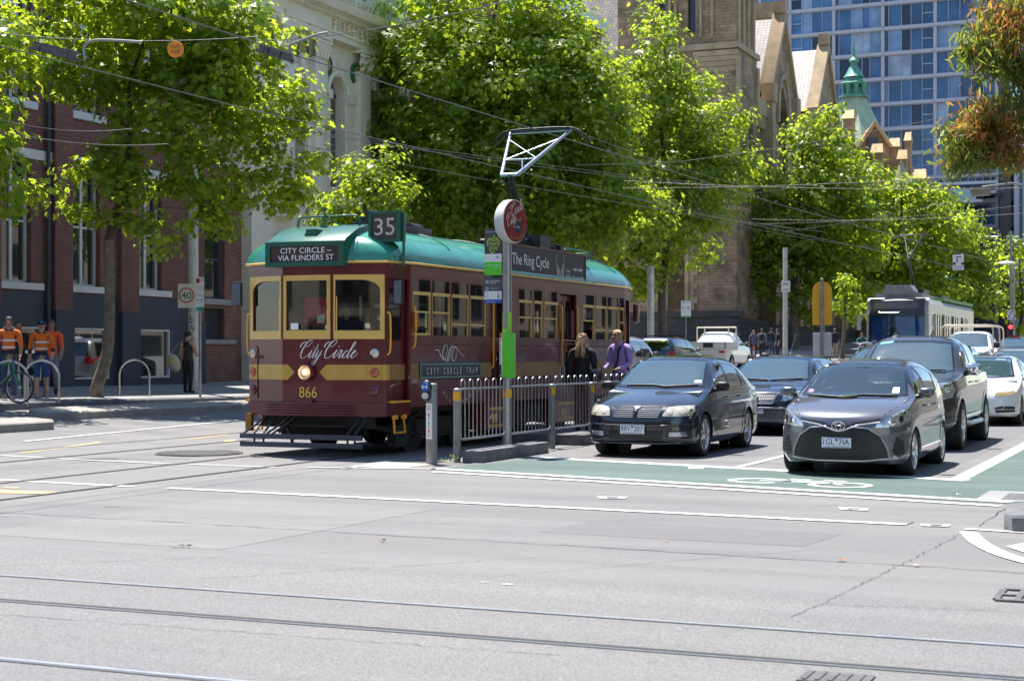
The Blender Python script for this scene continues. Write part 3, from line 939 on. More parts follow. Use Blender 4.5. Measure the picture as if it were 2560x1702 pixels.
CH=thing('stone_church', 'brown gothic sandstone church with square tower, slate roofs and gables', 'church')
P=PX(-29.0);Q=PY(105.0)
mb=MB();tx0, tx1=-37.4,-29.0
lan=[archp(-33.55,-33.2, 23.6, 38, pointed=True), archp(-31.75,-31.35, 23.6, 38, pointed=True)]
wall(mb, rc(tx0, tx1-.004, 22.4, 46),[archp(a, b, 23.4, 40, pointed=True)for a, b in((-34.4,-33.95),(-32.35,-31.8))], Q, 0,-.5)
wall(mb, rc(tx0, tx1+.115, 1.0, 22.2),[], Q, .12,-.4, 0)
wall(mb, rc(105.004, 110.2, 22.4, 46),[archp(a, a+.4, 23.4, 40, pointed=True)for a in(105.95, 107.2, 108.5)], P, 0,-.5)
wall(mb, rc(104.885, 110.2, 1.0, 22.2),[archp(106.1, 107.3, 12.5, 16.9, pointed=True), archp(108.0, 109.2, 12.5, 16.9, pointed=True)], P, .12,-.4)
mb.bx(tx0, tx1-.5, 105.5, 110.2, 1, 45.5)
mb.build('tower', M_SAND, CH)
mb=MB()
slab(mb, Q, tx0-.2, tx1+.25, 22.1, 22.5, .30, 0);slab(mb, P, 104.75, 110.4, 22.1, 22.5, .30, 0)
slab(mb, Q, tx0, tx1+.15, 11.2, 11.5, .25, .1);slab(mb, P, 104.8, 110.3, 11.2, 11.5, .25, .1)
for i, z in enumerate((20.6, 20.95, 21.3, 21.65)):
 slab(mb, Q,-31.6-i*.1,-28.95+i*.06, z, z+.33, .16+i*.06, 0)
for a in(-34.95,-33.6,-33.2,-31.4,-30.6):mb.cyl(tuple(Q(a, 23, .08)), tuple(Q(a, 44, .08)), .10, n=8)
for a in(105.5, 106.75, 108.0, 109.4):mb.cyl(tuple(P(a, 22.5, .06)), tuple(P(a, 44, .06)), .16, n=8)
for a in(104.95, 109.9):
 slab(mb, P, a-.25, a+.25, 18.6, 21.5, .35, .1)
mb.build('tower_trim', M_SAND2, CH)
mb=MB()
for a, b in((-34.4,-33.95),(-32.35,-31.8)):slab(mb, Q, a, b, 23.4, 41,-.3,-.35)
for a in(105.9, 107.2, 108.5):slab(mb, P, a, a+.55, 23.4, 41,-.3,-.35)
for a in(106.1, 108.0):slab(mb, P, a, a+1.2, 12.5, 18.2,-.25,-.3)
mb.build('tower_lancet', M_LANCET, CH)
mb=MB();wall(mb, rc(-52,-36.5, 1.2, 15),[rc(-33.2,-31.9, 4.5, 9.4)]if False else[rc(-42.5,-40.8, 4.6, 10)], Q,-.6,-1.0);mb.bx(-52,-37.5, 106.2, 120, 1.2, 15)
slab(mb, Q,-37.4,-34.1, 4.4, 11.2, .5, .12)
mb.build('front_wall', M_SAND, CH)
for q in((-33.65,-32.55, 4.6, 10.2, .16, .12),(-42.5,-40.8, 4.6, 10,-.85,-.9)):
 mb=MB();slab(mb, Q,*q);mb.build('amber_window', M_BRWIN, CH)
mb=MB()
for a in(-33.85,-32.35):slab(mb, Q, a-.14, a+.14, 4.4, 10.4, .28, .1)
for i in range(14):
 slab(mb, Q,-32.2,-31.85+(i%2)*.25, 4.5+i*.47, 4.5+i*.47+.44, .17, .1)
mb.build('window_jamb', M_SAND2, CH)
mb=MB();slab(mb, Q,-60,-28.6, 1.0, 4.0, .35, .0);slab(mb, P, 104.6, 160, 1.0, 3.6, .38, 0);slab(mb, Q,-60,-28.4, 4.0, 4.4, .5, 0);slab(mb, P, 104.5, 160, 3.6, 3.9, .45, 0)
slab(mb, Q,-60,-28.3, 1.0, 2.0, .6, .0);slab(mb, P, 104.5, 160, 1.0, 2.4, .6, 0)
mb.build('stone_base', M_BLUEST, CH)
mb=MB();lanc=[archp(u, u+1.0, 6.5, 13.5, pointed=True)for u in(111.6, 124.2, 126.2, 138.5, 140.6, 143, 146, 149)]
wall(mb, rc(110.2, 152, 3.6, 19.6), lanc, P,-.3,-.8);mb.bx(-44,-29.9, 110.2, 152, 1, 19.4);mb.build('street_wall', M_SAND, CH)
mb=MB()
for u in(113.4, 121.0, 123.2, 128.0, 136.3, 138, 142, 145, 148, 151):
 mb=MB();slab(mb, P, u-.45, u+.45, 3.6, 12, .8,-.3);slab(mb, P, u-.4, u+.4, 12, 17.5, .35,-.3);mb.add([P(u-.45, 12, .8), P(u+.45, 12, .8), P(u+.45, 13.2, .35), P(u-.45, 13.2, .35)],[(0, 1, 2, 3)]);mb.build('buttress', M_SAND2, CH)
mb=MB()
for u0, u1 in((110.4, 113.4),(121.2, 128.0),(136.4, 152)):
 mb=MB();slab(mb, P, u0, u1, 18.5, 19.7, .12,-.3)
 for i in range(int((u1-u0)/.45)):slab(mb, P, u0+i*.45, u0+i*.45+.22, 17.6, 18.6, .06,-.3)
 mb.build('corbel_parapet', M_SAND2, CH)
mb=MB()
for l in lanc:slab(mb, P, l[0][0], l[1][0], 6.5, 15.2,-.6,-.65)
mb.build('lancet_window', M_LANCET, CH)
for(u0, u1, z0, za)in((113.6, 120.9, 21.3, 26.7),(128.2, 136.2, 21.6, 27.0)):
 um=(u0+u1)/2
 mb=MB();wall(mb,[(u0, 3.6),(u1, 3.6),(u1, z0),(um, za),(u0, z0)],[archp(um-1.5, um+1.5, 9, 18.5, pointed=True)], P, .25,-.4)
 g_=mb.build('gable', M_SAND, CH)
 mb=MB();slab(mb, P, um-1.5, um+1.5, 9, 23,-.2,-.25);mb.build('gable_window', M_LANCET, g_)
 mb=MB()
 for t in(-.5, .5):mb.cyl(tuple(P(um+t, 9,-.05)), tuple(P(um+t, 18.5,-.05)), .13, n=8)
 for sg in(1,-1):
  a=Vector((um+sg*(u1-um+.35), z0-.35));b=Vector((um, za+.25))
  mb.add([P(a.x, a.y, .5), P(a.x, a.y,-.5), P(b.x, b.y,-.5), P(b.x, b.y, .5), P(a.x, a.y-.6, .5), P(a.x, a.y-.6,-.5), P(b.x, b.y-.7,-.5), P(b.x, b.y-.7, .5)],
    [(0, 1, 2, 3),(4, 7, 6, 5),(0, 3, 7, 4),(1, 5, 6, 2),(0, 4, 5, 1),(3, 2, 6, 7)])
  slab(mb, P, um+sg*(u1-um)-.55, um+sg*(u1-um)+.55, z0-1.6, z0-.3, .62,-.3);slab(mb, P, um+sg*(u1-um)-.4, um+sg*(u1-um)+.4, 3.6, z0-1.6, .5,-.3)
 slab(mb, P, um-.28, um+.28, za+.1, za+1.0, .5,-.4)
 ring=[P(um+1.65*math.cos(math.pi*i/12), 18.5+3.6*math.sin(math.pi*i/12)**.8, .28)for i in range(13)]
 mb.tube(ring, .2, 6)
 mb.build('gable_coping', M_SAND2, g_)
 mb=MB();d=14
 for sg in(1,-1):
  e=um+sg*(u1-um+.1)
  mb.add([P(e, z0-.5,-.4), P(um, za-.25,-.4), P(um, za-.25,-d), P(e, z0-.5,-d)],[(0, 1, 2, 3)])
 mb.build('gable_roof', M_SLATE, g_)
mb=MB()
for u0, u1 in((110.2, 113.7),(120.8, 128.3),(136.1, 152)):
 mb.add([P(u0, 19.6,-.6), P(u1, 19.6,-.6), P(u1, 25.2,-8), P(u0, 25.2,-8)],[(0, 1, 2, 3)])
mb.build('aisle_roof', M_SLATE, CH)
mb=MB();mb.add([(-52, 106, 15),(-36.8, 106, 15),(-36.8, 115.5, 34),(-52, 115.5, 34),(-52, 125, 15),(-36.8, 125, 15)],[(0, 1, 2, 3),(3, 2, 5, 4),(1, 5, 2),(0, 3, 4)]);mb.build('nave_roof', M_SLATE, CH)
mb=MB();c_=at_x(1912, 40,-33)
mb.cyl((c_.x, c_.y, 15),(c_.x, c_.y, c_.z-.4), .9, n=12);mb.cyl((c_.x, c_.y, c_.z-.4),(c_.x, c_.y, c_.z+.2), 1.15, n=12);mb.cyl((c_.x, c_.y, c_.z+.2),(c_.x, c_.y, c_.z+.9), 1.0, n=12);mb.build('turret', M_SAND2, CH)
# copper-roofed sandstone building
M_COPPER=mat('verdigris_copper',(0.29, 0.40, 0.27), 0.6, var=0.2, scale=.8)
M_COPPERD=mat('verdigris_lantern',(0.075, 0.26, 0.195), 0.5, var=0.3, scale=2)
M_SANDL=brick_mat('golden_sandstone',(0.46, 0.31, 0.17),(0.38, 0.25, 0.135),(0.27, 0.19, 0.12), bw=.9, bh=.42, dirt=.45)
M_SANDT=mat('golden_coping',(0.50, 0.32, 0.16), .8, var=.3, scale=.8)
CU=thing('copper_roof_building', 'golden sandstone building with green copper spire and small gables', 'building')
T_=150.0
def far_pt(px, py, t=T_):
 d=sight(px, py);return Vector((d.x*t, d.y*t, 1.52+d.z*t))
S_=T_/4000
ctr=far_pt(2135, 430);cx, cy=ctr.x, ctr.y
ux=Vector((_c, _s, 0));uy=Vector((-_s, _c, 0))
rotF=R(12)
def ngon(r, z, n=8, rot=math.pi/8, sq=1.0):
 return[(cx+r*math.cos(rot+2*math.pi*i/n), cy+r*math.sin(rot+2*math.pi*i/n), z)for i in range(n)]
def stack(mb, levels, n=8, rot=math.pi/8):
 vs=[]
 for r, z in levels:vs+=ngon(max(r, .01), z, n, rot)
 mb.add(vs,[(l*n+i, l*n+(i+1)%n,(l+1)*n+(i+1)%n,(l+1)*n+i)for l in range(len(levels)-1)for i in range(n)])
zz=lambda py:1.52+(884-py)*S_
mb=MB();stack(mb,[(6.6, zz(470)),(4.5, zz(395)),(2.3, zz(310)),(1.2, zz(248)),(1.2, zz(244))], 4, R(23));mb.build('copper_roof', M_COPPER, CU, ang=20)
mb=MB();stack(mb,[(1.35, zz(246)),(1.35, zz(240)),(1.1, zz(238))]);stack(mb,[(1.15, zz(214)),(1.3, zz(210)),(.9, zz(205)),(.75, zz(196)),(1.0, zz(194)),(.8, zz(188)),(.5, zz(172)),(.32, zz(166)),(.32, zz(164))]);stack(mb,[(.22, zz(164)),(.28, zz(158)),(.5, zz(153)),(.34, zz(147)),(.16, zz(143)),(.11, zz(120)),(.05, zz(98)),(.02, zz(85))])
for p in ngon(1.0, zz(240)):mb.cyl(p,(p[0], p[1], zz(214)), .15, n=8);mb.sph((p[0], p[1], zz(216)),(.24, .24, .4), 8, 6)
for i in range(8):
 a=Vector(ngon(1.0, zz(222))[i]);b_=Vector(ngon(1.0, zz(222))[(i+1)%8])
 mb.tube([a, a.lerp(b_, .25)+Vector((0, 0, .35)), a.lerp(b_, .5)+Vector((0, 0, .5)), a.lerp(b_, .75)+Vector((0, 0, .35)), b_], .11, 6)
stack(mb,[(.55, zz(240)),(.55, zz(212))])
mb.build('lantern', M_COPPERD, CU)
mb=MB();r4=[Vector(p)for p in ngon(6.4, 0, 4, R(23))]
stack(mb,[(6.9, 1.0),(6.9, zz(500)),(6.5, zz(470))], 4, R(23));mb.build('wall', M_SANDL, CU)
def far_gable(px0, px1, py0, py1, pya, t, deep, m=M_SANDL, name='dormer'):
 a=far_pt(px0, py0, t);b_=far_pt(px1, py0, t);ap=far_pt((px0+px1)/2, pya, t);a2=far_pt(px0, py1, t);b2=far_pt(px1, py1, t);dv=uy*deep
 mb=MB();mb.add([a2, b2, b_, ap, a, a2+dv, b2+dv, b_+dv, ap+dv, a+dv],[(0, 1, 2, 3, 4),(5, 9, 8, 7, 6),(0, 5, 6, 1),(1, 6, 7, 2),(2, 7, 8, 3),(3, 8, 9, 4),(4, 9, 5, 0)])
 o=mb.build(name, m, CU)
 mb=MB()
 for e in(a, b_):
  k_=(e-ap).normalized()*.35
  mb.tube([e+k_-uy*.15, ap-uy*.15+Vector((0, 0, .15))], .2, 4)
 mb.build('gable_coping', M_SANDT, o)
 return o
g_=far_gable(2150, 2222, 362, 450, 312, 144, 5)
mb=MB();c_=far_pt(2182, 372, 143.9);mb.obx(c_,(1.0, .1, 2.0), Matrix.Rotation(_yaw, 3, 'Z'));mb.build('dormer_window', M_LANCET, g_)
def chimney(px0, px1, py0, py1, t, w=1.6):
 a=far_pt(px0, py0, t);b_=far_pt(px1, py0, t);h=(py1-py0)*t/4000;wd=(b_-a).length;c=(a+b_)/2
 M_=Matrix.Rotation(_yaw+R(-20), 3, 'Z');mb=MB()
 mb.obx(c+Vector((0, 0,-h/2)),(wd*.8, w, h), M_)
 o=mb.build('chimney', M_SANDL, CU)
 mb=MB();u=M_@Vector((1, 0, 0));v=M_@Vector((0, 1, 0));q=wd*.5;e=w*.62
 mb.add([c-u*q-v*e, c+u*q-v*e, c+u*q+v*e, c-u*q+v*e, c-u*q*.8+Vector((0, 0, .9)), c+u*q*.8+Vector((0, 0, .9))],[(0, 1, 5, 4),(3, 4, 5, 2),(0, 4, 3),(1, 2, 5),(0, 3, 2, 1)])
 mb.build('chimney_cap', M_SANDT, o)
chimney(2108, 2138, 300, 460, 146);chimney(2178, 2210, 385, 520, 142);chimney(2222, 2252, 370, 520, 146);chimney(2262, 2280, 355, 520, 148);chimney(2244, 2270, 400, 520, 143, 1.2);chimney(2283, 2318, 448, 560, 144)
mb=MB();c_=far_pt(2253, 450, 141)
for r0, r1, p0, p1 in((.62, .55, 460, 448),(.58, .2, 448, 412),(.18, .22, 412, 408),(.1, .02, 408, 395)):mb.cyl((c_.x, c_.y, 1.52+(884-p0)*141/4000),(c_.x, c_.y, 1.52+(884-p1)*141/4000), r0, r1, 12)
mb.cyl((c_.x, c_.y, 1),(c_.x, c_.y, 1.52+(884-460)*141/4000), .55, n=10)
mb.build('turret', mat('faded_copper',(.34, .36, .22), .6, var=.2), CU)
mb=MB();c_=far_pt(2278, 480, 138);zc=lambda py:1.52+(884-py)*138/4000
for i in range(5):mb.cyl((c_.x, c_.y, zc(474-i*7)),(c_.x, c_.y, zc(467-i*7)), .72-i*.13, .60-i*.13, 8)
mb.cyl((c_.x, c_.y, 1),(c_.x, c_.y, zc(474)), .42, n=8);mb.build('pinnacle', M_SANDT, CU)
a=far_pt(2190, 505, 146);b_=far_pt(2330, 505, 146)
mb=MB();mb.add([a, b_, b_+uy*8, a+uy*8, Vector((a.x, a.y, 1)), Vector((b_.x, b_.y, 1)), Vector((b_.x, b_.y, 1))+uy*8, Vector((a.x, a.y, 1))+uy*8],[(0, 1, 2, 3),(0, 4, 5, 1),(1, 5, 6, 2),(2, 6, 7, 3),(3, 7, 4, 0)]);mb.build('wing', M_SANDL, CU)
# glass apartment tower
HR=thing('apartment_tower', 'tall blue glass apartment tower with pale floor bands', 'building')
TT=205.0;bx0=sight(1830, 800);HX0=bx0.x*TT/bx0.y
phi=R(-1.2)
th_u=Vector((math.cos(phi), math.sin(phi), 0));th_n=Vector((math.sin(phi),-math.cos(phi), 0))
def hx(px):d=sight(px, 800);return d.x*TT/d.y
O_=Vector((hx(1900), TT, 0))
def PT(u, v, d):return O_+th_u*u+th_n*d+Vector((0, 0, v))
def uu(px):return(hx(px)-hx(1900))
M_FRAME=mat('pale_aluminium_frame',(0.36, 0.40, 0.48), .45, .0, var=.05)
M_BANDT=mat('lavender_grey_concrete',(0.40, 0.42, 0.47), .75, var=.08)
def pane_mat(i, c, r=.07):
 m=mat('tower_pane_%s'%'abcdef'[i], c, r, 0.0, var=.4, scale=.35, spec=.45);return m
PANES=[pane_mat(i, c)for i, c in enumerate(((0.025, .075, .165),(.06, .16, .33),(.010, .022, .05),(.15, .26, .42),(.04, .115, .25),(.26, .34, .46)))]
rr=random.Random(3)
cols_u=[uu(p)for p in(1836, 1900, 1976, 2086, 2209, 2340, 2494)]
st=61*TT*1.0/4000/.985
zb0=1.52+(884-447)*TT/4000*.985
mb=MB();nz=18
u_end=cols_u[-1]
for r_ in range(-4, nz):
 z=zb0+r_*st
 for i,(a, b_)in enumerate(zip(cols_u[:-1], cols_u[1:])):
  step=.0
  slab(mb, PT, a-.05, b_+.05, z-.28, z+.14, .55 if(i%2)else .42,-1)
mb.build('floor_band', M_BANDT, HR)
mb=MB()
for a in cols_u:slab(mb, PT, a-.2, a+.2, 3, zb0+nz*st, .30,-1)
mb.build('column', M_BANDT, HR)
for r_ in range(-2, 12):
 z0, z1=zb0+r_*st+.14, zb0+(r_+1)*st-.28
 for i,(a, b_)in enumerate(zip(cols_u[:-1], cols_u[1:])):
  a2, b2=a+.2, b_-.2
  n=4 if i in(1, 2, 3)else(5 if i>=4 else 2)
  ratios=[1.0]*n
  if i==3:ratios=[.35, 1.2, 1.05, .75, 1.1];n=5
  if i==4:ratios=[.4, 1.2, .9, 1.05, 1.05];n=5
  sm_=sum(ratios);us=[a2]
  for q in ratios:us.append(us[-1]+(b2-a2)*q/sm_)
  mb=MB()
  for u in us:slab(mb, PT, u-.035, u+.035, z0, z1, .12,-.1)
  slab(mb, PT, a2, b2, z0, z0+.08, .12,-.1);slab(mb, PT, a2, b2, z1-.08, z1, .12,-.1)
  for j in range(n):
   half=(i in(2,)and j==0)or(i==4 and j==n-1)or(i==1 and j==n-1)
   if half:slab(mb, PT, us[j], us[j+1],(z0+z1)/2-.05,(z0+z1)/2+.05, .12,-.1)
  wd=mb.build('window', M_FRAME, HR)
  mb=MB()
  for j in range(n):
   base=(0, 1, 1, 4, 0, 4, 2)[i]if rr.random()<.5 else rr.choice((0, 1, 2, 2, 3, 4))
   if rr.random()<.09:base=5
   mi=base
   dd=rr.uniform(-.05, .0)
   mb.add([PT(us[j], z0, dd), PT(us[j+1], z0, dd+rr.uniform(-.02, .02)), PT(us[j+1], z1, dd+rr.uniform(-.02, .02)), PT(us[j], z1, dd)],[(0, 1, 2, 3)], mi)
  mb.build('panes', PANES, wd, recalc=False)
mb=MB();slab(mb, PT, cols_u[0]-.5, u_end+1.6, 3, zb0+nz*st,-.3,-18);mb.build('core', mat('dark_blue_flank',(.012, .025, .06), .25, var=.3, scale=.5, spec=.8), HR)
mb=MB()
for r_ in range(-4, nz):
 z=zb0+r_*st;slab(mb, PT, u_end+1.55, u_end+1.75, z-.2, z+.05,-.3,-18)
mb.build('flank_line', M_GREYF, HR)
mb=MB()
for(p0, p1, py, dpt)in((2330, 2500, 497, 3.0),(2370, 2470, 520, 4.5),(2290, 2500, 470, 1.0)):
 z=1.52+(884-py)*TT/4000;slab(mb, PT, uu(p0), uu(p1), z-.35, z, dpt,-1)
mb.build('balcony_slab', M_WHITEW, HR)
mb=MB();z=1.52+(884-520)*TT/4000
slab(mb, PT, uu(2375), uu(2455), z, z+1.3, 4.4, 4.36);mb.build('balcony_glass', mat('pale_green_glass',(.35, .52, .48), .1, var=.1), HR)
mb=MB();z=1.52+(884-470)*TT/4000
for i in range(9):slab(mb, PT, uu(2350)+i*.9, uu(2350)+i*.9+.07, z, z+1.2, .95, .9)
slab(mb, PT, uu(2350), uu(2350)+7.3, z+1.15, z+1.25, .95, .88);mb.build('balcony_rail', M_FRAME, HR)
GS_=thing('office_slab', 'plain grey office slab at the right edge beyond the apartment tower', 'building')
mb=MB();a=far_pt(2535, 400, 190);M_=Matrix.Identity(3)
mb.bx(a.x, a.x+20, a.y, a.y+30, 2, 25.5);mb.build('wall', mat('grey_cladding',(.42, .43, .46), .6, var=.06), GS_)
mb=MB();
for i in range(6):mb.bx(a.x-.02, a.x+.02, a.y+1+i*4, a.y+2.6+i*4, 4, 25)
for i in range(5):mb.bx(a.x+.6+i*3.2, a.x+1.0+i*3.2, a.y-.05, a.y+.02, 4, 25)
mb.build('cladding_joint', M_GREYF, GS_)
BF=thing('brown_building', 'pinkish brown building with vertical fins beyond the modern tram', 'building')
M_PINK=mat('pinkish_brown_stone',(.25, .165, .125), .8, var=.15, scale=.5)
P=PX(-29.0);mb=MB();a0=168.0
mb.bx(-50,-29.3, a0, a0+34, 1.5, 21);mb.build('wall', M_PINK, BF)
for k in range(12):
 mb=MB();slab(mb, P, a0+.4+k*2.7, a0+1.3+k*2.7, 2, 20.8, .25,-.3);mb.build('fin', M_PINK, BF)
mb=MB();slab(mb, P, a0, a0+34, 20.6, 21.4, .5,-.3);mb.build('cornice', mat('brown_cornice',(.30, .23, .17), .8, var=.15), BF)
for k in range(12):
 for v in(5, 9.2, 13.4, 17.2):
  mb=MB();slab(mb, P, a0+1.5+k*2.7, a0+2.9+k*2.7, v, v+2.4,-.25,-.29);mb.build('window', M_LANCET, BF)
# unseen blocks added on the near side and behind, to darken reflections
M_TANW=mat('tan_render',(.30, .25, .19), .8, var=.2, scale=.5)
for x0, x1, y0, y1, h, ax, lab in((15, 40, 10, 70, 17, 'x', 'tan office block across the street on the near side, outside the photo'),(15, 40, 72, 150, 21, 'x', 'second tan block further along the near side, outside the photo'),(-75, 9,-45,-14, 15, 'y', 'tan corner building behind the viewpoint, seen in reflections only')):
 t=thing('reflection_block', lab, 'building');mb=MB();mb.bx(x0, x1, y0, y1,-.2, h);mb.build('wall', M_TANW, t);mb=MB()
 a0, a1=(y0, y1)if ax=='x' else(x0, x1)
 for i in range(int((a1-a0)/3)):
  for v in range(1, int(h/3.4)):
   u=a0+1+i*3
   if ax=='x':mb.bx(x0-.04, x0, u, u+1.7, v*3.4, v*3.4+2.1)
   else:mb.bx(u, u+1.7, y1, y1+.04, v*3.4, v*3.4+2.1)
 for i in range(int((a1-a0)/6)):
  u=a0+.5+i*6
  if ax=='x':mb.bx(x0-.04, x0, u, u+5, .3, 2.9)
  else:mb.bx(u, u+5, y1, y1+.04, .3, 2.9)
 tag(mb.build('glazing', M_LANCET, t), kind='stuff')
# helpers for panels with openings
def inside(p, poly):
 x, y=p;c=False;n=len(poly)
 for i in range(n):
  x0, y0=poly[i];x1, y1=poly[i-1]
  if(y0>y)!=(y1>y)and x<(x1-x0)*(y-y0)/(y1-y0)+x0:
   c=not c
 return c
def plate(mb, outer, holes, P, d0, d1, mi=0, back=True):
 pts=[];ed=[]
 for loop in[outer]+list(holes):
  o=len(pts);k=len(loop)
  pts+=[Vector(p)for p in loop]
  ed+=[(o+i, o+(i+1)%k)for i in range(k)]
 v, e, f, _, _, _=delaunay_2d_cdt(pts, ed,[], 0, 1e-6)
 keep=[]
 for q in f:
  c=(sum(v[i].x for i in q)/len(q), sum(v[i].y for i in q)/len(q))
  if inside(c, outer)and not any(inside(c, h)for h in holes):
   keep.append(tuple(q))
 mb.add([P(p.x, p.y, d0)for p in v], keep, mi)
 if back:
  mb.add([P(p.x, p.y, d1)for p in v],[q[::-1]for q in keep], mi)
 for loop in[outer]+list(holes):
  k=len(loop)
  mb.add([P(a, b, d0)for a, b in loop]+[P(a, b, d1)for a, b in loop],[(i,(i+1)%k,(i+1)%k+k, i+k)for i in range(k)], mi)
def rect(x0, x1, y0, y1):
 return[(x0, y0),(x1, y0),(x1, y1),(x0, y1)]
def arch_rect(x0, x1, y0, y1, r, right=True, n=7):
 if right:
  return[(x0, y0),(x1, y0)]+[(x1-r+r*math.cos(R(90*i/n)), y1-r*.55+r*.55*math.sin(R(90*i/n)))for i in range(n+1)]+[(x0, y1)]
 return[(x0, y0),(x1, y0),(x1, y1)]+[(x0+r-r*math.sin(R(90*i/n)), y1-r*.55+r*.55*math.cos(R(90*i/n)))for i in range(n+1)]
M_MAROON=mat('maroon_paint',(0.106, 0.009, 0.013), 0.28, var=0.18, scale=2.5, coat=0.35)
M_MAROON_D=mat('faded_maroon_paint',(0.115, 0.018, 0.021), 0.5, var=0.3, scale=2.2, coat=0.1)
M_CREAM=mat('tram_cream_paint',(0.68, 0.44, 0.11), 0.38, var=0.1, scale=3, coat=0.2)
M_BAND=mat('mustard_band_paint',(0.52, 0.32, 0.06), 0.42, var=0.14, scale=3, coat=0.15)
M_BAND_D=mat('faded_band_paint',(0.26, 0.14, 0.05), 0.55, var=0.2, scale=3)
M_RGREEN=mat('green_roof_paint',(0.035, 0.245, 0.175), 0.26, var=0.22, scale=1.6, coat=0.35)
M_DGREEN=mat('dark_green_paint',(0.010, 0.095, 0.062), 0.32, var=0.12, scale=4, coat=0.2)
M_BLACK=mat('black_paint',(0.012, 0.012, 0.013), 0.45, var=0.2, scale=6)
M_UNDER=mat('grimy_underframe',(0.022, 0.02, 0.019), 0.75, var=0.45, scale=6, bump=0.5, bscale=25)
M_CATCH=mat('grey_blue_board',(0.05, 0.06, 0.075), 0.55, var=0.25, scale=5)
M_YRAIL=mat('yellow_enamel',(0.80, 0.36, 0.012), 0.35, var=0.06, coat=0.3)
M_LETW=mat('white_lettering',(0.82, 0.82, 0.8), 0.5, var=0.0)
M_LETY=mat('gold_lettering',(0.72, 0.47, 0.08), 0.45, var=0.0)
M_WOOD=mat('varnished_wood',(0.07, 0.03, 0.015), 0.4, var=0.25, scale=6)
M_TGLASS=glass_mat('tram_glass',(0.84, 0.88, 0.86), 0.03, 0.015)
M_LAMP=mat('lit_headlamp',(1.0, 0.80, 0.5), 0.2, var=0, emit=1.2, ecol=(1.0, 0.62, 0.30))
M_LAMPRIM=mat('lamp_reflector',(0.75, 0.6, 0.42), 0.15, 0.6, var=0.0)
M_ORANGE=mat('orange_lens',(0.42, 0.085, 0.02), 0.15, var=0.05, coat=0.5)
M_REDLENS=mat('dark_red_lens',(0.11, 0.012, 0.02), 0.2, var=0.05, coat=0.4)
M_CLEARL=mat('clear_lens',(0.62, 0.55, 0.45), 0.12, 0.3, var=0.05, coat=0.5)
M_CHROME=mat('chrome',(0.75, 0.76, 0.78), 0.08, 1.0, var=0)
M_INT=mat('tram_interior',(0.13, 0.12, 0.09), 0.6, var=0.1)
M_SEATG=mat('green_seat',(0.02, 0.06, 0.035), 0.5, var=0.1)
M_RUBBER=mat('rubber',(0.015, 0.015, 0.016), 0.75, var=0.2, scale=12)
TR=thing('heritage_tram', 'maroon and cream vintage tram with green roof stopped behind the fence', 'tram',(-12.12, 20.42, 0))
TL=11.35                                            # body length
TH=R(20.7)
_c7, _s7=math.cos(TH), math.sin(TH)
FW=0.42;SW=0.80
CX_, CY_=FW+SW*_c7, SW*_s7                    # outer front corner of the cab
SX=1.27                                             # half width of the saloon
def facet(A, t, n, yflip=False):
 A=Vector(A);t=Vector(t);n=Vector(n)
 def P(u, v, d):
  q=A+t*u+n*d
  return Vector((q.x, TL-q.y if yflip else q.y, v))
 return P
def facets(fl):
 return[facet((-CX_, CY_),(_c7,-_s7),(-_s7,-_c7), fl), facet((-FW, 0),(1, 0),(0,-1), fl), facet((FW, 0),(_c7, _s7),(_s7,-_c7), fl)]
SIDE={1:(lambda u, v, d:Vector((SX+d, u, v))),-1:(lambda u, v, d:Vector((-SX-d, u, v)))}
body=MB();cream=MB();glass=MB();bandm=MB()
for fl in(False, True):
 F=facets(fl)
 for i,(P, W_)in enumerate(zip(F,(SW, 2*FW, SW))):
  if i==1:hole=rect(.07, W_-.07, 1.86, 2.60)
  elif i==2:hole=arch_rect(.05, W_-.09, 1.86, 2.60, 0.28, True)
  else:hole=arch_rect(.09, W_-.05, 1.86, 2.60, 0.28, False)
  plate(body, rect(0, W_, .62, 2.86),[hole], P, 0,-.05)
  plate(cream, rect(.025, W_-.025, 1.735, 2.675),[hole], P, .014, .001)
  if i==1:
   plate(cream, rect(.055, W_-.055, 1.845, 2.615),[rect(.075, W_-.075, 1.865, 2.595)], P, .022, .014)
  if i!=1 and not fl:
   plate(cream, rect(.06 if i==2 else W_-.075, .075 if i==2 else W_-.06, 1.86, 2.36),[], P, .006,-.03)
  wd=cream.build('window', M_CREAM, TR);cream=MB()
  g=MB();plate(g, hole,[], P,-.018,-.022);g.build('pane', M_TGLASS, wd)
 if True:
  plate(bandm,[(0, 1.135),(.20-.0, 1.135),(.42-.215, 1.245),(.20, 1.36),(0, 1.36)]if False else[(0, 1.135),(.09, 1.135),(.21, 1.248),(.09, 1.36),(0, 1.36)],[], F[1], .004, 0)
  plate(bandm,[(2*FW-.21, 1.248),(2*FW-.09, 1.135),(2*FW, 1.135),(2*FW, 1.36),(2*FW-.09, 1.36)],[], F[1], .004, 0)
  plate(bandm, rect(0, SW, 1.135, 1.36),[], F[0], .004, 0)
  plate(bandm, rect(0, SW, 1.135, 1.36),[], F[2], .004, 0)
  bandm.build('waist_band', M_BAND, TR);bandm=MB()
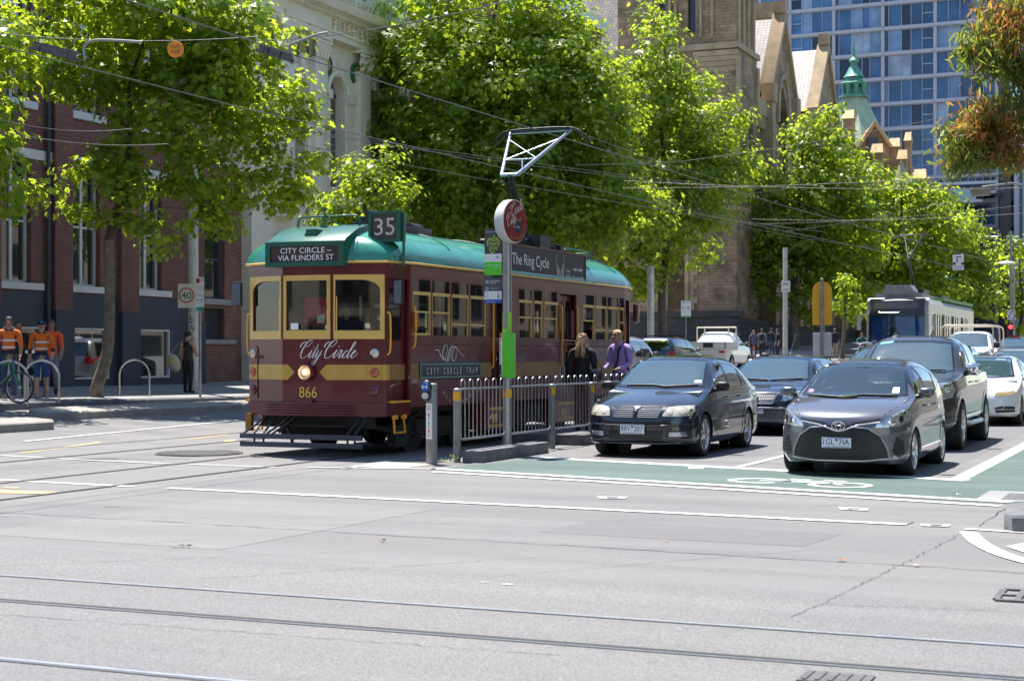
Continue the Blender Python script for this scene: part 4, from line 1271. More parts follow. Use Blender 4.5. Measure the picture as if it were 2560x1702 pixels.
for s in(1,-1):
 for fl in(False, True):
  def PC(u, v, d, s=s, fl=fl):
   a=Vector((CX_, CY_));b_=Vector((SX, 0.86));t=(b_-a).normalized();n=Vector((t.y,-t.x))
   q=a+t*u+n*d
   return Vector((s*q.x, TL-q.y if fl else q.y, v))
  ln=math.hypot(SX-CX_, .86-CY_)
  plate(body, rect(0, .07, .62, 2.86),[], PC, 0,-.05)
  plate(body, rect(.07, ln, 2.62, 2.86),[], PC, 0,-.05)
  plate(body, rect(.07, ln, .60, .80),[], PC, 0,-.05)
  plate(body, rect(ln-.05, ln, .80, 2.62),[], PC, 0,-.05)
  plate(body, rect(.07, ln-.05, .80, 2.62),[rect(.10, ln-.14, 1.72, 2.50)], PC,-.07,-.10)
  g=MB();plate(g, rect(.10, ln-.14, 1.72, 2.50),[], PC,-.083,-.087);g.build('cab_door_glass', M_TGLASS, TR)
  plate(bandm, rect(.07, ln-.05, 1.135, 1.36),[], PC,-.066,-.07, 1)
  plate(bandm, rect(0, .07, 1.135, 1.36),[], PC, .004, 0);bandm.build('waist_band',[M_BAND, M_BAND_D], TR);bandm=MB()
WIN=[(.89, 1.55),(1.55, 2.23),(2.23, 2.93),(2.93, 3.60),(4.92, 5.57),(5.60, 6.05),(6.08, 6.77),(8.02, 8.70),(8.70, 9.40),(9.40, 10.10),(10.10, 10.45)]
DOORS=[(3.80, 4.52),(6.90, 7.72)]
for s in(1,-1):
 P=SIDE[s]
 holes=[rect(a+.045, b_-.035, 1.80, 2.64)for a, b_ in WIN]+[rect(a, b_, .95, 2.62)for a, b_ in DOORS]
 plate(body, rect(.86, TL-.86, .72, 2.86), holes, P, 0,-.05)
 for a, b_ in WIN:
  u0, u1=a+.045, b_-.035;cream=MB();glass=MB()
  plate(cream, rect(u0, u1, 2.405, 2.455),[], P, .012,-.03)
  op=rng.random()<.55
  mid=2.15 if op else 1.98
  plate(cream, rect(u0, u1, mid-.012, mid+.014),[], P, .004,-.03)
  plate(cream, rect(u0, u0+.014, 1.80, 2.405),[], P, .002,-.03)
  plate(cream, rect(u1-.014, u1, 1.80, 2.405),[], P, .002,-.03)
  if s==1 and a<1:plate(cream, rect(u0, u1, 1.80, 1.83),[], P, .006,-.03)
  plate(glass, rect(u0, u1, 2.455, 2.64),[], P,-.012,-.016)
  plate(glass, rect(u0, u1, mid, 2.405),[], P,-.016,-.020)
  if not op or rng.random()<.6:plate(glass, rect(u0, u1, 1.80, mid),[], P,-.026,-.030)
  wd=cream.build('window', M_CREAM, TR);glass.build('pane', M_TGLASS, wd)
 plate(body, rect(.86, TL-.86, 1.745, 1.785),[], P, .022, 0)
 plate(body, rect(.86, TL-.86, 1.69, 1.712),[], P, .010, 0)
 for a, b_ in((.86, 3.80),(4.52, 6.90),(7.72, TL-.86)):
  plate(bandm, rect(a, b_, 1.135, 1.375),[], P, .004, 0, 1);bandm.build('waist_band',[M_BAND, M_BAND_D], TR);bandm=MB()
  k=int((b_-a)/.07)
  for i in range(k):
   y=a+.04+i*.07
   body.bx(*(sorted((s*SX, s*(SX+.008)))), y, y+.018, 1.650, 1.668)
 for a, b_ in DOORS:
  w=b_-a
  for q in(0, 1):
   u0=a+q*w/2+.01;u1=u0+w/2-.02
   plate(body, rect(u0, u1, .62, 2.60),[rect(u0+.06, u1-.05, 1.75, 2.50), rect(u0+.06, u1-.05, .95, 1.55)], P,-.10,-.13)
   for z0, z1 in((1.75, 2.50),(.95, 1.55)):
    g=MB();plate(g, rect(u0+.06, u1-.05, z0, z1),[], P,-.112,-.116);g.build('door_glass', M_TGLASS, TR)
  plate(body, rect(a-.25, b_+.25, .26, .72),[], P, 0,-.4)
  for z in(.30, .585):
   g=MB();plate(g, rect(a-.12, b_+.12, z, z+.045),[], P, .01, 0);g.build('step_edge', M_YRAIL, TR)
  g=MB();plate(g, rect(a+.04, a+.26, .38, .52),[], P, .006, 0);g.build('step_plate', M_YRAIL, TR)
o_body=body.build('body', M_MAROON, TR)
b=MB()
b.bx(-1.2, 1.2, .35, TL-.35, .78, .84, 0)
b.bx(-1.2, 1.2, .35, TL-.35, 2.80, 2.83, 1)
for y in(1.15, TL-1.15):
 for x0, x1 in((-1.2,-.75),(-.05, .12),(.72, 1.2)):
  b.bx(x0, x1, y-.02, y+.02, .84, 2.8, 2)
 b.bx(-.75,-.05, y-.015, y+.015, .84, 1.9, 2)
 b.bx(-1.2, 1.2, y-.02, y+.02, 2.4, 2.8, 2)
for y in(1.9, 3.0, 5.2, 6.2, 8.4, 9.4, 10.0):
 for s in(1,-1):
  b.bx(s*.72-.38, s*.72+.38, y-.22, y+.22, 1.18, 1.26, 3)
  b.bx(s*.72-.38, s*.72+.38, y-.03, y+.03, 1.26, 1.72, 3)
for y in(3.72, 4.6, 6.84, 7.78):
 for s in(1,-1):
  b.cyl((s*.62, y, .84),(s*.62, y, 2.8), .016, n=8, mi=4)
  b.bx(s*.66, s*1.2, y-.015, y+.015, .84, 1.7, 2)
b.bx(-1.0, 1.0, .16, .42, 1.45, 1.50, 2)
b.bx(.05, .45, .5, .62, 1.0, 1.6, 2)
b.build('saloon_interior',[M_WOOD, M_INT, M_WOOD, M_SEATG, M_YRAIL], TR)
b=MB()
for z in(.625, .665, .705, .745, .785):
 b.tube([(-CX_-.02, CY_+.03, z),(-FW,-.035, z),(FW,-.035, z),(CX_+.02, CY_+.03, z)], .026, 8)
for i,(P, W_)in enumerate(zip(facets(False),(SW, 2*FW, SW))):
 plate(b, rect(-.005, W_+.005, .60, .80),[], P, .028,-.05)
b.bx(-.12, .12,-.06,-.02, .80, .84)
b.build('bumper', M_MAROON_D, TR)
def roof_z(y, x):
 yy=min(y, TL-y)
 w=roof_w(y)
 q=min(1, max(0, yy/1.35));top=2.90+.56*(1-(1-q)**2.6)**(1/2.2)
 a=min(1, abs(x)/w)
 return 2.87+(top-2.87)*(1-a**2.5)**(1/2.0)
def roof_w(y):
 yy=min(y, TL-y)
 if yy<CY_:return FW+(CX_-FW)*max(0.0,(yy+.03))/(CY_+.03)+.05
 return interp(yy,[(CY_, CX_+.05),(.86, SX+.05),(2, SX+.055)])
b=MB();ys=[-.03,-.015, .01, .04, .08, .13, .19, CY_, .36, .45, .56, .7, .86, 1.05, 1.3, 1.7, 2.4]
ys=ys+[3.2+i*(TL-6.4)/8 for i in range(9)]+[TL-y for y in ys[::-1]]
n=28
for y in ys:
 w=roof_w(y)
 for j in range(n+1):
  a=-1+2*j/n
  a=math.copysign(1-(1-abs(a))**1.6, a)
  b.v.append((a*w, y, roof_z(y, a*w)))
for i in range(len(ys)-1):
 for j in range(n):
  b.f.append((i*(n+1)+j, i*(n+1)+j+1,(i+1)*(n+1)+j+1,(i+1)*(n+1)+j));b.m.append(0)
roof=b.build('roof', M_RGREEN, TR, ang=60)
b=MB()
for y in(2.35, 4.3, 6.4, 8.6, 10.1):                     # canvas battens
 b.tube([(x*roof_w(y), y, roof_z(y, x*roof_w(y))+.004)for x in[-1+i/10 for i in range(21)]], .012, 6)
b.bx(-.09, .09, .12, .75, 3.27, 3.36);b.bx(-.1, .1, .10, .22, 3.17, 3.30)
for s in(1,-1):
 b.bx(s*.8-.02, s*.8+.02, 1.5, TL-1.5, 3.33, 3.37)
b.build('batten', M_DGREEN, roof)
b=MB()
gut=[(-SX-.06, TL-.86),(-SX-.06, .86),(-CX_-.05, CY_),(-FW-.15,-.0),]
for s in(1,-1):
 b.tube([(s*(SX+.055), TL-.86, 2.862),(s*(SX+.055), .86, 2.862),(s*(CX_+.05), CY_-.01, 2.862),(s*(FW+.2), .035, 2.862)], .020, 6)
 b.tube([(s*(SX+.055), TL-.86, 2.862),(s*(CX_+.05), TL-CY_, 2.862),(s*(FW+.1), TL, 2.862)], .020, 6)
b.build('gutter', M_CREAM, roof)
def dest_box(fl):
 b=MB()
 prof=[(-.065, 2.80),(-.065, 3.16),(-.02, 3.20),(.35, 3.37),(.75, 3.46),(.75, 2.86)]
 def sy(y):return TL-y if fl else y
 hw=.66
 b.add([(-hw, sy(y), z)for y, z in prof]+[(hw, sy(y), z)for y, z in prof],
   [(i,(i+1)%6,(i+1)%6+6, i+6)for i in range(6)]+[tuple(range(6)), tuple(range(11, 5,-1))])
 P=(lambda u, v, d:Vector((-u, TL+.065+d, v)))if fl else(lambda u, v, d:Vector((u,-.065-d, v)))
 plate(b, rect(-.66, .66, 2.80, 3.165),[rect(-.58, .58, 2.865, 3.10)], P, .03, 0)
 o=b.build('destination_box', M_DGREEN, roof, bev=.012)
 return o
dbox=dest_box(False);dest_box(True)
b=MB();b.bx(-.58, .58,-.072,-.067, 2.865, 3.10)
dg=b.build('destination_blind', mat('blind_brown_black',(0.035, 0.022, 0.022), .35, var=.15, coat=.4), roof)
b=MB()
b.text('CITY CIRCLE –',(0.02,-.076, 3.035),(1, 0, 0),(0, 0, 1), .082, .86)
b.text('VIA FLINDERS ST',(0.02,-.076, 2.928),(1, 0, 0),(0, 0, 1), .082, .94)
b.build('destination_lettering', M_LETW, roof)
b=MB()
fy=.62
b.tube(cat_rom([(-.52, fy, 3.30),(-.52, fy, 3.50),(-.48, fy, 3.575),(-.40, fy, 3.59)], 4)+cat_rom([(.44, fy, 3.59),(.50, fy, 3.575),(.54, fy, 3.5),(.54, fy, 3.28)], 4), .014, 8)
b.cyl((-.06, fy, 3.38),(-.06, fy, 3.70), .016)
b.cyl((-.06, fy, 3.60),(-.28, fy+.25, 3.44), .012);b.cyl((-.06, fy, 3.60),(.12, fy+.25, 3.44), .012)
b.bx(-.11,-.01, fy-.05, fy+.05, 3.40, 3.44);b.bx(-.08,-.04, fy-.04, fy+.04, 3.68, 3.72)
b.build('roof_frame', M_DGREEN, TR)
b=MB()
nb=(1.06, .52)
P=lambda u, v, d:Vector((nb[0]+u, nb[1]-d, v))
b.bx(nb[0]-.245, nb[0]+.245, nb[1]-.09, nb[1]+.12, 3.17, 3.60)
plate(b, rect(-.255, .255, 3.16, 3.61),[rect(-.21, .21, 3.20, 3.57)], P, .12, .09)
b.tube([(nb[0]+.27, nb[1], 3.6),(nb[0]+.27, nb[1], 2.80)], .022, 8)
b.tube([(nb[0]+.27, nb[1], 3.02),(nb[0]+.21, nb[1]+.03, 2.95),(nb[0]+.21, nb[1]+.03, 2.86)], .012, 6)
b.cyl((nb[0]+.05, nb[1]+.05, 3.17),(nb[0]+.15, nb[1]+.05, 3.08), .02)
nbox=b.build('route_number_box', M_DGREEN, TR, bev=.006)
b=MB();b.bx(nb[0]-.21, nb[0]+.21, nb[1]-.098, nb[1]-.094, 3.20, 3.57)
b.build('number_blind', mat('number_blind_dark',(0.06, 0.045, 0.04), .5, var=.3, scale=9), nbox)
b=MB()
b.text('3',(nb[0]-.09, nb[1]-.104, 3.385),(1, 0, 0),(0, 0, 1), .25, .145);b.text('5',(nb[0]+.10, nb[1]-.104, 3.385),(1, 0, 0),(0, 0, 1), .25, .145)
b.build('number_lettering', mat('aged_white_lettering',(.55, .48, .40), .6, var=.35, scale=14), nbox)
b=MB();b.lathe([(.0,-.01),(.135,-.01),(.145,-.05),(.125,-.09),(.105,-.085)],(0, 0, 1.245), 'y', 28)
for i in range(len(b.v)):pass
hl=b.build('headlamp', M_MAROON, TR)
b=MB();b.lathe([(.105,-.085),(.085,-.06),(.04,-.05),(0.0,-.048)],(0, 0, 1.245), 'y', 24)
b.build('reflector', M_LAMPRIM, hl)
b=MB();b.sph((0,-.075, 1.25),(.045, .03, .045));b.build('bulb', M_LAMP, hl)
F0=facets(False)
for i, P, u in((0, F0[0], .11),(2, F0[2], SW-.17)):
 b=MB();plate(b,[(u-.10, .85),(u+.10, .85),(u+.10, 1.60),(u+.06, 1.64),(u-.06, 1.64),(u-.10, 1.60)],[], P, .016, 0)
 pn=b.build('lamp_panel', M_MAROON, TR, bev=.006)
 b=MB();plate(b, rect(u-.098, u+.098, 1.137, 1.358),[], P, .020, .017);b.build('panel_band', M_BAND, pn)
 for z, m, r in((1.525, M_CLEARL, .055),(1.245, M_ORANGE, .062),(.975, M_REDLENS, .062)):
  b=MB();c_=P(u, z, .018);n_=(P(u, z, 1)-P(u, z, 0)).normalized()
  uu, ww=frame(n_);vs=[];k=18
  for rr, dd in((r+.012, 0),(r+.012, .012),(r, .022),(r*.6, .032),(0.001, .036)):
   for j in range(k):
    a=2*math.pi*j/k;vs.append(c_+(uu*math.cos(a)+ww*math.sin(a))*rr+n_*dd)
  b.add(vs,[(q*k+j, q*k+(j+1)%k,(q+1)*k+(j+1)%k,(q+1)*k+j)for q in range(4)for j in range(k)])
  b.build('lamp', m, TR)
b=MB();P=F0[1];b.text('866',(0.02,-.006, .955),(1, 0, 0),(0, 0, 1), .165, .30);b.build('fleet_number', M_LETY, TR)
# script lettering drawn as pen strokes
def pen(mb, pts, o, right, up, s, shear=.45, wmax=.055, wmin=.016, mi=0):
 c_=cat_rom([Vector(p)for p in pts], 7);ws=[]
 for i in range(len(c_)):
  t=c_[min(i+1, len(c_)-1)]-c_[max(0, i-1)]
  down=max(0.0,-t.y/max(1e-6, t.length))
  ws.append((wmin+(wmax-wmin)*down**1.5)*s)
 mb.ribbon([((p.x+shear*p.y)*s, p.y*s)for p in c_], ws, o, right, up, mi)
SCRIPT={
 'C':([[(.30, 1.28),(.14, 1.22),(.10, 1.05),(.25, .96),(.45, 1.02),(.62, 1.25),(.60, 1.45),(.48, 1.50),(.25, 1.30),(.04, .8),(.02, .35),(.16, .05),(.40, .0),(.66, .18),(.82, .45)],[(.30, 1.28),(.0, 1.34),(-.22, 1.2),(-.3, 1.0),(-.2, .88)]], .80),
 'i':([[(-.02, .3),(.10, .62),(.13, .66),(.07, .25),(.12, .03),(.22, .06),(.36, .34)],[(.20, .95),(.19, .90)]], .34),
 't':([[(.0, .3),(.12, .7),(.19, 1.12),(.10, .3),(.13, .03),(.23, .06),(.36, .34)],[(-.0, .74),(.34, .76)]], .34),
 'y':([[(-.02, .3),(.08, .64),(.05, .25),(.12, .04),(.24, .12),(.38, .64),(.30, .1),(.16,-.45),(.0,-.56),(-.08,-.42),(.06,-.2),(.5, .34)]], .5),
 'r':([[(-.02, .3),(.10, .70),(.12, .6),(.26, .62),(.20, .2),(.25, .03),(.34, .08),(.44, .34)]], .42),
 'c':([[(.0, .3),(.2, .6),(.30, .58),(.24, .64),(.10, .45),(.06, .16),(.16, .02),(.28, .08),(.40, .34)]], .38),
 'l':([[(.0, .3),(.20, .75),(.30, 1.22),(.22, 1.34),(.14, 1.1),(.08, .3),(.12, .03),(.22, .06),(.36, .34)]], .34),
 'e':([[(.0, .3),(.18, .42),(.26, .58),(.18, .66),(.08, .46),(.06, .16),(.16, .02),(.30, .10),(.50, .42)]], .4)}
def script_word(mb, word, x, s, o, right, up,**kw):
 for ch in word:
  st, adv=SCRIPT[ch]
  for q in st:
   pen(mb,[(px_+x, py_)for px_, py_ in q], o, right, up, s,**kw)
  x+=adv
 return x
b=MB()
s_=.178
o_=Vector((-.13,-.0065, 1.455))
x=script_word(b, 'City', 0, s_, o_,(1, 0, 0),(0, 0, 1), wmax=.085, wmin=.035)
b2=MB();x2=script_word(b2, 'Circle', 0, s_, Vector((0, 0, 0)),(1, 0, 0),(0, 0, 1), wmax=.085, wmin=.035)
PF=F0[2]
def wrap(p):
 u=p[0];xx=-.13+(x+.30)*s_+u
 if xx<=FW:return Vector((xx,-.0065, 1.455+p[2]))
 return PF(xx-FW, 1.455+p[2], .0065)
b2.v=[tuple(wrap(p))for p in b2.v]
b.add(b2.v, b2.f)
b.build('script_lettering', M_LETW, TR, recalc=False)
for s in(1,-1):
 rt=(0, 1, 0)if s==1 else(0,-1, 0)
 xs_=s*(SX+.006)
 b=MB()
 o_=Vector((xs_, 2.20, 1.53))
 sw=[[(-.52, .05),(-.40, .04),(-.30,-.06),(-.22,-.1),(-.14,-.04),(-.08, .08),(-.12, .13),(-.2, .1),(-.26,-.02),(-.18,-.1),(-.02,-.08),(.06, .04),(.12, .15)],
   [(.54,-.05),(.42,-.02),(.30, .06),(.2, .1),(.12, .04),(.08,-.08),(.12,-.12),(.2,-.1),(.26, .02),(.18, .1),(.02, .08),(-.06,-.04),(-.12,-.15)],
   [(-.06,-.14),(0, 0),(.06, .14)]]
 for q in sw:
  pen(b, q, o_, rt,(0, 0, 1), 1.0, 0, .022, .010)
 b.build('scroll_emblem', M_LETW, TR, recalc=False)
 b=MB();P=SIDE[s]
 plate(b, rect(1.13, 3.36, 1.13, 1.385),[], P, .02, 0, 0)
 plate(b, rect(1.15, 3.34, 1.15, 1.365),[rect(1.165, 3.325, 1.165, 1.35)], P, .023, .0201, 1)
 nb_=b.build('name_board',[mat('bottle_green_board',(.008, .028, .026), .35, var=.1, coat=.3), mat('pale_green_line',(.22, .36, .33), .5, var=0)], TR)
 b=MB();msg='CITY CIRCLE TRAM';k=len(msg)
 for i, ch in enumerate(msg):
  if ch!=' ':
   y=1.38+(i/(k-1))*1.78
   if s==-1:y=4.49-y
   b.text(ch,(s*(SX+.026), y, 1.255), rt,(0, 0, 1), .105, .055 if ch!='I' else .022)
 b.build('board_lettering', M_LETW, nb_)
 b=MB();msg='MELBOURNE'
 for i, ch in enumerate(msg):
  a=-60+i*15
  y=2.52+.62*math.sin(R(a));z=1.06-.30*math.cos(R(a))
  if s==-1:y=5.04-y
  b.text(ch,(xs_, y, z),(0, rt[1]*math.cos(R(a*.6)), math.sin(R(a*.6))),(0,-rt[1]*math.sin(R(a*.6)), math.cos(R(a*.6))), .055)
 b.build('city_lettering', M_LETW, TR)
for s in(1,-1):
 b=MB();xs_=s*(SX+.02);P=(lambda u, v, d, xs_=xs_, s=s:Vector((xs_+s*d, u, v)))
 plate(b, rect(4.10, 8.10, 2.845, 3.40),[], P, .02,-.03)
 plate(b, rect(4.10, 8.10, 2.845, 3.40),[rect(4.13, 8.07, 2.875, 3.37)], P, .035, .0)
 ab=b.build('advertising_board', M_MAROON, TR)
 b=MB();plate(b, rect(4.13, 8.07, 2.875, 3.37),[], P, .024, .0205);b.build('poster', mat('poster_charcoal',(.022, .02, .021), .55, var=.25, scale=1.2), ab)
 rt=(0, s, 0);fy=(lambda y, s=s:y if s==1 else 12.2-y)
 b=MB()
 b.text('The Ring Cycle',(xs_+s*.027, fy(5.40), 3.115), rt,(0, 0, 1), .26, 1.66)
 for i,(dx, w, z)in enumerate(((0, .20, 3.05),(0, .20, 2.96))):
  b.text(('21 Nov–', '16 Dec')[i],(xs_+s*.027, fy(7.18), z), rt,(0, 0, 1), .065, .24)
 for y0, y1, z in((7.45, 7.65, 3.10),(7.45, 7.62, 3.075),(7.7, 7.92, 3.10),(7.7, 7.9, 3.075),(7.42, 7.52, 2.95),(7.62, 7.70, 2.95),(7.78, 7.95, 2.95)):
  b.bx(*sorted((xs_+s*.0245, xs_+s*.027)),*sorted((fy(y0), fy(y1))), z-.006, z+.008)
 b.build('poster_lettering', M_LETW, ab)
 b=MB()
 for c0, flip in((6.68, 1),(6.90,-1)):
  o_=Vector((xs_+s*.026, fy(c0), 2.88));
  for pts, w in(([(0, 0),(-.01, .1),(0, .2)],[.11, .09, .12]),([(0, .2),(0, .24)],[.03, .03]),([(-.05, .18),(-.09, .30),(-.05, .46)],[.035, .03, .02]),([(.05, .18),(.10, .08),(.06, .0)],[.035, .03, .025])):
   b.ribbon([(flip*x_*1.0, y_)for x_, y_ in pts], w, o_, rt,(0, 0, 1), 0)
  b.ribbon([(0, .235),(0, .265),(0, .295)],[.04, .055, .03], o_+Vector((s*.0005, 0, 0)), rt,(0, 0, 1), 1)
 b.build('poster_figures',[mat('printed_pale',(.42, .36, .33), .6, var=.5, scale=25), mat('printed_skin',(.40, .22, .15), .6, var=.3, scale=25)], ab, recalc=False)
for s in(1,-1):
 b=MB()
 mx_=s*(SX+.06)if s==1 else-CX_-.16;my_=.36 if s==1 else .18
 b.obx((mx_, my_, 2.42),(.17, .05, .37), Matrix.Rotation(R(-10*s), 3, 'Z'))
 b2=b.build('mirror', M_BLACK, TR, bev=.02)
 b=MB();b.obx((mx_, my_-.03, 2.42),(.135, .008, .33), Matrix.Rotation(R(-10*s), 3, 'Z'));b.build('mirror_back', mat('mirror_back',(.10, .13, .15), .25, var=.1), b2)
 b=MB();b.tube([(mx_, my_+.02, 2.25),(mx_, my_+.03, 2.2),(s*CX_, CY_+.02, 2.15)], .012, 6);b.build('mirror_arm', M_BLACK, b2)
 b=MB()
 b.tube(cat_rom([(s*(CX_+.0), CY_+.02, 2.13),(s*(CX_+.05), CY_+.02, 2.08),(s*(CX_+.06), CY_+.02, 1.8),(s*(CX_+.05), CY_+.02, 1.56),(s*(CX_+.0), CY_+.02, 1.5)], 5), .014, 8)
 b.build('grab_rail', M_YRAIL, TR)
 b=MB()
 b.tube(cat_rom([(s*SX, .92, 2.22),(s*(SX+.05), .92, 2.17),(s*(SX+.05), .92, 1.7),(s*SX, .92, 1.6)], 5), .014, 8)
 b.build('grab_rail', M_YRAIL, TR)
 for y in[q for a, b_ in DOORS for q in(a+.02, b_-.02)]+[a+.5*(b_-a)for a, b_ in DOORS[:0]]:
  b=MB();b.tube([(s*(SX+.0), y, 2.40),(s*(SX+.03), y, 2.36),(s*(SX+.03), y, 1.32),(s*SX, y, 1.28)], .017, 8)
  b.build('grab_rail', M_YRAIL, TR)
 b=MB();b.sph((s*(SX+.02), .98, 2.0),(.05, .05, .16));b.build('side_indicator', M_ORANGE, TR)
 b=MB();b.sph((s*(SX+.02), TL-.98, 1.95),(.04, .05, .16));b.build('side_indicator', M_ORANGE, TR)
 b=MB();b.obx((s*(SX+.13), TL-.55, 2.35),(.10, .16, .38), Matrix.Identity(3));b.build('mirror', M_MAROON, TR, bev=.03)
 b=MB();y0=CY_+.1
 x0=s*(CX_+.04)
 b.tube([(x0, y0+.05, .60),(x0+s*.03, y0+.02, .36),(x0+s*.03, y0+.36, .36),(x0+s*.02, y0+.32, .60)], .018, 8)
 b.bx(*sorted((x0, x0+s*.05)), y0, y0+.1, .56, .62);b.bx(*sorted((x0, x0+s*.05)), y0+.28, y0+.38, .56, .62)
 b.build('step_stirrup', M_YRAIL, TR)
 b=MB();b.bx(*sorted((s*(CX_-.02), s*(SX+.015))), CY_+.06, .84, .80, .83);b.build('step_edge', M_YRAIL, TR)
b=MB();b.bx(-CX_+.0,-CX_+.10, .16, .24, .36, .62);b.build('bumper_post', mat('ochre_post',(.30, .14, .02), .5), TR)
b=MB();b.tube([(.36,-.02, 2.20),(.33,-.03, 2.18),(.0,-.03, 1.92)], .007, 6);b.tube([(.06,-.034, 1.98),(-.04,-.034, 1.86)], .006, 6);b.build('wiper', M_BLACK, TR)
b=MB();b.bx(-.27,-.14,-.012,-.010, 1.875, 1.97);b.build('notice', M_LETW, TR)
b=MB();b.bx(.15, .28, .03, .034, 1.97, 2.10);b.build('notice', mat('buff_paper',(.5, .45, .36), .7), TR)
b=MB();b.bx(.33, .42, .04, .044, 1.86, 1.96);b.build('notice', mat('yellow_paper',(.65, .42, .05), .7), TR)
b=MB();b.bx(-.40, .12, .60, .62, 1.95, 2.36);b.build('red_reflection_panel', mat('red_reflection_panel',(.75, .02, .03), .5), TR)  # red board standing in for a red reflection in the centre window
b=MB();b.bx(.55, 1.0, 1.05, 1.3, 2.22, 2.27);b.build('white_shelf', M_LETW, TR)
b=MB()
for z in(.145, .265):
 b.bx(-1.06, 1.0,-.16,-.12, z, z+.075)
tray=b.build('lifeguard_board', M_CATCH, TR, bev=.004)
b=MB()
for x in(-.84,-.68, .74, .86):
 b.tube([(x,-.11, .17),(x,-.10, .35),(x+.06, .12, .56),(x+.06, .2, .64)], .018, 6)
for x in(-.9,-.5,-.4):
 b.tube([(x-.15,-.11, .32),(x, .0, .45),(x+.16, .12, .62)], .016, 6)
b.tube([(-.95, .05, .46),(-.5, .08, .46),(.6, .08, .46)], .014, 6);b.tube([(-.6, .25, .62),(-.45, .3, .30),(-.42, .3, .12)], .025, 6)
b.tube([(-.35, .3, .62),(-.55, .1, .35)], .03, 6)
b.build('lifeguard_strut', M_BLACK, tray)
for yc in(2.6, TL-2.6):
 b=MB()
 for s in(1,-1):
  b.bx(s*.86-.05, s*.86+.05, yc-1.15, yc+1.15, .34, .52)
  b.bx(s*.80-.14, s*.80+.14, yc-.35, yc+.35, .22, .40)
  for q in(-.85, .85):
   b.bx(s*.90-.08, s*.90+.08, yc+q-.13, yc+q+.13, .24, .50)
   b.lathe([(.0, .10),(.10, .10),(.13, .06),(.13, 0)],(s*.90, yc+q, .36), 'x', 14)if s==1 else b.lathe([(.0,-.10),(.10,-.10),(.13,-.06),(.13, 0)],(s*.90, yc+q, .36), 'x', 14)
   b.tube([(s*.93, yc+q-.3, .52),(s*.95, yc+q, .60),(s*.93, yc+q+.3, .52)], .03, 6)
  b.tube([(s*.95, yc-1.5, .2),(s*.95, yc-1.1, .30),(s*.95, yc+1.1, .30)], .02, 6)
  b.bx(s*.92-.02, s*.92+.02, yc-1.5, yc-1.1, .18, .42)
 b.bx(-.8, .8, yc-.25, yc+.25, .30, .55)
 tk=b.build('truck', M_UNDER, TR)
 for q in(-.85, .85):
  for s in(1,-1):
   b=MB()
   b.lathe([(.08,-.07),(.30,-.05),(.36,-.07),(.36, .055),(.395, .06),(.395, .085),(.30, .08),(.08, .06)],(s*.74, yc+q, .37), 'x', 26)
   b.build('wheel', M_UNDER, tk)
b=MB()
b.bx(-.9, .9, .9, TL-.9, .60, .78);b.bx(-.75, .4, .5, 1.0, .24, .62);b.bx(-1.1,-.2, 4.6, 6.4, .25, .62);b.bx(.35, 1.1, 5.2, 6.4, .30, .62)
b.tube([(.4, .25, .62),(.75, .75, .42),(1.0, 1.15, .3)], .045, 6)
b.bx(-.95, .95, .30, .36, .42, .60);b.bx(.85, 1.0, .9, 1.25, .12, .45)
b.build('underframe', M_UNDER, TR)
b=MB()
for x in(-.45, .45):
 b.bx(x-.04, x+.04, 6.3, 9.3, 3.44, 3.54)
b.bx(-.6, .6, 6.9, 7.1, 3.54, 3.62);b.bx(-.6, .6, 8.6, 8.8, 3.54, 3.62)
b.cyl((-.55, 7.4, 3.66),(.55, 7.4, 3.66), .055);b.bx(.35, .75, 7.2, 7.7, 3.50, 3.74);b.bx(-.2, .2, 7.0, 8.0, 3.52, 3.66)
b.tube([(.6, 6.8, 3.62),(.4, 7.6, 3.70),(.55, 8.4, 3.58),(.4, 9.2, 3.5)], .02, 6);b.tube([(-.6, 7.8, 3.6),(.0, 8.2, 3.72),(.6, 8.6, 3.62)], .02, 6)
for x, y in((-.45, 6.4),(.45, 6.4),(-.45, 9.2),(.45, 9.2),(.2, 8.3)):
 b.lathe([(.03, 0),(.06, .03),(.035, .05),(.06, .08),(.03, .1)],(x, y, 3.5), n=10)
pg=b.build('pantograph', M_BLACK, TR)
M_ALU=mat('painted_aluminium',(.42, .47, .55), .3, .7, var=.1)
def tloc(X, Y, Z):return(X+12.12, Y-20.42, Z)
k0=at_x(1340, 598,-12.12);k1=at_x(1283, 462,-12.12)
kn=Vector(tloc(*at_x(1274, 437,-12.12)));hd=Vector(tloc(*at_x(1352, 330,-12.12)))
b=MB()
ba=Vector((0.05, 8.3, 3.66))
b.tube([ba, kn+Vector((0, 0,-.02))],[.075, .06], 8);b.tube([ba+Vector((.0,-.3,-.05)), kn+Vector((-.1, 0,-.06))], .018, 6)
b.build('lower_arm', M_BLACK, pg)
b=MB()
hw, hs=.17, .66
kl, kr=kn+Vector((-hw, 0, 0)), kn+Vector((hw, 0, 0))
tl, tr=hd+Vector((-hs, 0, 0)), hd+Vector((hs-.02, 0, 0))
b.tube([kl, kr], .035, 8);b.tube([kl, tl],[.035, .028], 8);b.tube([kr, tr],[.038, .028], 8);b.tube([tl, tr], .022, 8)
m1=kl.lerp(tl, .35);m2=kr.lerp(tr, .35)
b.tube([m1, m2], .014, 6);b.tube([m1, kr.lerp(tr, .82)], .010, 6);b.tube([m2, kl.lerp(tl, .85)], .010, 6);b.tube([m1.lerp(m2, .55), kr.lerp(tr, .08)], .012, 6)
b.build('upper_frame', M_ALU, pg)
b=MB()
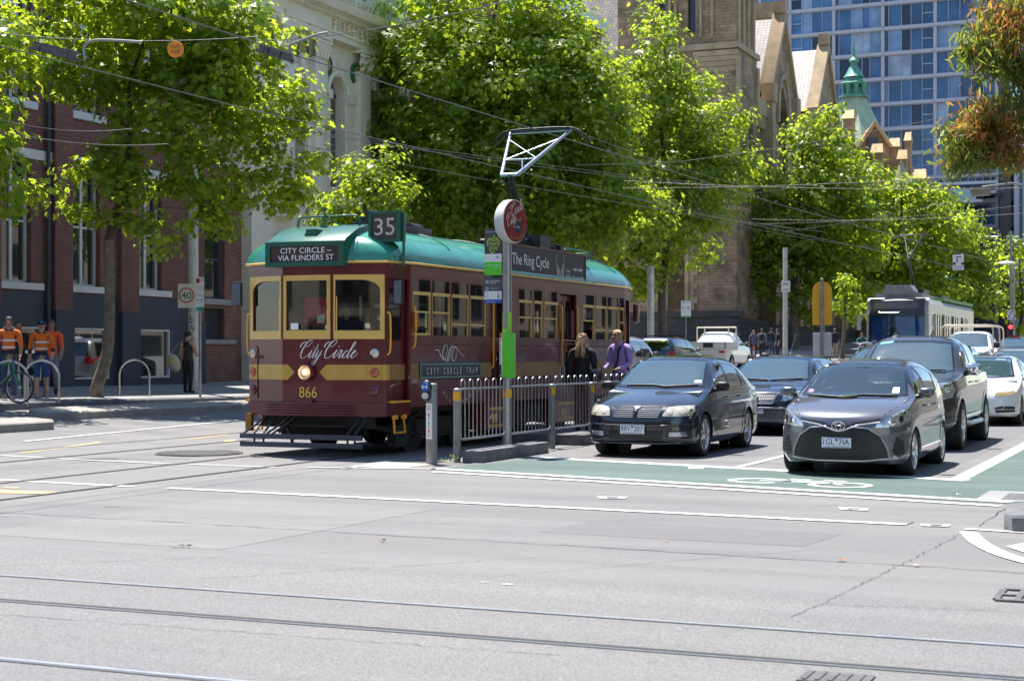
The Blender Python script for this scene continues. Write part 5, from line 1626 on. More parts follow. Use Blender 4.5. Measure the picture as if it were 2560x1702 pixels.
for dy in(-.12, .12):
 b.tube(cat_rom([hd+Vector((-1.0, dy,-.22)), hd+Vector((-.86, dy,-.06)), hd+Vector((-.66, dy, .035)), hd+Vector((0, dy, .055)), hd+Vector((.66, dy, .035)), hd+Vector((.86, dy,-.06)), hd+Vector((1.0, dy,-.25))], 5), .018, 6)
b.obx(hd+Vector((0, 0, .04)),(1.3, .26, .03), Matrix.Identity(3))
b.build('contact_head', M_BLACK, pg)
b=MB()
b.bx(.15, .62, 1.1, 2.9, 3.40, 3.53);b.bx(.2, .55, 1.15, 1.75, 3.53, 3.62);b.cyl((.45, 1.0, 3.66),(.45, 1.5, 3.66), .05);b.cyl((.35, 2.6, 3.55),(.35, 2.95, 3.55), .08)
b.tube([(.4, 1.5, 3.7),(.45, 1.9, 3.66),(.5, 2.2, 3.56)], .012, 6)
b.build('resistor_box', M_BLACK, TR, bev=.01)
b=MB()
fy=TL-.95
b.tube(cat_rom([(-.5, fy, 3.30),(-.5, fy, 3.50),(-.44, fy, 3.58)], 4)+cat_rom([(.44, fy, 3.58),(.5, fy, 3.5),(.5, fy, 3.28)], 4), .014, 8)
b.tube(cat_rom([(.55, 8.9, 3.60),(.55, 10.2, 3.60),(.56, 10.35, 3.56),(.56, 10.38, 3.42)], 4), .014, 8)
b.tube([(.1, .8, 3.47),(.1, 6.5, 3.5)], .012, 6)
b.tube(cat_rom([(.95, TL-.9, 3.15),(.95, TL-.45, 3.22),(.95, TL-.2, 3.2),(.95, TL-.2, 3.05)], 4), .012, 6)
b.build('roof_frame', M_DGREEN, TR)
# car builder
def paint(name, col, rough=0.22, metal=0.0, flake=0.06, coat=1.0):
 return mat(name, col, rough, metal, var=flake, scale=1.5, coat=coat)
M_TYRE=mat('tyre_rubber',(0.018, 0.018, 0.019), 0.8, var=0.25, scale=20)
M_ALLOY=mat('alloy_silver',(0.55, 0.56, 0.57), 0.28, 0.9, var=0.08)
M_CABIN=mat('dark_cabin',(0.06, 0.062, 0.066), 0.8, var=0.2)
M_DASH=mat('grey_dashboard',(0.30, 0.30, 0.31), 0.7, var=0.15)
M_PLASTIC=mat('black_plastic',(0.016, 0.016, 0.017), 0.5, var=0.2, scale=10)
M_FRIT=mat('black_glass_border',(0.008, 0.008, 0.009), 0.15, var=0, coat=0.5)
M_WSG=glass_mat('windscreen_glass',(0.78, 0.93, 0.96), 0.12, 0.02,(0.18, 0.36, 0.42), 0.20)  # cyan diffuse film painted in for the bright sunlit look of the glass
M_WSG2=glass_mat('clearer_windscreen_glass',(0.80, 0.92, 0.95), 0.05, 0.02,(0.16, 0.30, 0.36), 0.10)  # weaker painted cyan film, so the cabin shows through
M_SIDEG=glass_mat('side_window_glass',(0.30, 0.33, 0.33), 0.16, 0.015,(0.01, 0.012, 0.012), 0.3)
M_HLENS=mat('headlight_lens',(0.42, 0.44, 0.46), 0.08, 0.55, var=0.5, scale=14, coat=1.0)
M_HLYEL=mat('yellowed_headlight',(0.52, 0.50, 0.38), 0.14, 0.25, var=0.35, scale=10, coat=1.0)
M_PLATE=mat('number_plate_white',(0.74, 0.76, 0.78), 0.45, var=0.05)
M_PLATEB=mat('number_plate_blue',(0.015, 0.03, 0.14), 0.45, var=0)
M_TAIL=mat('tail_light_red',(0.42, 0.012, 0.012), 0.12, var=0.2, scale=12, coat=1.0)
M_MESHG=mat('grille_black',(0.012, 0.012, 0.013), 0.4, var=0.3, scale=30)
M_SATIN=mat('satin_silver',(0.5, 0.51, 0.53), 0.3, 0.9, var=0.05)
M_STICK=mat('sticker_white',(0.75, 0.77, 0.75), 0.6, var=0.0)
M_DARKRIM=mat('dark_alloy',(0.11, 0.105, 0.10), 0.35, 0.7, var=0.1)
def clipn(v, n):
 return math.copysign(abs(v)**n, v)
class Car:
 def __init__(self, name, label, cat, spec, paintm, loc, rz=0.0, group=None):
  self.s=spec
  self.root=thing(name, label, cat, loc, rz, group)
  self.pm=paintm
  s=spec
  L=s['L']
  ys=[0, .003, .012, .028, .05, .08, .115, .16, .21, .27, .34, .42]
  n=46
  ys+=[.42+(L-.84)*i/n for i in range(1, n)]+[L-y for y in ys[::-1]]
  self.ys=ys
  rows=[]
  for y in ys:
   rows.append(self.section(y))
  k=len(rows[0]);vs=[];fs=[]
  for y, r in zip(ys, rows):
   full=r+[(-x, z)for x, z in r[-2:0:-1]]
   for x, z in full:
    yy=y+self.bow(x, z, y)
    vs.append((x, yy, z))
  m=2*k-2
  for i in range(len(ys)-1):
   for j in range(m):
    fs.append((i*m+j, i*m+(j+1)%m,(i+1)*m+(j+1)%m,(i+1)*m+j))
  fs.append(tuple(range(m)));fs.append(tuple((len(ys)-1)*m+j for j in range(m))[::-1])
  self.v, self.f=vs, fs
  self.bvh=BVHTree.FromPolygons([Vector(p)for p in vs], fs)
  self.cut_polys=[]
 def bow(self, x, z, y):
  s=self.s;L=s['L']
  b=s.get('bow', 0.10)
  w=s['W']
  a=max(0, 1-y/0.9);c=max(0, 1-(L-y)/0.7)
  rake=s.get('rake', 0.0)
  return b*(x/w)**2*a*a-.05*(x/w)**2*c*c
 def width(self, y):
  s=self.s;L=s['L'];W=s['W']
  rf, rr, p=s.get('rf', .55), s.get('rr', .5), s.get('p', 3.4)
  f=1.0
  if y<rf:f=(1-(1-y/rf)**p)**(1/p)
  if L-y<rr:f=min(f,(1-(1-(L-y)/rr)**p)**(1/p))
  w=W*f*sinterp(y/L, s.get('plan',[(0, .955),(.16, .99),(.35, 1.0),(.7, 1.0),(1, .95)]))
  return max(w, .12)
 def section(self, y):
  s=self.s
  W=self.width(y)
  zb=sinterp(y, s['zb']);zs=sinterp(y, s['zs']);zt=sinterp(y, s['zt'])
  zs=min(zs, zt-.004);zb=min(zb, zs-.02)
  h=zs-zb
  pts=[(0, zb),(W*.45, zb),(W*.80, zb)]
  belly=s.get('belly', .40)
  for i in range(0, 15):
   t=i/14
   z=zb+h*t
   q=1-.10*max(0, 1-t/.22)**2-s.get('lean', .045)*max(0,(t-belly)/(1-belly))**1.8
   for(tc, amp, wd)in s.get('crease',[(.78, .010, .05),(.30,-.006, .08)]):
    q+=amp*math.exp(-((t-tc)/wd)**2)
   pts.append((W*q, z))
  Ws=pts[-1][0];H=zt-zs
  cab=min(1, max(0,(H-.10)/.20))
  n=2.2+(s.get('boxy', 4.6)-2.2)*cab
  tum=s.get('tum', .34)
  for i in range(1, 19):
   a=math.pi/2*i/18
   cx=math.cos(a)**(2/n);sz=math.sin(a)**(2/(n*(.82 if cab>.5 else .9)))
   z=zs+H*sz
   x=Ws*cx*(1-tum*max(0,(z-zs))*(1.0 if cab>0 else .5))
   pts.append((x, z))
  pts[-1]=(0, pts[-1][1])
  return pts
 def cast(self, a, b, axis, far=3.0):
  if axis=='f' and b<.87:b+=self.s.get('zoff', 0)
  if axis=='f':o, d=Vector((a,-far, b)), Vector((0, 1, 0))
  elif axis=='b':o, d=Vector((a, self.s['L']+far, b)), Vector((0,-1, 0))
  elif axis=='r':o, d=Vector((far, a, b)), Vector((-1, 0, 0))
  elif axis=='l':o, d=Vector((-far, a, b)), Vector((1, 0, 0))
  else:o, d=Vector((a, b, far)), Vector((0, 0,-1))
  h=self.bvh.ray_cast(o, d)
  if h[0]is None:
   h=self.bvh.find_nearest(o+d*(far*.9))
  nrm=h[1]
  if nrm.dot(d)>0:nrm=-nrm
  return h[0], nrm
 def patch(self, poly, axis, off, m, name, parent=None, holes=(), step=.045, rim=.012, cut=False):
  loops=[poly]+list(holes);pts=[];ed=[]
  for loop in loops:
   P=[Vector(p)for p in loop];out=[]
   for a, b in zip(P, P[1:]+P[:1]):
    n=max(1, int((b-a).length/step+.5));out+=[a.lerp(b, i/n)for i in range(n)]
   o=len(pts);k=len(out);pts+=out;ed+=[(o+i, o+(i+1)%k)for i in range(k)]
  nb=len(pts)
  x0=min(p.x for p in pts);x1=max(p.x for p in pts);y0=min(p.y for p in pts);y1=max(p.y for p in pts)
  y=y0+step*.5
  while y<y1:
   x=x0+step*.5
   while x<x1:
    if inside((x, y), poly):pts.append(Vector((x, y)))
    x+=step
   y+=step
  v, e, f, _, _, _=delaunay_2d_cdt(pts, ed,[], 0, 1e-6)
  keep=[]
  for q in f:
   c=(sum(v[i].x for i in q)/len(q), sum(v[i].y for i in q)/len(q))
   if inside(c, poly)and not any(inside(c, h)for h in holes):keep.append(tuple(q))
  mb=MB();top=[];low=[]
  for p in v:
   h, n=self.cast(p.x, p.y, axis)
   top.append(h+n*off);low.append(h+n*(off-rim))
  mb.add(top, keep)
  cnt={}
  for q in keep:
   for i in range(len(q)):
    a, b=q[i], q[(i+1)%len(q)]
    kk=(min(a, b), max(a, b));cnt[kk]=cnt.get(kk, 0)+1
  be=[kk for kk, c in cnt.items()if c==1]
  o=len(mb.v);mb.v+=[tuple(p)for p in low]
  for a, b in be:
   mb.f.append((a, b, b+o, a+o));mb.m.append(0)
  if cut:self.cut_polys.append((poly, axis))
  return mb.build(name, m, parent or self.root, ang=50)
 def seam(self, pts, axis, w=.007, mb=None, off=.0015):
  P=[]
  for a, b in zip(pts, pts[1:]):
   P+=strip_pts(a, b, .06)
  hits=[self.cast(p.x, p.y, axis)for p in P]
  vs=[]
  for i,(h, n)in enumerate(hits):
   t=hits[min(i+1, len(hits)-1)][0]-hits[max(0, i-1)][0]
   sd=t.cross(n)
   sd=sd.normalized()*w/2 if sd.length>1e-6 else Vector((0, 0, w/2))
   vs+=[h+sd+n*off, h-sd+n*off]
  mb.add(vs,[(2*i, 2*i+1, 2*i+3, 2*i+2)for i in range(len(hits)-1)])
 def bar(self, pts, axis, r, mb, off=None, n=6):
  P=[]
  for a, b in zip(pts, pts[1:]):
   P+=strip_pts(a, b, .05)[:-1]
  P.append(Vector(pts[-1]))
  q=[]
  for p in P:
   h, nn=self.cast(p.x, p.y, axis);q.append(h+nn*(r*.6 if off is None else off))
  mb.tube(q, r, n)
 def window(self, poly, axis, m, name='window', border=.035, parent=None, frit=True, rim=None):
  C=Vector((sum(p[0]for p in poly)/len(poly), sum(p[1]for p in poly)/len(poly)))
  k=len(poly);ins=[]
  area_=sum(poly[i][0]*poly[(i+1)%k][1]-poly[(i+1)%k][0]*poly[i][1]for i in range(k))
  sg=1 if area_>0 else-1
  for i in range(k):
   a, b, c=Vector(poly[i-1]), Vector(poly[i]), Vector(poly[(i+1)%k])
   t1=(b-a).normalized();t2=(c-b).normalized()
   n1=Vector((-t1.y, t1.x))*sg;n2=Vector((-t2.y, t2.x))*sg
   bis=(n1+n2);bis=bis.normalized()if bis.length>1e-4 else n1
   ins.append(tuple(b+bis*(border/max(.5, bis.dot(n1)))))
  g=self.patch(poly, axis, .003, m, name, parent, rim=.004)
  if frit:self.patch(poly, axis, .0055, M_FRIT if rim is None else rim, 'window_border', g, holes=[ins], rim=.004)
  self.cut_polys.append((ins, axis))
  return g
 def finish_body(self, arches=True):
  s=self.s
  keep=[]
  R_=s['arch']
  for f in self.f:
   c=Vector((0, 0, 0));P=[Vector(self.v[i])for i in f]
   for p in P:c+=p
   c/=len(P)
   n=(P[1]-P[0]).cross(P[2]-P[0])if len(P)<6 else Vector((0, 1, 0))
   dead=False
   if arches and abs(c.x)>s['W']*.55 and len(P)<6:
    for ya in(s['ya'], s['yb']):
     if(c.y-ya)**2+(c.z-s['rw'])**2<R_**2 and c.z<s['rw']+R_:dead=True
   if not dead:
    for poly, ax in self.cut_polys:
     if ax in 'fb':
      if(ax=='f')==(c.y<s['L']*.5)and all(inside((p.x, p.z), poly)for p in P):dead=True
     elif ax=='r' and c.x>0 or ax=='l' and c.x<0:
      if all(inside((p.y, p.z), poly)for p in P):dead=True
   if not dead:keep.append(f)
  mb=MB();mb.add(self.v, keep)
  bo=mb.build('body', self.pm, self.root, ang=42)
  return bo
 def arches(self, m=None, width=.045):
  s=self.s
  for sd, ax in((1, 'r'),(-1, 'l')):
   for ya in(s['ya'], s['yb']):
    R_=s['arch'];a0, a1=-28, 208
    P1=[(ya+(R_-.022)*math.cos(R(a)), s['rw']+(R_-.022)*math.sin(R(a)))for a in range(a0, a1+1, 8)]
    P2=[(ya+(R_+width)*math.cos(R(a)), s['rw']+(R_+width)*math.sin(R(a)))for a in range(a1, a0-1,-8)]
    zb=sinterp(ya, s['zb'])
    self.patch([(a, max(b, zb+.01))for a, b in P1+P2], ax, .006, m or self.pm, 'arch_lip', rim=.05, step=.07)
    mb=MB()
    mb.lathe([(R_+.01, sd*(s['W']-.06)),(R_+.01, sd*(s['W']-.42))],(0, ya, s['rw']), 'x', 20, a0=R(-95), a1=R(95))
    mb.lathe([(R_+.01, sd*(s['W']-.42)),(.0, sd*(s['W']-.42))],(0, ya, s['rw']), 'x', 20)
    mb.build('wheel_well', M_PLASTIC, self.root)
 def wheels(self, rimm=None, spokes=10, twin=False, rr=.74, tw=.205):
  s=self.s;r=s['rw']
  rimm=rimm or M_ALLOY
  for ya in(s['ya'], s['yb']):
   for sd in(1,-1):
    xo=s['W']-.015+s.get('wout', 0)
    w=thing('wheel', None, None);w.parent=self.root;w.location=(sd*xo, ya, r)
    mb=MB();t=tw;q=r*rr
    prof=[(q,-.01),(q+.02, .0),(r-.03, .0),(r-.008,-.02),(r,-.045),(r,-t+.045),(r-.008,-t+.02),(r-.03,-t),(q,-t+.01)]
    mb.lathe([(a, sd*b)for a, b in prof],(0, 0, 0), 'x', 36);mb.build('tyre', M_TYRE, w)
    mb=MB()
    mb.lathe([(q, sd*-.008),(q-.012, sd*-.006),(q-.025, sd*-.03),(q-.03, sd*-.12),(.06, sd*-.13)],(0, 0, 0), 'x', 36)
    mb.lathe([(.0, sd*-.012),(.035, sd*-.012),(.06, sd*-.022),(.065, sd*-.06)],(0, 0, 0), 'x', 18)
    for i in range(spokes):
     a=2*math.pi*i/spokes
     for da in((-.05, .05)if twin else(0,)):
      p0=Vector((sd*-.035, .05*math.cos(a), .05*math.sin(a)));p1=Vector((sd*-.022,(q-.012)*math.cos(a+da),(q-.012)*math.sin(a+da)))
      wd=.030 if not twin else .022
      mb.tube([p0, p0.lerp(p1, .5)+Vector((sd*.008, 0, 0)), p1],[wd*.55, wd*.6, wd*.75], 5)
    mb.build('rim', rimm, w)
    mb=MB();mb.lathe([(.0, sd*-.10),(q*.72, sd*-.10),(q*.72, sd*-.115),(0, sd*-.115)],(0, 0, 0), 'x', 20);mb.build('brake_disc', M_DARKRIM, w)
 def interior(self, yd, yseat, zseat=.55, zdash=.92, driver=True, rear=True):
  s=self.s;W=s['W']
  mb=MB()
  mb.bx(-W+.12, W-.12, yd-.35, s.get('cabend', s['yb']), .30, .38)
  mb.bx(-W+.14, W-.14, yd-.3, yd-.25, .3, zdash-.02)
  mb.build('cabin_floor', M_CABIN, self.root)
  mb=MB()
  prof=[(yd-.48, zdash-.03),(yd-.2, zdash+.005),(yd, zdash-.01),(yd+.05, zdash-.10),(yd-.1, zdash-.25),(yd-.48, zdash-.25)]
  mb.prism(prof,-W+.13, W-.13, 'yz');mb.build('dashboard', M_DASH, self.root)
  mb=MB();c=Vector((-.36, yd+.14, zdash-.05))
  ring=[c+Vector((.185*math.cos(2*math.pi*i/20),-.06*math.sin(2*math.pi*i/20), .175*math.sin(2*math.pi*i/20)))for i in range(20)]
  mb.tube(ring, .016, 6, closed=True);mb.cyl(c, c+Vector((0,-.2,-.1)), .03);mb.build('steering_wheel', M_PLASTIC, self.root)
  for row, yy in enumerate([yseat]+([yseat+.82]if rear else[])):
   for sx in(-1, 1):
    st=MB()
    x=sx*.36
    st.bx(x-.24, x+.24, yy-.3, yy+.2, zseat-.12, zseat)
    st.obx((x, yy+.27, zseat+.28),(.46, .11, .60), Matrix.Rotation(R(-14), 3, 'X'))
    so=st.build('seat', M_CABIN, self.root, bev=.03)
    st=MB();st.obx((x, yy+.37, zseat+.69),(.26, .09, .17), Matrix.Rotation(R(-10), 3, 'X'))
    st.cyl((x-.06, yy+.34, zseat+.5),(x-.06, yy+.36, zseat+.66), .008);st.cyl((x+.06, yy+.34, zseat+.5),(x+.06, yy+.36, zseat+.66), .008)
    st.build('headrest', M_CABIN, so, bev=.02)
  mb=MB();mb.obx((0, s['ymir'], s['zmir']),(.2, .03, .06), Matrix.Identity(3));mb.build('rear_view_mirror', M_PLASTIC, self.root, bev=.01)
 def mirror(self, y, z, m=None, sz=(.21, .10, .135)):
  for sd in(1,-1):
   x=sd*(self.s['W']+.07)
   mb=MB();n=14
   mb.sph((x, y, z),(sz[0]/2, sz[1]/2+.02, sz[2]/2), 14, 10)
   mb.v=[(x+clipn((p[0]-x)/(sz[0]/2), .6)*sz[0]/2, y+clipn((p[1]-y)/(sz[1]/2+.02), .8)*(sz[1]/2+.02), z+clipn((p[2]-z)/(sz[2]/2), .62)*sz[2]/2)for p in mb.v]
   mo=mb.build('wing_mirror', m or self.pm, self.root, ang=70)
   mb=MB();mb.tube([(x-sd*.03, y, z-sz[2]*.3),(sd*(self.s['W']-.09), y+.02, z-sz[2]*.45)],[.03, .035], 8);mb.build('mirror_stalk', M_PLASTIC, mo)
   mb=MB();mb.obx((x, y+sz[1]/2+.021, z),(sz[0]*.8, .004, sz[2]*.72), Matrix.Identity(3));mb.build('mirror_glass', M_CHROME, mo)
 def plate(self, txt, z, x=0, y=None, w=.372, h=.134, rear=False, sub=None):
  hit, n=self.cast(x, z, 'b' if rear else 'f')
  y=hit.y+(.018 if rear else-.018)if y is None else y
  sg=1 if rear else-1
  mb=MB();mb.bx(x-w/2, x+w/2, min(y, y+sg*.006), max(y, y+sg*.006), z-h/2, z+h/2)
  pl=mb.build('number_plate', M_PLATE, self.root, bev=.003)
  mb=MB();rt=(-sg*-1 if False else(1 if not rear else-1), 0, 0)
  yy=y+sg*.0085
  a, b=txt
  s_=h/.134
  mb.text(a,(x-rt[0]*.098*s_, yy, z+.012*s_), rt,(0, 0, 1), .072*s_, .135*s_)
  mb.text(b,(x+rt[0]*.098*s_, yy, z+.012*s_), rt,(0, 0, 1), .072*s_, .135*s_)
  mb.add([(x-.022, yy, z+.05*s_),(x+.022, yy, z+.05*s_),(x, yy, z+.012*s_)],[(0, 1, 2)])
  if sub:mb.text(sub,(x, yy, z-.05*s_), rt,(0, 0, 1), .014, w*.8)
  for q in((x-w/2+.004, x+w/2-.004, z-h/2+.004, z-h/2+.008),(x-w/2+.004, x+w/2-.004, z+h/2-.008, z+h/2-.004)):
   mb.quad((q[0], yy, q[2]),(q[1], yy, q[2]),(q[1], yy, q[3]),(q[0], yy, q[3]))
  mb.build('plate_lettering', M_PLATEB, pl, recalc=False)
  mb=MB();mb.bx(x-w/2-.012, x+w/2+.012, min(y, y-sg*.004), max(y, y-sg*.004), z-h/2-.012, z+h/2+.012);mb.build('plate_surround', M_PLASTIC, pl)
 def lines(self, segs, w=.008, name='panel_gap'):
  mb=MB()
  for ax, pts in segs:
   self.seam(pts, ax, w, mb)
  mb.build(name, M_FRIT, self.root, recalc=False)
 def handles(self, ys, z, m=None):
  for sd, ax in((1, 'r'),(-1, 'l')):
   for y in ys:
    h, n=self.cast(y, z, ax)
    mb=MB();q=Vector((sd*.025, 0, 0))
    mb.tube([h+Vector((0,-.09, 0)), h+q+Vector((0,-.06, 0)), h+q+Vector((0, .06, 0)), h+Vector((0, .09, 0))],[.012, .015, .015, .012], 8)
    mb.build('door_handle', m or self.pm, self.root)
 def wipers(self, segs):
  mb=MB()
  for pts in segs:self.bar(pts, 'f', .010, mb, .016)
  mb.build('wiper', M_PLASTIC, self.root)
 def disc(self, x, z, r, m, name, parent=None, d=.012, axis='f'):
  h, n=self.cast(x, z, axis)
  u, w=frame(n);k=18;mb=MB();vs=[]
  for rr, dd in((r, 0),(r, d*.6),(r*.8, d),(.001, d)):
   for j in range(k):
    a=2*math.pi*j/k;vs.append(h+(u*math.cos(a)+w*math.sin(a))*rr+n*dd)
  mb.add(vs,[(q*k+j, q*k+(j+1)%k,(q+1)*k+(j+1)%k,(q+1)*k+j)for q in range(3)for j in range(k)])
  return mb.build(name, m, parent or self.root)
def mirx(poly):
 return[(-x, z)for x, z in poly][::-1]
def both(poly):
 return(('r', poly),('l', poly))
def oval(cx, cz, rx, rz, n=24, a0=0, a1=360):
 return[(cx+rx*math.cos(R(a0+(a1-a0)*i/n)), cz+rz*math.sin(R(a0+(a1-a0)*i/n)))for i in range(n if a1-a0==360 else n+1)]
def ysc(pts, k):
 return[(y*k, z)for y, z in pts]
# black sedan
SED=dict(L=4.22, W=.85, zb=[(0, .33),(.03, .24),(.10, .19),(.5, .17),(3.6, .17),(4.1, .22),(4.22, .34)],
   zs=[(0, .46),(.05, .54),(.12, .59),(.3, .67),(.9, .82),(1.15, .90),(2.5, .92),(3.4, .93),(4.0, .93),(4.15, .85),(4.22, .6)],
   zt=[(0, .50),(.03, .59),(.07, .66),(.14, .715),(.3, .78),(.62, .862),(1.0, .945),(1.12, .985),(1.45, 1.17),(1.80, 1.355),(2.05, 1.415),(2.5, 1.435),(2.9, 1.41),(3.25, 1.32),(3.6, 1.14),(3.78, 1.04),(4.0, 1.02),(4.12, .99),(4.19, .85),(4.22, .64)],
   ya=.80, yb=3.22, rw=.305, arch=.36, tum=.36, boxy=4.8, ymir=1.75, zmir=1.29, rf=.5, p=3.6, bow=.10, cabend=3.5, zoff=-.07)
P_BLACK=paint('black_car_paint',(0.004, 0.007, 0.016))
c=Car('sedan', 'black four-door sedan with silver slatted grille waiting beside the tram stop fence', 'car', SED, P_BLACK,(-7.62, 22.12, 0))
SEDAN=c;c.root.scale=(1, 1, 1.045)
wsp=[(-.70, .975),(-.35, .95),(.35, .95),(.70, .975),(.56, 1.37),(.28, 1.392),(-.28, 1.392),(-.56, 1.37)]
c.window(wsp, 'f', M_WSG, 'windscreen', .03)
for ax in 'rl':
 c.window([(1.42, .935),(2.16, .945),(2.12, 1.335),(1.95, 1.31),(1.70, 1.18),(1.48, 1.03)], ax, M_SIDEG, 'front_window', .02)
 c.window([(2.21, .945),(2.92, .955),(2.90, 1.25),(2.60, 1.32),(2.18, 1.335)], ax, M_SIDEG, 'rear_window', .02)
 c.window([(2.97, .96),(3.22, .985),(3.12, 1.12),(2.95, 1.23)], ax, M_SIDEG, 'quarter_window', .018)
c.window([(-.62, 1.06),(.62, 1.06),(.5, 1.31),(-.5, 1.31)], 'b', M_SIDEG, 'rear_windscreen', .03)
c.interior(1.35, 2.05, .52, .93)
c.finish_body();c.arches();c.wheels(M_ALLOY, 9, True, .72)
c.mirror(1.42, .985, M_PLASTIC)
gr=[(-.40, .775),(.40, .775),(.345, .625),(-.345, .625)]
g_=c.patch(gr, 'f', .004, M_MESHG, 'grille')
mb=MB()
for i in range(6):
 z=.640+i*.0245;hw=.345+(z-.625)/.15*.055-.01
 for sx in(-1, 1):c.bar([(sx*.035, z),(sx*hw, z)], 'f', .0072, mb, .008)
mb.build('grille_slat', M_CHROME, g_)
mb=MB();c.bar([(-.385, .778),(.385, .778)], 'f', .008, mb);c.bar([(-.07, .775),(0, .70),(.07, .775)], 'f', .012, mb);c.bar([(0, .70),(0, .63)], 'f', .014, mb)
mb.build('grille_frame', P_BLACK, g_)
c.patch([(-.06, .785),(.06, .785),(.0, .745)], 'f', .012, M_CHROME, 'bonnet_badge', g_)
for sx in(1,-1):
 hl=[(sx*.40, .655),(sx*.415, .70),(sx*.46, .775),(sx*.60, .795),(sx*.775, .80),(sx*.80, .735),(sx*.775, .665),(sx*.60, .648)]
 ho=c.patch(hl, 'f', .006, M_HLYEL, 'headlight', rim=.03)
 c.disc(sx*.50, .715, .048, M_ORANGE if False else M_CLEARL, 'indicator_bulb', ho, .01);c.disc(sx*.66, .725, .062, M_CLEARL, 'reflector', ho, .012)
 fo=c.patch([(sx*.50, .37),(sx*.50, .435),(sx*.72, .44),(sx*.74, .38)], 'f', .004, M_HLENS, 'fog_light')
 c.patch([(sx*.47, .355),(sx*.47, .45),(sx*.77, .455),(sx*.79, .365)], 'f', .002, M_PLASTIC, 'fog_recess')
c.patch([(-.42, .46),(.42, .46),(.40, .33),(-.40, .33)], 'f', .003, M_MESHG, 'lower_grille')
mb=MB();c.bar([(-.80, .545),(-.4, .525),(0, .52),(.4, .525),(.80, .545)], 'f', .012, mb);c.bar([(-.80, .30),(-.4, .285),(0, .285),(.4, .285),(.80, .30)], 'f', .018, mb);mb.build('bumper_trim', P_BLACK, c.root)
c.plate(('RRV', '207'), .40,-.03, sub='VICTORIA - THE PLACE TO BE')
c.lines([(ax, p)for ax in 'rl' for p in([(1.22, .30),(1.25, .90)],[(2.17, .26),(2.19, .93)],[(2.95, .66),(3.0, .93)],[(1.22, .28),(2.2, .25),(2.8, .27)],[(1.15, .56),(2.9, .58)])]+[('f',[(-.34, .64),(-.44, .81),(-.62, .87),(-.70, .95)]),('f',[(.34, .64),(.44, .81),(.62, .87),(.70, .95)])])
c.handles([1.98, 2.72], .82, P_BLACK)
c.wipers([[(-.52, .985),(-.1, .99),(.16, .965)],[(.16, .97),(.6, .995)]])
c.patch([(-.60, 1.325),(-.53, 1.33),(-.53, 1.35),(-.59, 1.345)], 'f', .007, M_STICK, 'sticker');c.patch([(.52, 1.03),(.63, 1.03),(.615, 1.065),(.52, 1.065)], 'f', .007, M_STICK, 'sticker')
# grey hatchback
HAT=dict(L=3.72, W=.845, zb=[(0, .34),(.03, .24),(.10, .175),(.5, .165),(3.3, .17),(3.62, .26),(3.72, .4)],
   zs=[(0, .52),(.05, .66),(.15, .75),(.35, .83),(.8, .92),(1.0, .955),(2.2, .98),(3.0, 1.0),(3.5, .98),(3.66, .85),(3.72, .6)],
   zt=[(0, .56),(.025, .68),(.06, .755),(.13, .81),(.3, .88),(.6, .965),(.82, 1.01),(.92, 1.04),(1.25, 1.225),(1.6, 1.405),(1.85, 1.47),(2.3, 1.505),(2.8, 1.49),(3.2, 1.43),(3.38, 1.33),(3.55, 1.08),(3.66, .95),(3.72, .66)],
   ya=.76, yb=3.08, rw=.30, arch=.355, tum=.34, boxy=4.6, ymir=1.55, zmir=1.36, rf=.6, p=3.0, bow=.16, cabend=3.3,
   crease=[(.72, .012, .06),(.22, .010, .08)])
P_GREY=paint('graphite_metallic_paint',(0.115, 0.120, 0.142), 0.28, 0.55, 0.08)
c=Car('hatchback', 'graphite grey small hatchback with wide black honeycomb grille at the stop line', 'car', HAT, P_GREY,(-4.16, 19.66, 0), 0.0)
HATCH=c;c.root.scale=(.972, 1, .968);c.root.location.x+=.03
c.window([(-.70, 1.02),(-.35, .985),(.35, .985),(.70, 1.02),(.56, 1.425),(.28, 1.448),(-.28, 1.448),(-.56, 1.425)], 'f', M_WSG2, 'windscreen', .03)
for ax in 'rl':
 c.window([(1.10, 1.0),(1.80, 1.01),(1.78, 1.40),(1.55, 1.35),(1.28, 1.19)], ax, M_SIDEG, 'front_window', .02)
 c.window([(1.85, 1.01),(2.62, 1.04),(2.66, 1.32),(2.3, 1.40),(1.83, 1.405)], ax, M_SIDEG, 'rear_window', .02)
 c.window([(2.69, 1.06),(2.98, 1.12),(2.9, 1.26),(2.70, 1.31)], ax, M_SIDEG, 'quarter_window', .018)
c.window([(-.58, 1.10),(.58, 1.10),(.5, 1.40),(-.5, 1.40)], 'b', M_SIDEG, 'rear_windscreen', .03)
c.interior(1.22, 1.85, .58, .985)
c.finish_body();c.arches();c.wheels(M_ALLOY, 8, True, .76)
c.mirror(1.12, 1.06)
grl=[(-.16, .635),(-.36, .615),(-.50, .52),(-.575, .36),(-.59, .265),(-.3, .235),(.3, .235),(.59, .265),(.575, .36),(.50, .52),(.36, .615),(.16, .635),(.08, .575),(-.08, .575)]
g_=c.patch(grl, 'f', .004, M_MESHG, 'grille', rim=.02)
mb=MB();outl=[(-.16, .645),(-.37, .625),(-.515, .525),(-.59, .36),(-.61, .25)]
c.bar(outl, 'f', .011, mb);c.bar(mirx(outl), 'f', .011, mb);c.bar([(-.61, .245),(-.3, .215),(.3, .215),(.61, .245)], 'f', .014, mb);mb.build('grille_surround', M_SATIN, g_)
mb=MB()
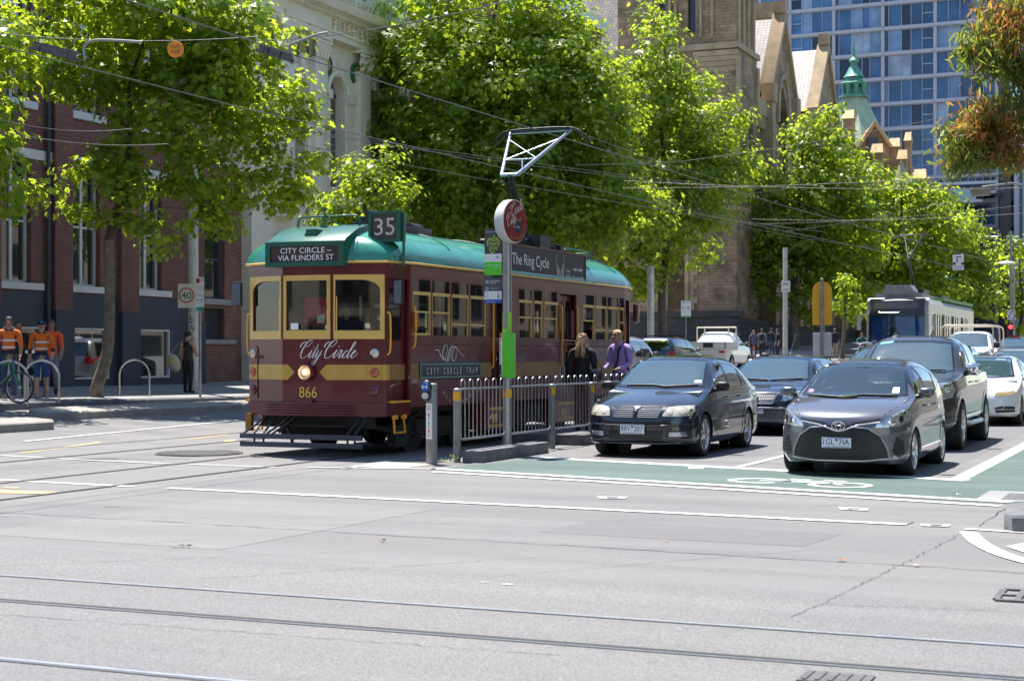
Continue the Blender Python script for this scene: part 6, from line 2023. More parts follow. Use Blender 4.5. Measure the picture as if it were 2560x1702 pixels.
for i in range(13):
 z=.262+i*.026;hw=interp(z,[(.24, .57),(.36, .55),(.52, .47),(.60, .33)])
 n_=int(hw/.04)
 for j in range(-n_, n_+1):
  x_=(j+(i%2)*.5)*.045
  if abs(x_)<hw-.02 and not(abs(x_)<.2 and .36<z<.54)and not(z>.56 and abs(x_)<.1):c.bar([(x_-.017, z),(x_+.017, z)], 'f', .0042, mb, .007, 4)
mb.build('grille_mesh', mat('grille_mesh_grey',(.06, .06, .065), .3, .5, var=.1), g_)
mb=MB()
c.bar([(-.50, .705),(-.25, .665),(-.12, .62),(0, .585),(.12, .62),(.25, .665),(.50, .705)], 'f', .011, mb);mb.build('bonnet_trim', M_CHROME, c.root)
c.patch([(-.50, .745),(-.2, .70),(-.13, .66),(.13, .66),(.2, .70),(.50, .745),(.50, .72),(.25, .68),(.12, .63),(-.12, .63),(-.25, .68),(-.5, .72)], 'f', .003, M_MESHG, 'upper_grille')
bd=c.patch(oval(0, .655, .088, .062), 'f', .012, M_PLASTIC, 'badge', rim=.02)
mb=MB()
hh, nn=c.cast(0, .655, 'f');y_=hh.y-.02
for rx, rz, cz in((.082, .056, .655),(.034, .054, .655),(.060, .022, .678)):
 mb.tube([(q[0], y_, q[1])for q in oval(0, cz, rx, rz)], .0072, 6, closed=True)
mb.build('badge_emblem', M_CHROME, bd)
for sx in(1,-1):
 hl=[(sx*.45, .635),(sx*.46, .675),(sx*.58, .755),(sx*.74, .855),(sx*.80, .84),(sx*.815, .76),(sx*.80, .70),(sx*.72, .655),(sx*.6, .64)]
 ho=c.patch(hl, 'f', .006, M_HLENS, 'headlight', rim=.03)
 c.disc(sx*.63, .705, .055, M_CHROME, 'reflector', ho, .012);c.disc(sx*.73, .735, .045, M_FRIT, 'reflector', ho, .012)
 c.patch([(sx*.64, .33),(sx*.69, .52),(sx*.755, .47),(sx*.775, .30),(sx*.70, .255)], 'f', .004, M_MESHG, 'fog_recess')
 mb=MB()
 for z in(.30, .345, .39, .435):c.bar([(sx*.66, z),(sx*.76, z)], 'f', .006, mb, .006)
 mb.build('fog_slat', M_PLASTIC, c.root)
c.plate(('1GL', '7IA'), .44,-.02, sub='VICTORIA - THE EDUCATION STATE')
c.lines([(ax, p)for ax in 'rl' for p in([(1.0, .28),(1.04, .97)],[(1.81, .25),(1.84, 1.0)],[(2.60, .60),(2.66, 1.02)],[(1.0, .26),(2.4, .25)])]+[('f',[(-.44, .70),(-.60, .84),(-.70, .93),(-.735, 1.0)]),('f',[(.44, .70),(.60, .84),(.70, .93),(.735, 1.0)])])
c.handles([1.66, 2.48], .88)
c.wipers([[(-.6, 1.01),(-.05, .985),(.08, 1.0)],[(-.2, .99),(.15, 1.02),(.58, 1.01)]])
c.patch([(-.59, 1.385),(-.50, 1.39),(-.50, 1.41),(-.58, 1.405)], 'f', .007, M_STICK, 'sticker');c.patch([(.49, 1.05),(.58, 1.05),(.57, 1.12),(.49, 1.12)], 'f', .007, M_STICK, 'sticker')
c.patch(oval(-.585, 1.07, .035, .022, 12), 'f', .007, mat('sticker_pink',(.75, .05, .22), .5, var=0), 'sticker')
c.disc(.835 if False else .80, .62, .012, M_CHROME, 'side_repeater')
# dark pickup
PIK=dict(L=4.75, W=.925, zb=[(0, .50),(.04, .40),(.12, .33),(.6, .36),(4.2, .40),(4.6, .48),(4.75, .6)],
   zs=[(0, .72),(.05, .92),(.15, 1.02),(.35, 1.08),(1.0, 1.14),(1.3, 1.17),(2.6, 1.19),(3.0, 1.20),(4.5, 1.20),(4.7, 1.1),(4.75, .8)],
   zt=[(0, .78),(.03, .95),(.07, 1.03),(.15, 1.09),(.4, 1.15),(.9, 1.20),(1.15, 1.235),(1.25, 1.26),(1.55, 1.48),(1.85, 1.71),(2.05, 1.785),(2.4, 1.82),(2.8, 1.815),(3.0, 1.74),(3.12, 1.5),(3.22, 1.26),(3.4, 1.24),(4.5, 1.24),(4.7, 1.15),(4.75, .86)],
   ya=.82, yb=3.72, rw=.385, arch=.455, tum=.28, boxy=5.2, ymir=1.85, zmir=1.64, rf=.55, p=3.4, bow=.12, cabend=3.0, wout=.03)
P_GUN=paint('dark_bronze_grey_paint',(0.045, 0.046, 0.052), 0.26, 0.5, 0.08)
c=Car('pickup_truck', 'tall dark grey double-cab pickup truck right behind the grey hatchback', 'pickup truck', PIK, P_GUN,(-4.42, 25.2, ramp(26)))
c.window([(-.74, 1.235),(-.35, 1.205),(.35, 1.205),(.74, 1.235),(.62, 1.70),(.3, 1.735),(-.3, 1.735),(-.62, 1.70)], 'f', M_WSG, 'windscreen', .03)
for ax in 'rl':
 c.window([(1.46, 1.22),(2.16, 1.22),(2.14, 1.68),(1.95, 1.66),(1.70, 1.48)], ax, M_SIDEG, 'front_window', .02)
 c.window([(2.22, 1.22),(2.90, 1.23),(2.90, 1.62),(2.75, 1.69),(2.20, 1.69)], ax, M_SIDEG, 'rear_window', .02)
c.interior(1.5, 2.15, .80, 1.20, rear=False)
c.finish_body();c.arches(P_GUN, .075);c.wheels(M_ALLOY, 6, False, .66, .26)
c.mirror(1.50, 1.27, M_CHROME,(.25, .12, .2))
for sx in(1,-1):
 ho=c.patch([(sx*.50, .84),(sx*.50, 1.0),(sx*.62, 1.06),(sx*.82, 1.07),(sx*.87, .96),(sx*.84, .84),(sx*.68, .80)], 'f', .006, M_HLENS, 'headlight', rim=.03)
 c.disc(sx*.66, .92, .07, M_CHROME, 'reflector', ho, .014);c.disc(sx*.77, .96, .05, M_ORANGE if False else M_CLEARL, 'reflector', ho, .012)
g_=c.patch([(-.46, .74),(-.46, 1.0),(.46, 1.0),(.46, .74)], 'f', .004, M_MESHG, 'grille')
mb=MB()
for z in(.78, .87, .96):c.bar([(-.44, z),(.44, z)], 'f', .016, mb)
mb.build('grille_slat', M_CHROME, g_)
c.patch([(-.6, .46),(-.55, .62),(.55, .62),(.6, .46)], 'f', .004, M_PLASTIC, 'lower_grille')
c.lines([(ax, p)for ax in 'rl' for p in([(1.36, .5),(1.38, 1.19)],[(2.18, .45),(2.20, 1.2)],[(2.98, .8),(3.0, 1.2)],[(1.36, .48),(2.8, .46)],[(3.06, .45),(3.1, 1.22)])])
c.handles([1.95, 2.72], 1.06, M_CHROME)
c.wipers([[(-.55, 1.26),(0, 1.235)],[(.0, 1.24),(.6, 1.25)]])
mb=MB()
for sx in(1,-1):
 mb.tube([(sx*.86, 1.3, .42),(sx*.95, 1.5, .40),(sx*.95, 2.9, .40),(sx*.86, 3.1, .42)], .04, 8)
mb.build('side_step', M_SATIN, c.root)
mb=MB()
for sx in(1,-1):mb.tube([(sx*.72, 4.0, 1.24),(sx*.68, 3.35, 1.62),(sx*.55, 3.25, 1.68),(0, 3.25, 1.69)], .035, 8)
mb.build('sports_bar', M_PLASTIC, c.root)
mb=MB();mb.tube([(-.28, 1.02, 1.21),(-.25, 1.02, 1.46)], .006, 5);mb.build('aerial', M_PLASTIC, c.root)
mb=MB();mb.tube([(.2, 2.3, 1.82),(.24, 2.32, 1.98)],[.03, .012], 8);mb.build('roof_aerial', mat('pale_aerial',(.6, .58, .5), .4), c.root)
c.patch([(-.56, 1.67),(-.34, 1.70),(-.34, 1.725),(-.55, 1.70)], 'f', .007, mat('sticker_teal',(.03, .5, .45), .4), 'sticker')
# dark blue wagon between the sedan and the hatchback
WAG=dict(L=4.5, W=.93, zb=[(0, .36),(.03, .25),(.10, .19),(.5, .175),(4.0, .18),(4.4, .26),(4.5, .4)],
   zs=[(0, .54),(.05, .66),(.15, .73),(.35, .79),(1.0, .90),(1.2, .93),(2.5, .96),(3.6, .98),(4.2, .97),(4.42, .85),(4.5, .6)],
   zt=[(0, .58),(.03, .69),(.07, .765),(.15, .82),(.35, .88),(.7, .945),(1.05, .995),(1.18, 1.03),(1.5, 1.21),(1.85, 1.39),(2.1, 1.46),(2.5, 1.49),(3.2, 1.48),(3.7, 1.43),(4.0, 1.28),(4.3, 1.02),(4.42, .9),(4.5, .64)],
   ya=.86, yb=3.55, rw=.32, arch=.375, tum=.34, boxy=4.6, ymir=1.85, zmir=1.34, rf=.55, p=3.3, bow=.12, cabend=3.8)
P_NAVY=paint('dark_navy_paint',(0.006, 0.014, 0.036))
c=Car('hatchback', 'dark navy car with wide trapezoid grille and roof aerial behind black sedan', 'car', WAG, P_NAVY,(-7.60, 28.75, ramp(29.5)))
c.window([(-.76, 1.015),(-.38, .985),(.38, .985),(.76, 1.015),(.60, 1.41),(.3, 1.437),(-.3, 1.437),(-.60, 1.41)], 'f', M_WSG, 'windscreen', .03)
for ax in 'rl':
 c.window([(1.48, .975),(2.25, .985),(2.22, 1.385),(1.98, 1.35),(1.65, 1.15)], ax, M_SIDEG, 'front_window', .02)
 c.window([(2.31, .985),(3.05, 1.0),(3.05, 1.37),(2.28, 1.39)], ax, M_SIDEG, 'rear_window', .02)
 c.window([(3.11, 1.01),(3.5, 1.05),(3.4, 1.25),(3.1, 1.35)], ax, M_SIDEG, 'quarter_window', .018)
c.window([(-.62, 1.1),(.62, 1.1),(.55, 1.38),(-.55, 1.38)], 'b', M_SIDEG, 'rear_windscreen', .03)
c.interior(1.5, 2.15, .56, .97)
c.finish_body();c.arches();c.wheels(M_ALLOY, 5, True, .70)
c.mirror(1.42, 1.05)
g_=c.patch([(-.43, .765),(.43, .765),(.33, .60),(-.33, .60)], 'f', .004, M_MESHG, 'grille')
mb=MB();c.bar([(-.44, .77),(.44, .77)], 'f', .013, mb);c.bar([(-.44, .77),(-.335, .595),(.335, .595),(.44, .77)], 'f', .011, mb);mb.build('grille_surround', M_CHROME, g_)
mb=MB()
for i in range(6):c.bar([(-.40+i*.012, .745-i*.026),(.40-i*.012, .745-i*.026)], 'f', .004, mb, .007)
for i in range(-9, 10):c.bar([(i*.04, .755),(i*.034, .605)], 'f', .003, mb, .007)
mb.build('grille_mesh', M_SATIN, g_)
bd=c.patch(oval(0, .69, .085, .036), 'f', .012, mat('badge_blue',(.01, .03, .16), .2, coat=.8, var=0), 'badge', g_, rim=.02)
hh, nn=c.cast(0, .69, 'f');mb=MB();mb.tube([(q[0], hh.y-.014, q[1])for q in oval(0, .69, .085, .036)], .006, 6, closed=True)
c_=cat_rom([Vector((x_, z_))for x_, z_ in((-.055, .005),(-.04, .016),(-.03, .0),(-.045,-.014),(-.02,-.004),(-.005, .004),(.005,-.006),(.02, .004),(.03,-.006),(.045, .006),(.05,-.006),(.058, .014))], 4)
mb.tube([(p.x, hh.y-.016, .69+p.y)for p in c_], .0035, 4)
mb.build('badge_emblem', M_CHROME, bd)
for sx in(1,-1):
 ho=c.patch([(sx*.50, .64),(sx*.53, .72),(sx*.66, .80),(sx*.84, .83),(sx*.87, .76),(sx*.80, .68),(sx*.65, .64)], 'f', .006, M_HLENS, 'headlight', rim=.03)
 c.disc(sx*.66, .715, .05, M_CHROME, 'reflector', ho, .012)
c.patch([(-.52, .50),(.52, .50),(.62, .30),(-.62, .30)], 'f', .004, M_MESHG, 'lower_grille')
mb=MB();c.bar([(-.70, .43),(-.55, .51),(.55, .51),(.70, .43)], 'f', .024, mb);c.bar([(-.66, .29),(.66, .29)], 'f', .012, mb)
for z in(.33, .37, .41, .45):c.bar([(-.56, z),(.56, z)], 'f', .005, mb, .008)
for i in range(-10, 11):c.bar([(i*.055, .31),(i*.05, .47)], 'f', .004, mb, .007)
mb.build('lower_grille_trim', M_SATIN, c.root)
c.plate(('XKM', '550'), .47, .0, sub=None)
c.lines([(ax, p)for ax in 'rl' for p in([(1.32, .28),(1.36, .94)],[(2.27, .26),(2.3, .97)])]+[('f',[(-.45, .78),(-.66, .88),(-.76, .99)]),('f',[(.45, .78),(.66, .88),(.76, .99)])])
c.wipers([[(-.6, 1.03),(0, 1.0)],[(.05, 1.0),(.62, 1.03)]])
c.patch([(-.64, 1.37),(-.55, 1.375),(-.55, 1.395),(-.63, 1.39)], 'f', .007, M_STICK, 'sticker')
mb=MB();mb.tube([(.12, 2.35, 1.49),(.20, 2.5, 1.90)],[.006, .004], 6);mb.tube([(.12, 2.34, 1.48),(.125, 2.36, 1.52)], .03, 8);mb.build('roof_aerial', M_CHROME, c.root)
# plainer builder for the cars further back
def plain_car(name, label, cat, base, pm, loc, rz=0, dz=0.0, glass=None, lights=True, kx=1.0, rear=False, group=None, ky=1.0, rims=None):
 sp=dict(base)
 if dz or ky!=1:
  for k in('zs', 'zt'):sp[k]=[(y*ky, z+dz*smooth01(.3, 1.2, y))for y, z in base[k]]
  sp['zb']=[(y*ky, z)for y, z in base['zb']];sp['L']=base['L']*ky;sp['ya']=base['ya']*ky;sp['yb']=base['yb']*ky;sp['cabend']=base['cabend']*ky;sp['ymir']=base['ymir']*ky;sp['zmir']=base['zmir']+dz
 sp['W']=base['W']*kx
 return Car(name, label, cat, sp, pm, loc, rz, group), sp
P_WHITE=paint('white_car_paint',(0.72, 0.73, 0.74), 0.25, 0, 0.02)
P_SILV=paint('silver_car_paint',(0.46, 0.47, 0.47), 0.28, 0.6, 0.05)
P_BLUE=paint('deep_blue_paint',(0.008, 0.022, 0.062))
P_DGREY=paint('charcoal_paint',(0.03, 0.033, 0.04), 0.24, 0.3)
c, sp=plain_car('hatchback', 'white car with slim amber-tinted headlights half cut by the right edge', 'car', SED, P_WHITE,(-4.32, 33.6, ramp(35)), kx=1.05)
c.window(wsp, 'f', M_WSG, 'windscreen', .03)
for ax in 'rl':
 c.window([(1.42, .935),(2.16, .945),(2.12, 1.335),(1.95, 1.31),(1.70, 1.18),(1.48, 1.03)], ax, M_SIDEG, 'front_window', .02)
 c.window([(2.21, .945),(2.98, .955),(2.92, 1.25),(2.60, 1.32),(2.18, 1.335)], ax, M_SIDEG, 'rear_window', .02)
c.interior(1.35, 2.05, .52, .93)
c.finish_body();c.arches();c.wheels(M_DARKRIM, 10, True, .76);c.mirror(1.42, .985)
roof_bk=c.patch([(-.5, 1.98),(.5, 1.98),(.5, 3.1),(-.5, 3.1)], 't', .004, paint('black_roof_paint',(.012, .014, .02)), 'roof_panel', rim=.004)
for sx in(1,-1):
 ho=c.patch([(sx*.42, .665),(sx*.45, .735),(sx*.74, .775),(sx*.80, .765),(sx*.78, .70),(sx*.58, .665)], 'f', .006, mat('amber_tinted_headlight',(.50, .36, .14), .12, .4, var=.4, scale=12, coat=1), 'headlight', rim=.03)
 c.patch([(sx*.42, .43),(sx*.55, .47),(sx*.80, .46),(sx*.80, .35),(sx*.45, .33)], 'f', .004, M_MESHG, 'side_intake')
 mb=MB();c.bar([(sx*.44, .40),(sx*.79, .40)], 'f', .008, mb);c.bar([(sx*.55, .40),(sx*.62, .46)], 'f', .006, mb);mb.build('intake_trim', M_CHROME, c.root)
c.patch([(-.30, .70),(.30, .70),(.22, .40),(-.22, .40)], 'f', .004, M_MESHG, 'grille')
c.lines([(ax, p)for ax in 'rl' for p in([(1.22, .30),(1.25, .90)],[(2.17, .26),(2.19, .93)])]+[('f',[(-.42, .74),(-.62, .86),(-.70, .95)]),('f',[(.42, .74),(.62, .86),(.70, .95)])])
c, sp=plain_car('station_wagon', 'dark wagon with pale roof rails hidden behind the navy car', 'car', WAG, P_NAVY,(-7.35, 38.5, ramp(39)), dz=.12)
c.window([(-.76, 1.125),(.76, 1.125),(.60, 1.53),(.3, 1.555),(-.3, 1.555),(-.60, 1.53)], 'f', M_WSG, 'windscreen', .03)
for ax in 'rl':c.window([(1.7, 1.12),(3.3, 1.14),(3.3, 1.46),(2.0, 1.47)], ax, M_SIDEG, 'side_window', .02)
c.interior(1.5, 2.15, .62, 1.08);c.finish_body();c.wheels(M_ALLOY, 5, True, .7);c.mirror(1.42, 1.17)
for sx in(1,-1):
 mb=MB();mb.tube(cat_rom([(sx*.60, 2.0, 1.55),(sx*.62, 2.15, 1.66),(sx*.62, 3.4, 1.68),(sx*.60, 3.7, 1.56)], 5), .025, 8);mb.build('roof_rail', M_SATIN, c.root)
 c.patch([(sx*.50, .64),(sx*.53, .72),(sx*.84, .83),(sx*.80, .68)], 'f', .006, M_HLENS, 'headlight')
c, sp=plain_car('sedan', 'small silver sedan glimpsed between the pickup and white work truck', 'car', SED, P_SILV,(-7.3, 49.5, ramp(51)))
c.window(wsp, 'f', M_WSG, 'windscreen', .03)
for ax in 'rl':c.window([(1.5, .94),(3.0, .955),(2.92, 1.25),(2.55, 1.33),(2.0, 1.33)], ax, M_SIDEG, 'side_window', .02)
c.interior(1.35, 2.05, .52, .93);c.finish_body();c.wheels(M_ALLOY, 7);c.mirror(1.42, .985)
for sx in(1,-1):c.patch([(sx*.42, .66),(sx*.46, .77),(sx*.78, .79),(sx*.78, .67)], 'f', .006, M_HLENS, 'headlight')
c, sp=plain_car('work_truck', 'white work truck carrying a pale pipe ladder rack over its cab', 'truck', PIK, P_WHITE,(-8.0, 59.5, ramp(61)))
c.window([(-.74, 1.235),(.74, 1.235),(.62, 1.70),(.3, 1.735),(-.3, 1.735),(-.62, 1.70)], 'f', M_WSG, 'windscreen', .03)
for ax in 'rl':c.window([(1.46, 1.22),(2.85, 1.22),(2.8, 1.68),(1.95, 1.66),(1.70, 1.48)], ax, M_SIDEG, 'side_window', .02)
c.interior(1.5, 2.15, .80, 1.20, rear=False);c.finish_body();c.arches();c.wheels(M_SATIN, 8, False, .6, .24);c.mirror(1.5, 1.30, M_PLASTIC,(.25, .12, .22))
for sx in(1,-1):c.patch([(sx*.50, .84),(sx*.50, 1.02),(sx*.84, 1.06),(sx*.84, .84)], 'f', .006, M_HLENS, 'headlight')
c.patch([(-.46, .74),(-.46, 1.0),(.46, 1.0),(.46, .74)], 'f', .004, M_MESHG, 'grille')
mb=MB()
for y in(1.2, 3.2, 4.5):
 mb.tube(cat_rom([(-.92, y, 1.0),(-.92, y, 1.8),(-.86, y, 1.98),(-.72, y, 2.03)], 4)+cat_rom([(.72, y, 2.03),(.86, y, 1.98),(.92, y, 1.8),(.92, y, 1.0)], 4), .028, 8)
for sx in(.8,-.8):mb.tube([(sx, 1.2, 2.03),(sx, 4.5, 2.03)], .025, 8)
mb.build('ladder_rack', mat('pale_rack_paint',(.58, .48, .38), .45), c.root)
for i,(x, y, pm, lab)in enumerate(((-4.55, 42.5, P_SILV, 'pale silver car at the right edge behind the white car'),(-7.8, 73, P_DGREY, 'dark distant car showing red tail lights beyond the work truck'))):
 c, sp=plain_car('distant_car', lab, 'car', SED, pm,(x, y, ramp(y)), dz=.05)
 c.window([(-.70, 1.02),(.70, 1.02),(.56, 1.42),(-.56, 1.42)], 'f', M_WSG, 'windscreen', .03)
 for ax in 'rl':c.window([(1.5, .99),(3.0, 1.0),(2.92, 1.29),(2.0, 1.37)], ax, M_SIDEG, 'side_window', .02)
 c.finish_body();c.wheels(M_ALLOY, 6)
 if i==1:
  mb=MB();mb.bx(-.25, .25, 2.1, 2.2, 1.48, 1.56);mb.build('roof_light', M_TAIL, c.root)
 for sx in(1,-1):c.patch([(sx*.42, .66),(sx*.46, .77),(sx*.78, .79),(sx*.78, .67)], 'f', .006, M_HLENS, 'headlight')
# cars heading away, left of the tram's tail
VAN=dict(L=4.6, W=.92, zb=[(0, .4),(.1, .25),(4.5, .3),(4.6, .45)], zs=[(0, .6),(.1, .8),(.9, .98),(2, 1.02),(4.4, 1.04),(4.6, .8)],
   zt=[(0, .66),(.1, .88),(.5, .98),(.95, 1.1),(1.6, 1.6),(2.0, 1.76),(3.2, 1.8),(4.2, 1.76),(4.42, 1.5),(4.54, 1.1),(4.6, .86)],
   ya=.85, yb=3.6, rw=.34, arch=.4, tum=.2, boxy=5.5, ymir=1.6, zmir=1.6, rf=.5, rr=.5, p=3.6, cabend=4.2)
def away(name, label, cat, base, pm, X, Yrear,**kw):
 L=base['L']
 return plain_car(name, label, cat, base, pm,(X, Yrear+L, ramp(Yrear+1)), math.pi,**kw)
def rear_kit(c, W, zg0, zg1, zl0, zl1):
 c.window([(-W*.82, zg0),(W*.82, zg0),(W*.70, zg1),(-W*.70, zg1)], 'b', M_SIDEG, 'rear_windscreen', .03)
 for sx in(1,-1):
  c.patch([(sx*W*.66, zl0),(sx*W*.68, zl1),(sx*W*.93, zl1),(sx*W*.95, zl0)], 'b', .008, M_TAIL, 'tail_light', rim=.03)
c, sp=away('people_mover', 'silver people mover partly hidden by the tail of the maroon tram', 'car', VAN, P_SILV,-18.3, 49.4)
rear_kit(c, .92, 1.12, 1.62, .8, 1.1)
for ax in 'rl':
 c.window([(1.55, 1.08),(2.5, 1.08),(2.5, 1.62),(1.9, 1.6)], ax, M_SIDEG, 'front_window', .02);c.window([(2.56, 1.08),(4.1, 1.10),(4.05, 1.62),(2.56, 1.63)], ax, M_SIDEG, 'rear_window', .02)
c.finish_body();c.arches();c.wheels(M_ALLOY, 6);c.mirror(1.5, 1.2, M_PLASTIC)
SUVS=dict(VAN);SUVS['zt']=[(0, .7),(.1, .9),(.5, 1.0),(1.0, 1.08),(1.7, 1.5),(2.1, 1.62),(3.2, 1.66),(4.1, 1.62),(4.38, 1.4),(4.52, 1.1),(4.6, .86)]
c, sp=away('estate_car', 'dark blue estate car with red tail lights driving off behind the tram', 'car', SUVS, P_BLUE,-19.8, 59.5)
rear_kit(c, .92, 1.12, 1.52, .82, 1.08)
for ax in 'rl':
 c.window([(1.75, 1.06),(2.6, 1.06),(2.6, 1.5),(2.1, 1.48)], ax, M_SIDEG, 'front_window', .02);c.window([(2.66, 1.06),(4.0, 1.10),(3.9, 1.5),(2.66, 1.5)], ax, M_SIDEG, 'rear_window', .02)
c.finish_body();c.arches();c.wheels(M_ALLOY, 6);c.mirror(1.6, 1.15)
c.plate(('UTV', '418'), .72, 0, rear=True)if False else None
mb=MB();mb.bx(-.6, .6, 2.0, 2.06, 1.68, 1.72);mb.bx(-.6, .6, 3.4, 3.46, 1.68, 1.72);mb.build('roof_bar', M_PLASTIC, c.root)
c, sp=away('flatbed_truck', 'white flatbed truck with pale tray frame parked before the stone church', 'truck', PIK, P_WHITE,-19.95, 67.3)
for ax in 'rl':c.window([(1.46, 1.22),(2.85, 1.22),(2.8, 1.68),(1.95, 1.66),(1.70, 1.48)], ax, M_SIDEG, 'side_window', .02)
c.finish_body();c.arches();c.wheels(M_SATIN, 8, False, .6, .24);c.mirror(1.5, 1.30, M_PLASTIC)
mb=MB()
mb.bx(-.98, .98, 2.9, 4.95, 1.0, 1.06);mb.bx(-.98,-.93, 2.9, 4.95, 1.06, 1.34);mb.bx(.93, .98, 2.9, 4.95, 1.06, 1.34);mb.bx(-.98, .98, 4.9, 4.95, 1.06, 1.34)
mb.bx(-.5, .5, 4.96, 4.98, .84, 1.04)
tb=mb.build('tray', mat('tray_white',(.62, .61, .56), .5, var=.12), c.root, bev=.01)
mb=MB()
for x in(-.9, .9, .55,-.55):mb.tube([(x, 2.95, 1.06),(x, 2.95, 2.0)], .03, 6)
for z in(2.0, 1.45):mb.tube([(-.9, 2.95, z),(.9, 2.95, z)], .03, 6)
mb.build('tray_frame', mat('pale_rack_cream',(.60, .54, .42), .5), c.root)
for sx in(1,-1):
 mb=MB();mb.bx(sx*.82-.13, sx*.82+.13, 4.96, 4.99, .86, .96);mb.build('tail_light', M_TAIL, c.root)
 mb=MB();mb.bx(sx*.7-.2, sx*.7+.2, 4.6, 4.64, .35, .85);mb.build('mud_flap', M_PLATE, c.root)
mb=MB();mb.bx(-.42, .02, 4.952, 4.97, 1.10, 1.30);mb.build('rear_notice', mat('dark_board',(.02, .03, .04), .5), c.root)
# tram stop: pole, fence, bollard
M_GALV=mat('galvanised_steel',(0.36, 0.37, 0.38), 0.38, 0.85, var=0.22, scale=7)
M_GALVD=mat('weathered_galvanised',(0.26, 0.26, 0.255), 0.55, 0.5, var=0.25, scale=5)
M_YTAPE=mat('amber_reflector_tape',(0.80, 0.40, 0.01), 0.4, var=.05)
M_LIME=mat('lime_green_panel',(0.10, 0.58, 0.03), 0.45, var=.05)
M_SIGNW=mat('sign_white',(0.72, 0.73, 0.72), 0.45, var=.05, scale=3)
M_SIGNK=mat('sign_black',(0.015, 0.015, 0.017), 0.45, var=0)
M_SIGNR=mat('sign_red',(0.48, 0.012, 0.02), 0.4, var=.03)
M_SIGNG=mat('sign_charcoal',(0.055, 0.06, 0.065), 0.45, var=.05)
M_BLUE2=mat('sign_blue',(0.01, 0.08, 0.42), 0.4, var=0)
M_GREENS=mat('sign_green',(0.015, 0.28, 0.10), 0.45, var=0)
FX=-9.62
def fence_panel(y0, y1, i, lab):
 t=thing('pedestrian_barrier', lab, 'barrier',(FX, y0, 0), 0, 'hooped steel barriers along the tram stop')
 L=y1-y0;mb=MB();zt=lambda y:1.02
 mb.tube(cat_rom([(0, 0, .40),(0, .0, .92),(0, .05, 1.0),(0, .12, 1.02)], 4)+[Vector((0, L-.12, 1.02))]+cat_rom([(0, L-.12, 1.02),(0, L-.05, 1.0),(0, L, .92),(0, L, .40),(0, L-.05, .33),(0, L-.12, .31)], 4)[1:]+[Vector((0, .12, .31)), Vector((0, .05, .33)), Vector((0, 0, .40))], .017, 8)
 mb.build('rail', M_GALV, t)
 n=int(L/.135)//2*2;s=L/n
 for k in range(0, n):
  mb=MB();y=(k+.5)*s
  if k%2==0:
   mb.tube([(0, y, .31),(0, y, 1.09)]+[(0, y+s/2-s/2*math.cos(math.pi*q/6), 1.09+s*.5*math.sin(math.pi*q/6))for q in range(1, 6)]+[(0, y+s, 1.09),(0, y+s, .31)], .0085, 6)
   mb.build('hoop', M_GALV, t)
posts=[20.30, 22.06, 23.86, 25.66, 27.46, 29.3, 31.1]
for i,(a, b_)in enumerate(zip(posts[:-1], posts[1:])):
 fence_panel(a+.06, b_-.06, i,['hooped barrier nearest the road crossing, left of the tall pole', 'hooped barrier just right of the tall tram stop pole', 'hooped barrier behind the black sedan headlight', 'hooped barrier in front of the woman, behind the sedan', 'hooped barrier hidden behind the sedan roof', 'farthest hooped barrier beyond the black sedan'][i])
for i, y in enumerate(posts):
 if i==1:continue
 t=thing('fence_post',['end fence post with amber band beside the push-button bollard', '', 'steel fence post with amber band left of the sedan mirror', 'steel fence post beside the woman in the patterned skirt', 'steel fence post hidden by the sedan windscreen', 'steel fence post far behind the sedan', 'last steel fence post beyond the sedan'][i], 'post',(FX, y, 0), 0, 'fence posts along the tram stop')
 mb=MB();mb.cyl((0, 0,-.03),(0, 0, 1.02), .052, n=14);mb.sph((0, 0, 1.02),(.052, .052, .02), 12, 6);mb.build('shaft', M_GALVD, t)
 mb=MB();mb.cyl((0, 0, .86),(0, 0, .985), .0545, n=14);mb.build('amber_band', M_YTAPE, t)
PO=thing('tram_stop_pole', 'tall steel tram stop pole with round maroon sign and route panel', 'pole',(FX, 22.06, 0))
mb=MB();mb.cyl((0, 0,-.03),(0, 0, 3.80), .066, n=18);mb.bx(-.03, .03,-.085, .0, 1.9, 3.4);mb.build('shaft', M_GALV, PO)
mb=MB();mb.cyl((0, 0, .86),(0, 0, .985), .069, n=18);mb.build('amber_band', M_YTAPE, PO)
rt_n=Vector((.98,-.18, 0)).normalized();rt_u=Vector((.18, .98, 0)).normalized()
dc=Vector((.05,-.03, 3.50))
def disc_lathe(mb, prof, mi=0, n=40):
 vs=[]
 for r, d in prof:
  for j in range(n):
   a=2*math.pi*j/n;vs.append(dc+rt_u*(r*math.cos(a))+Vector((0, 0, r*math.sin(a)))+rt_n*d)
 mb.add(vs,[(i*n+j, i*n+(j+1)%n,(i+1)*n+(j+1)%n,(i+1)*n+j)for i in range(len(prof)-1)for j in range(n)], mi)
mb=MB();disc_lathe(mb,[(.001,-.11),(.20,-.105),(.29,-.08),(.325,-.03),(.325, .10),(.31, .105)])
ds=mb.build('round_sign', mat('off_white_drum',(.62, .60, .54), .5, var=.08), PO)
mb=MB();disc_lathe(mb,[(.312, .10),(.312, .108),(.001, .108)]);mb.build('sign_face', mat('sign_maroon',(.20, .012, .016), .4, var=.08, coat=.3), ds)
mb=MB();o_=dc+rt_n*.111;up_=Vector((0, 0, 1))
dg_=R(24);r2=rt_u*math.cos(dg_)+up_*math.sin(dg_);u2=up_*math.cos(dg_)-rt_u*math.sin(dg_)
script_word(mb, 'City', 0, .125, o_-rt_u*.21-up_*.10, r2, u2, wmax=.10, wmin=.045)
script_word(mb, 'Circle', 0, .125, o_-rt_u*.10+up_*.06, r2, u2, wmax=.10, wmin=.045)
mb.build('sign_script', mat('pinkish_white',(.7, .6, .55), .5, var=0), ds, recalc=False)
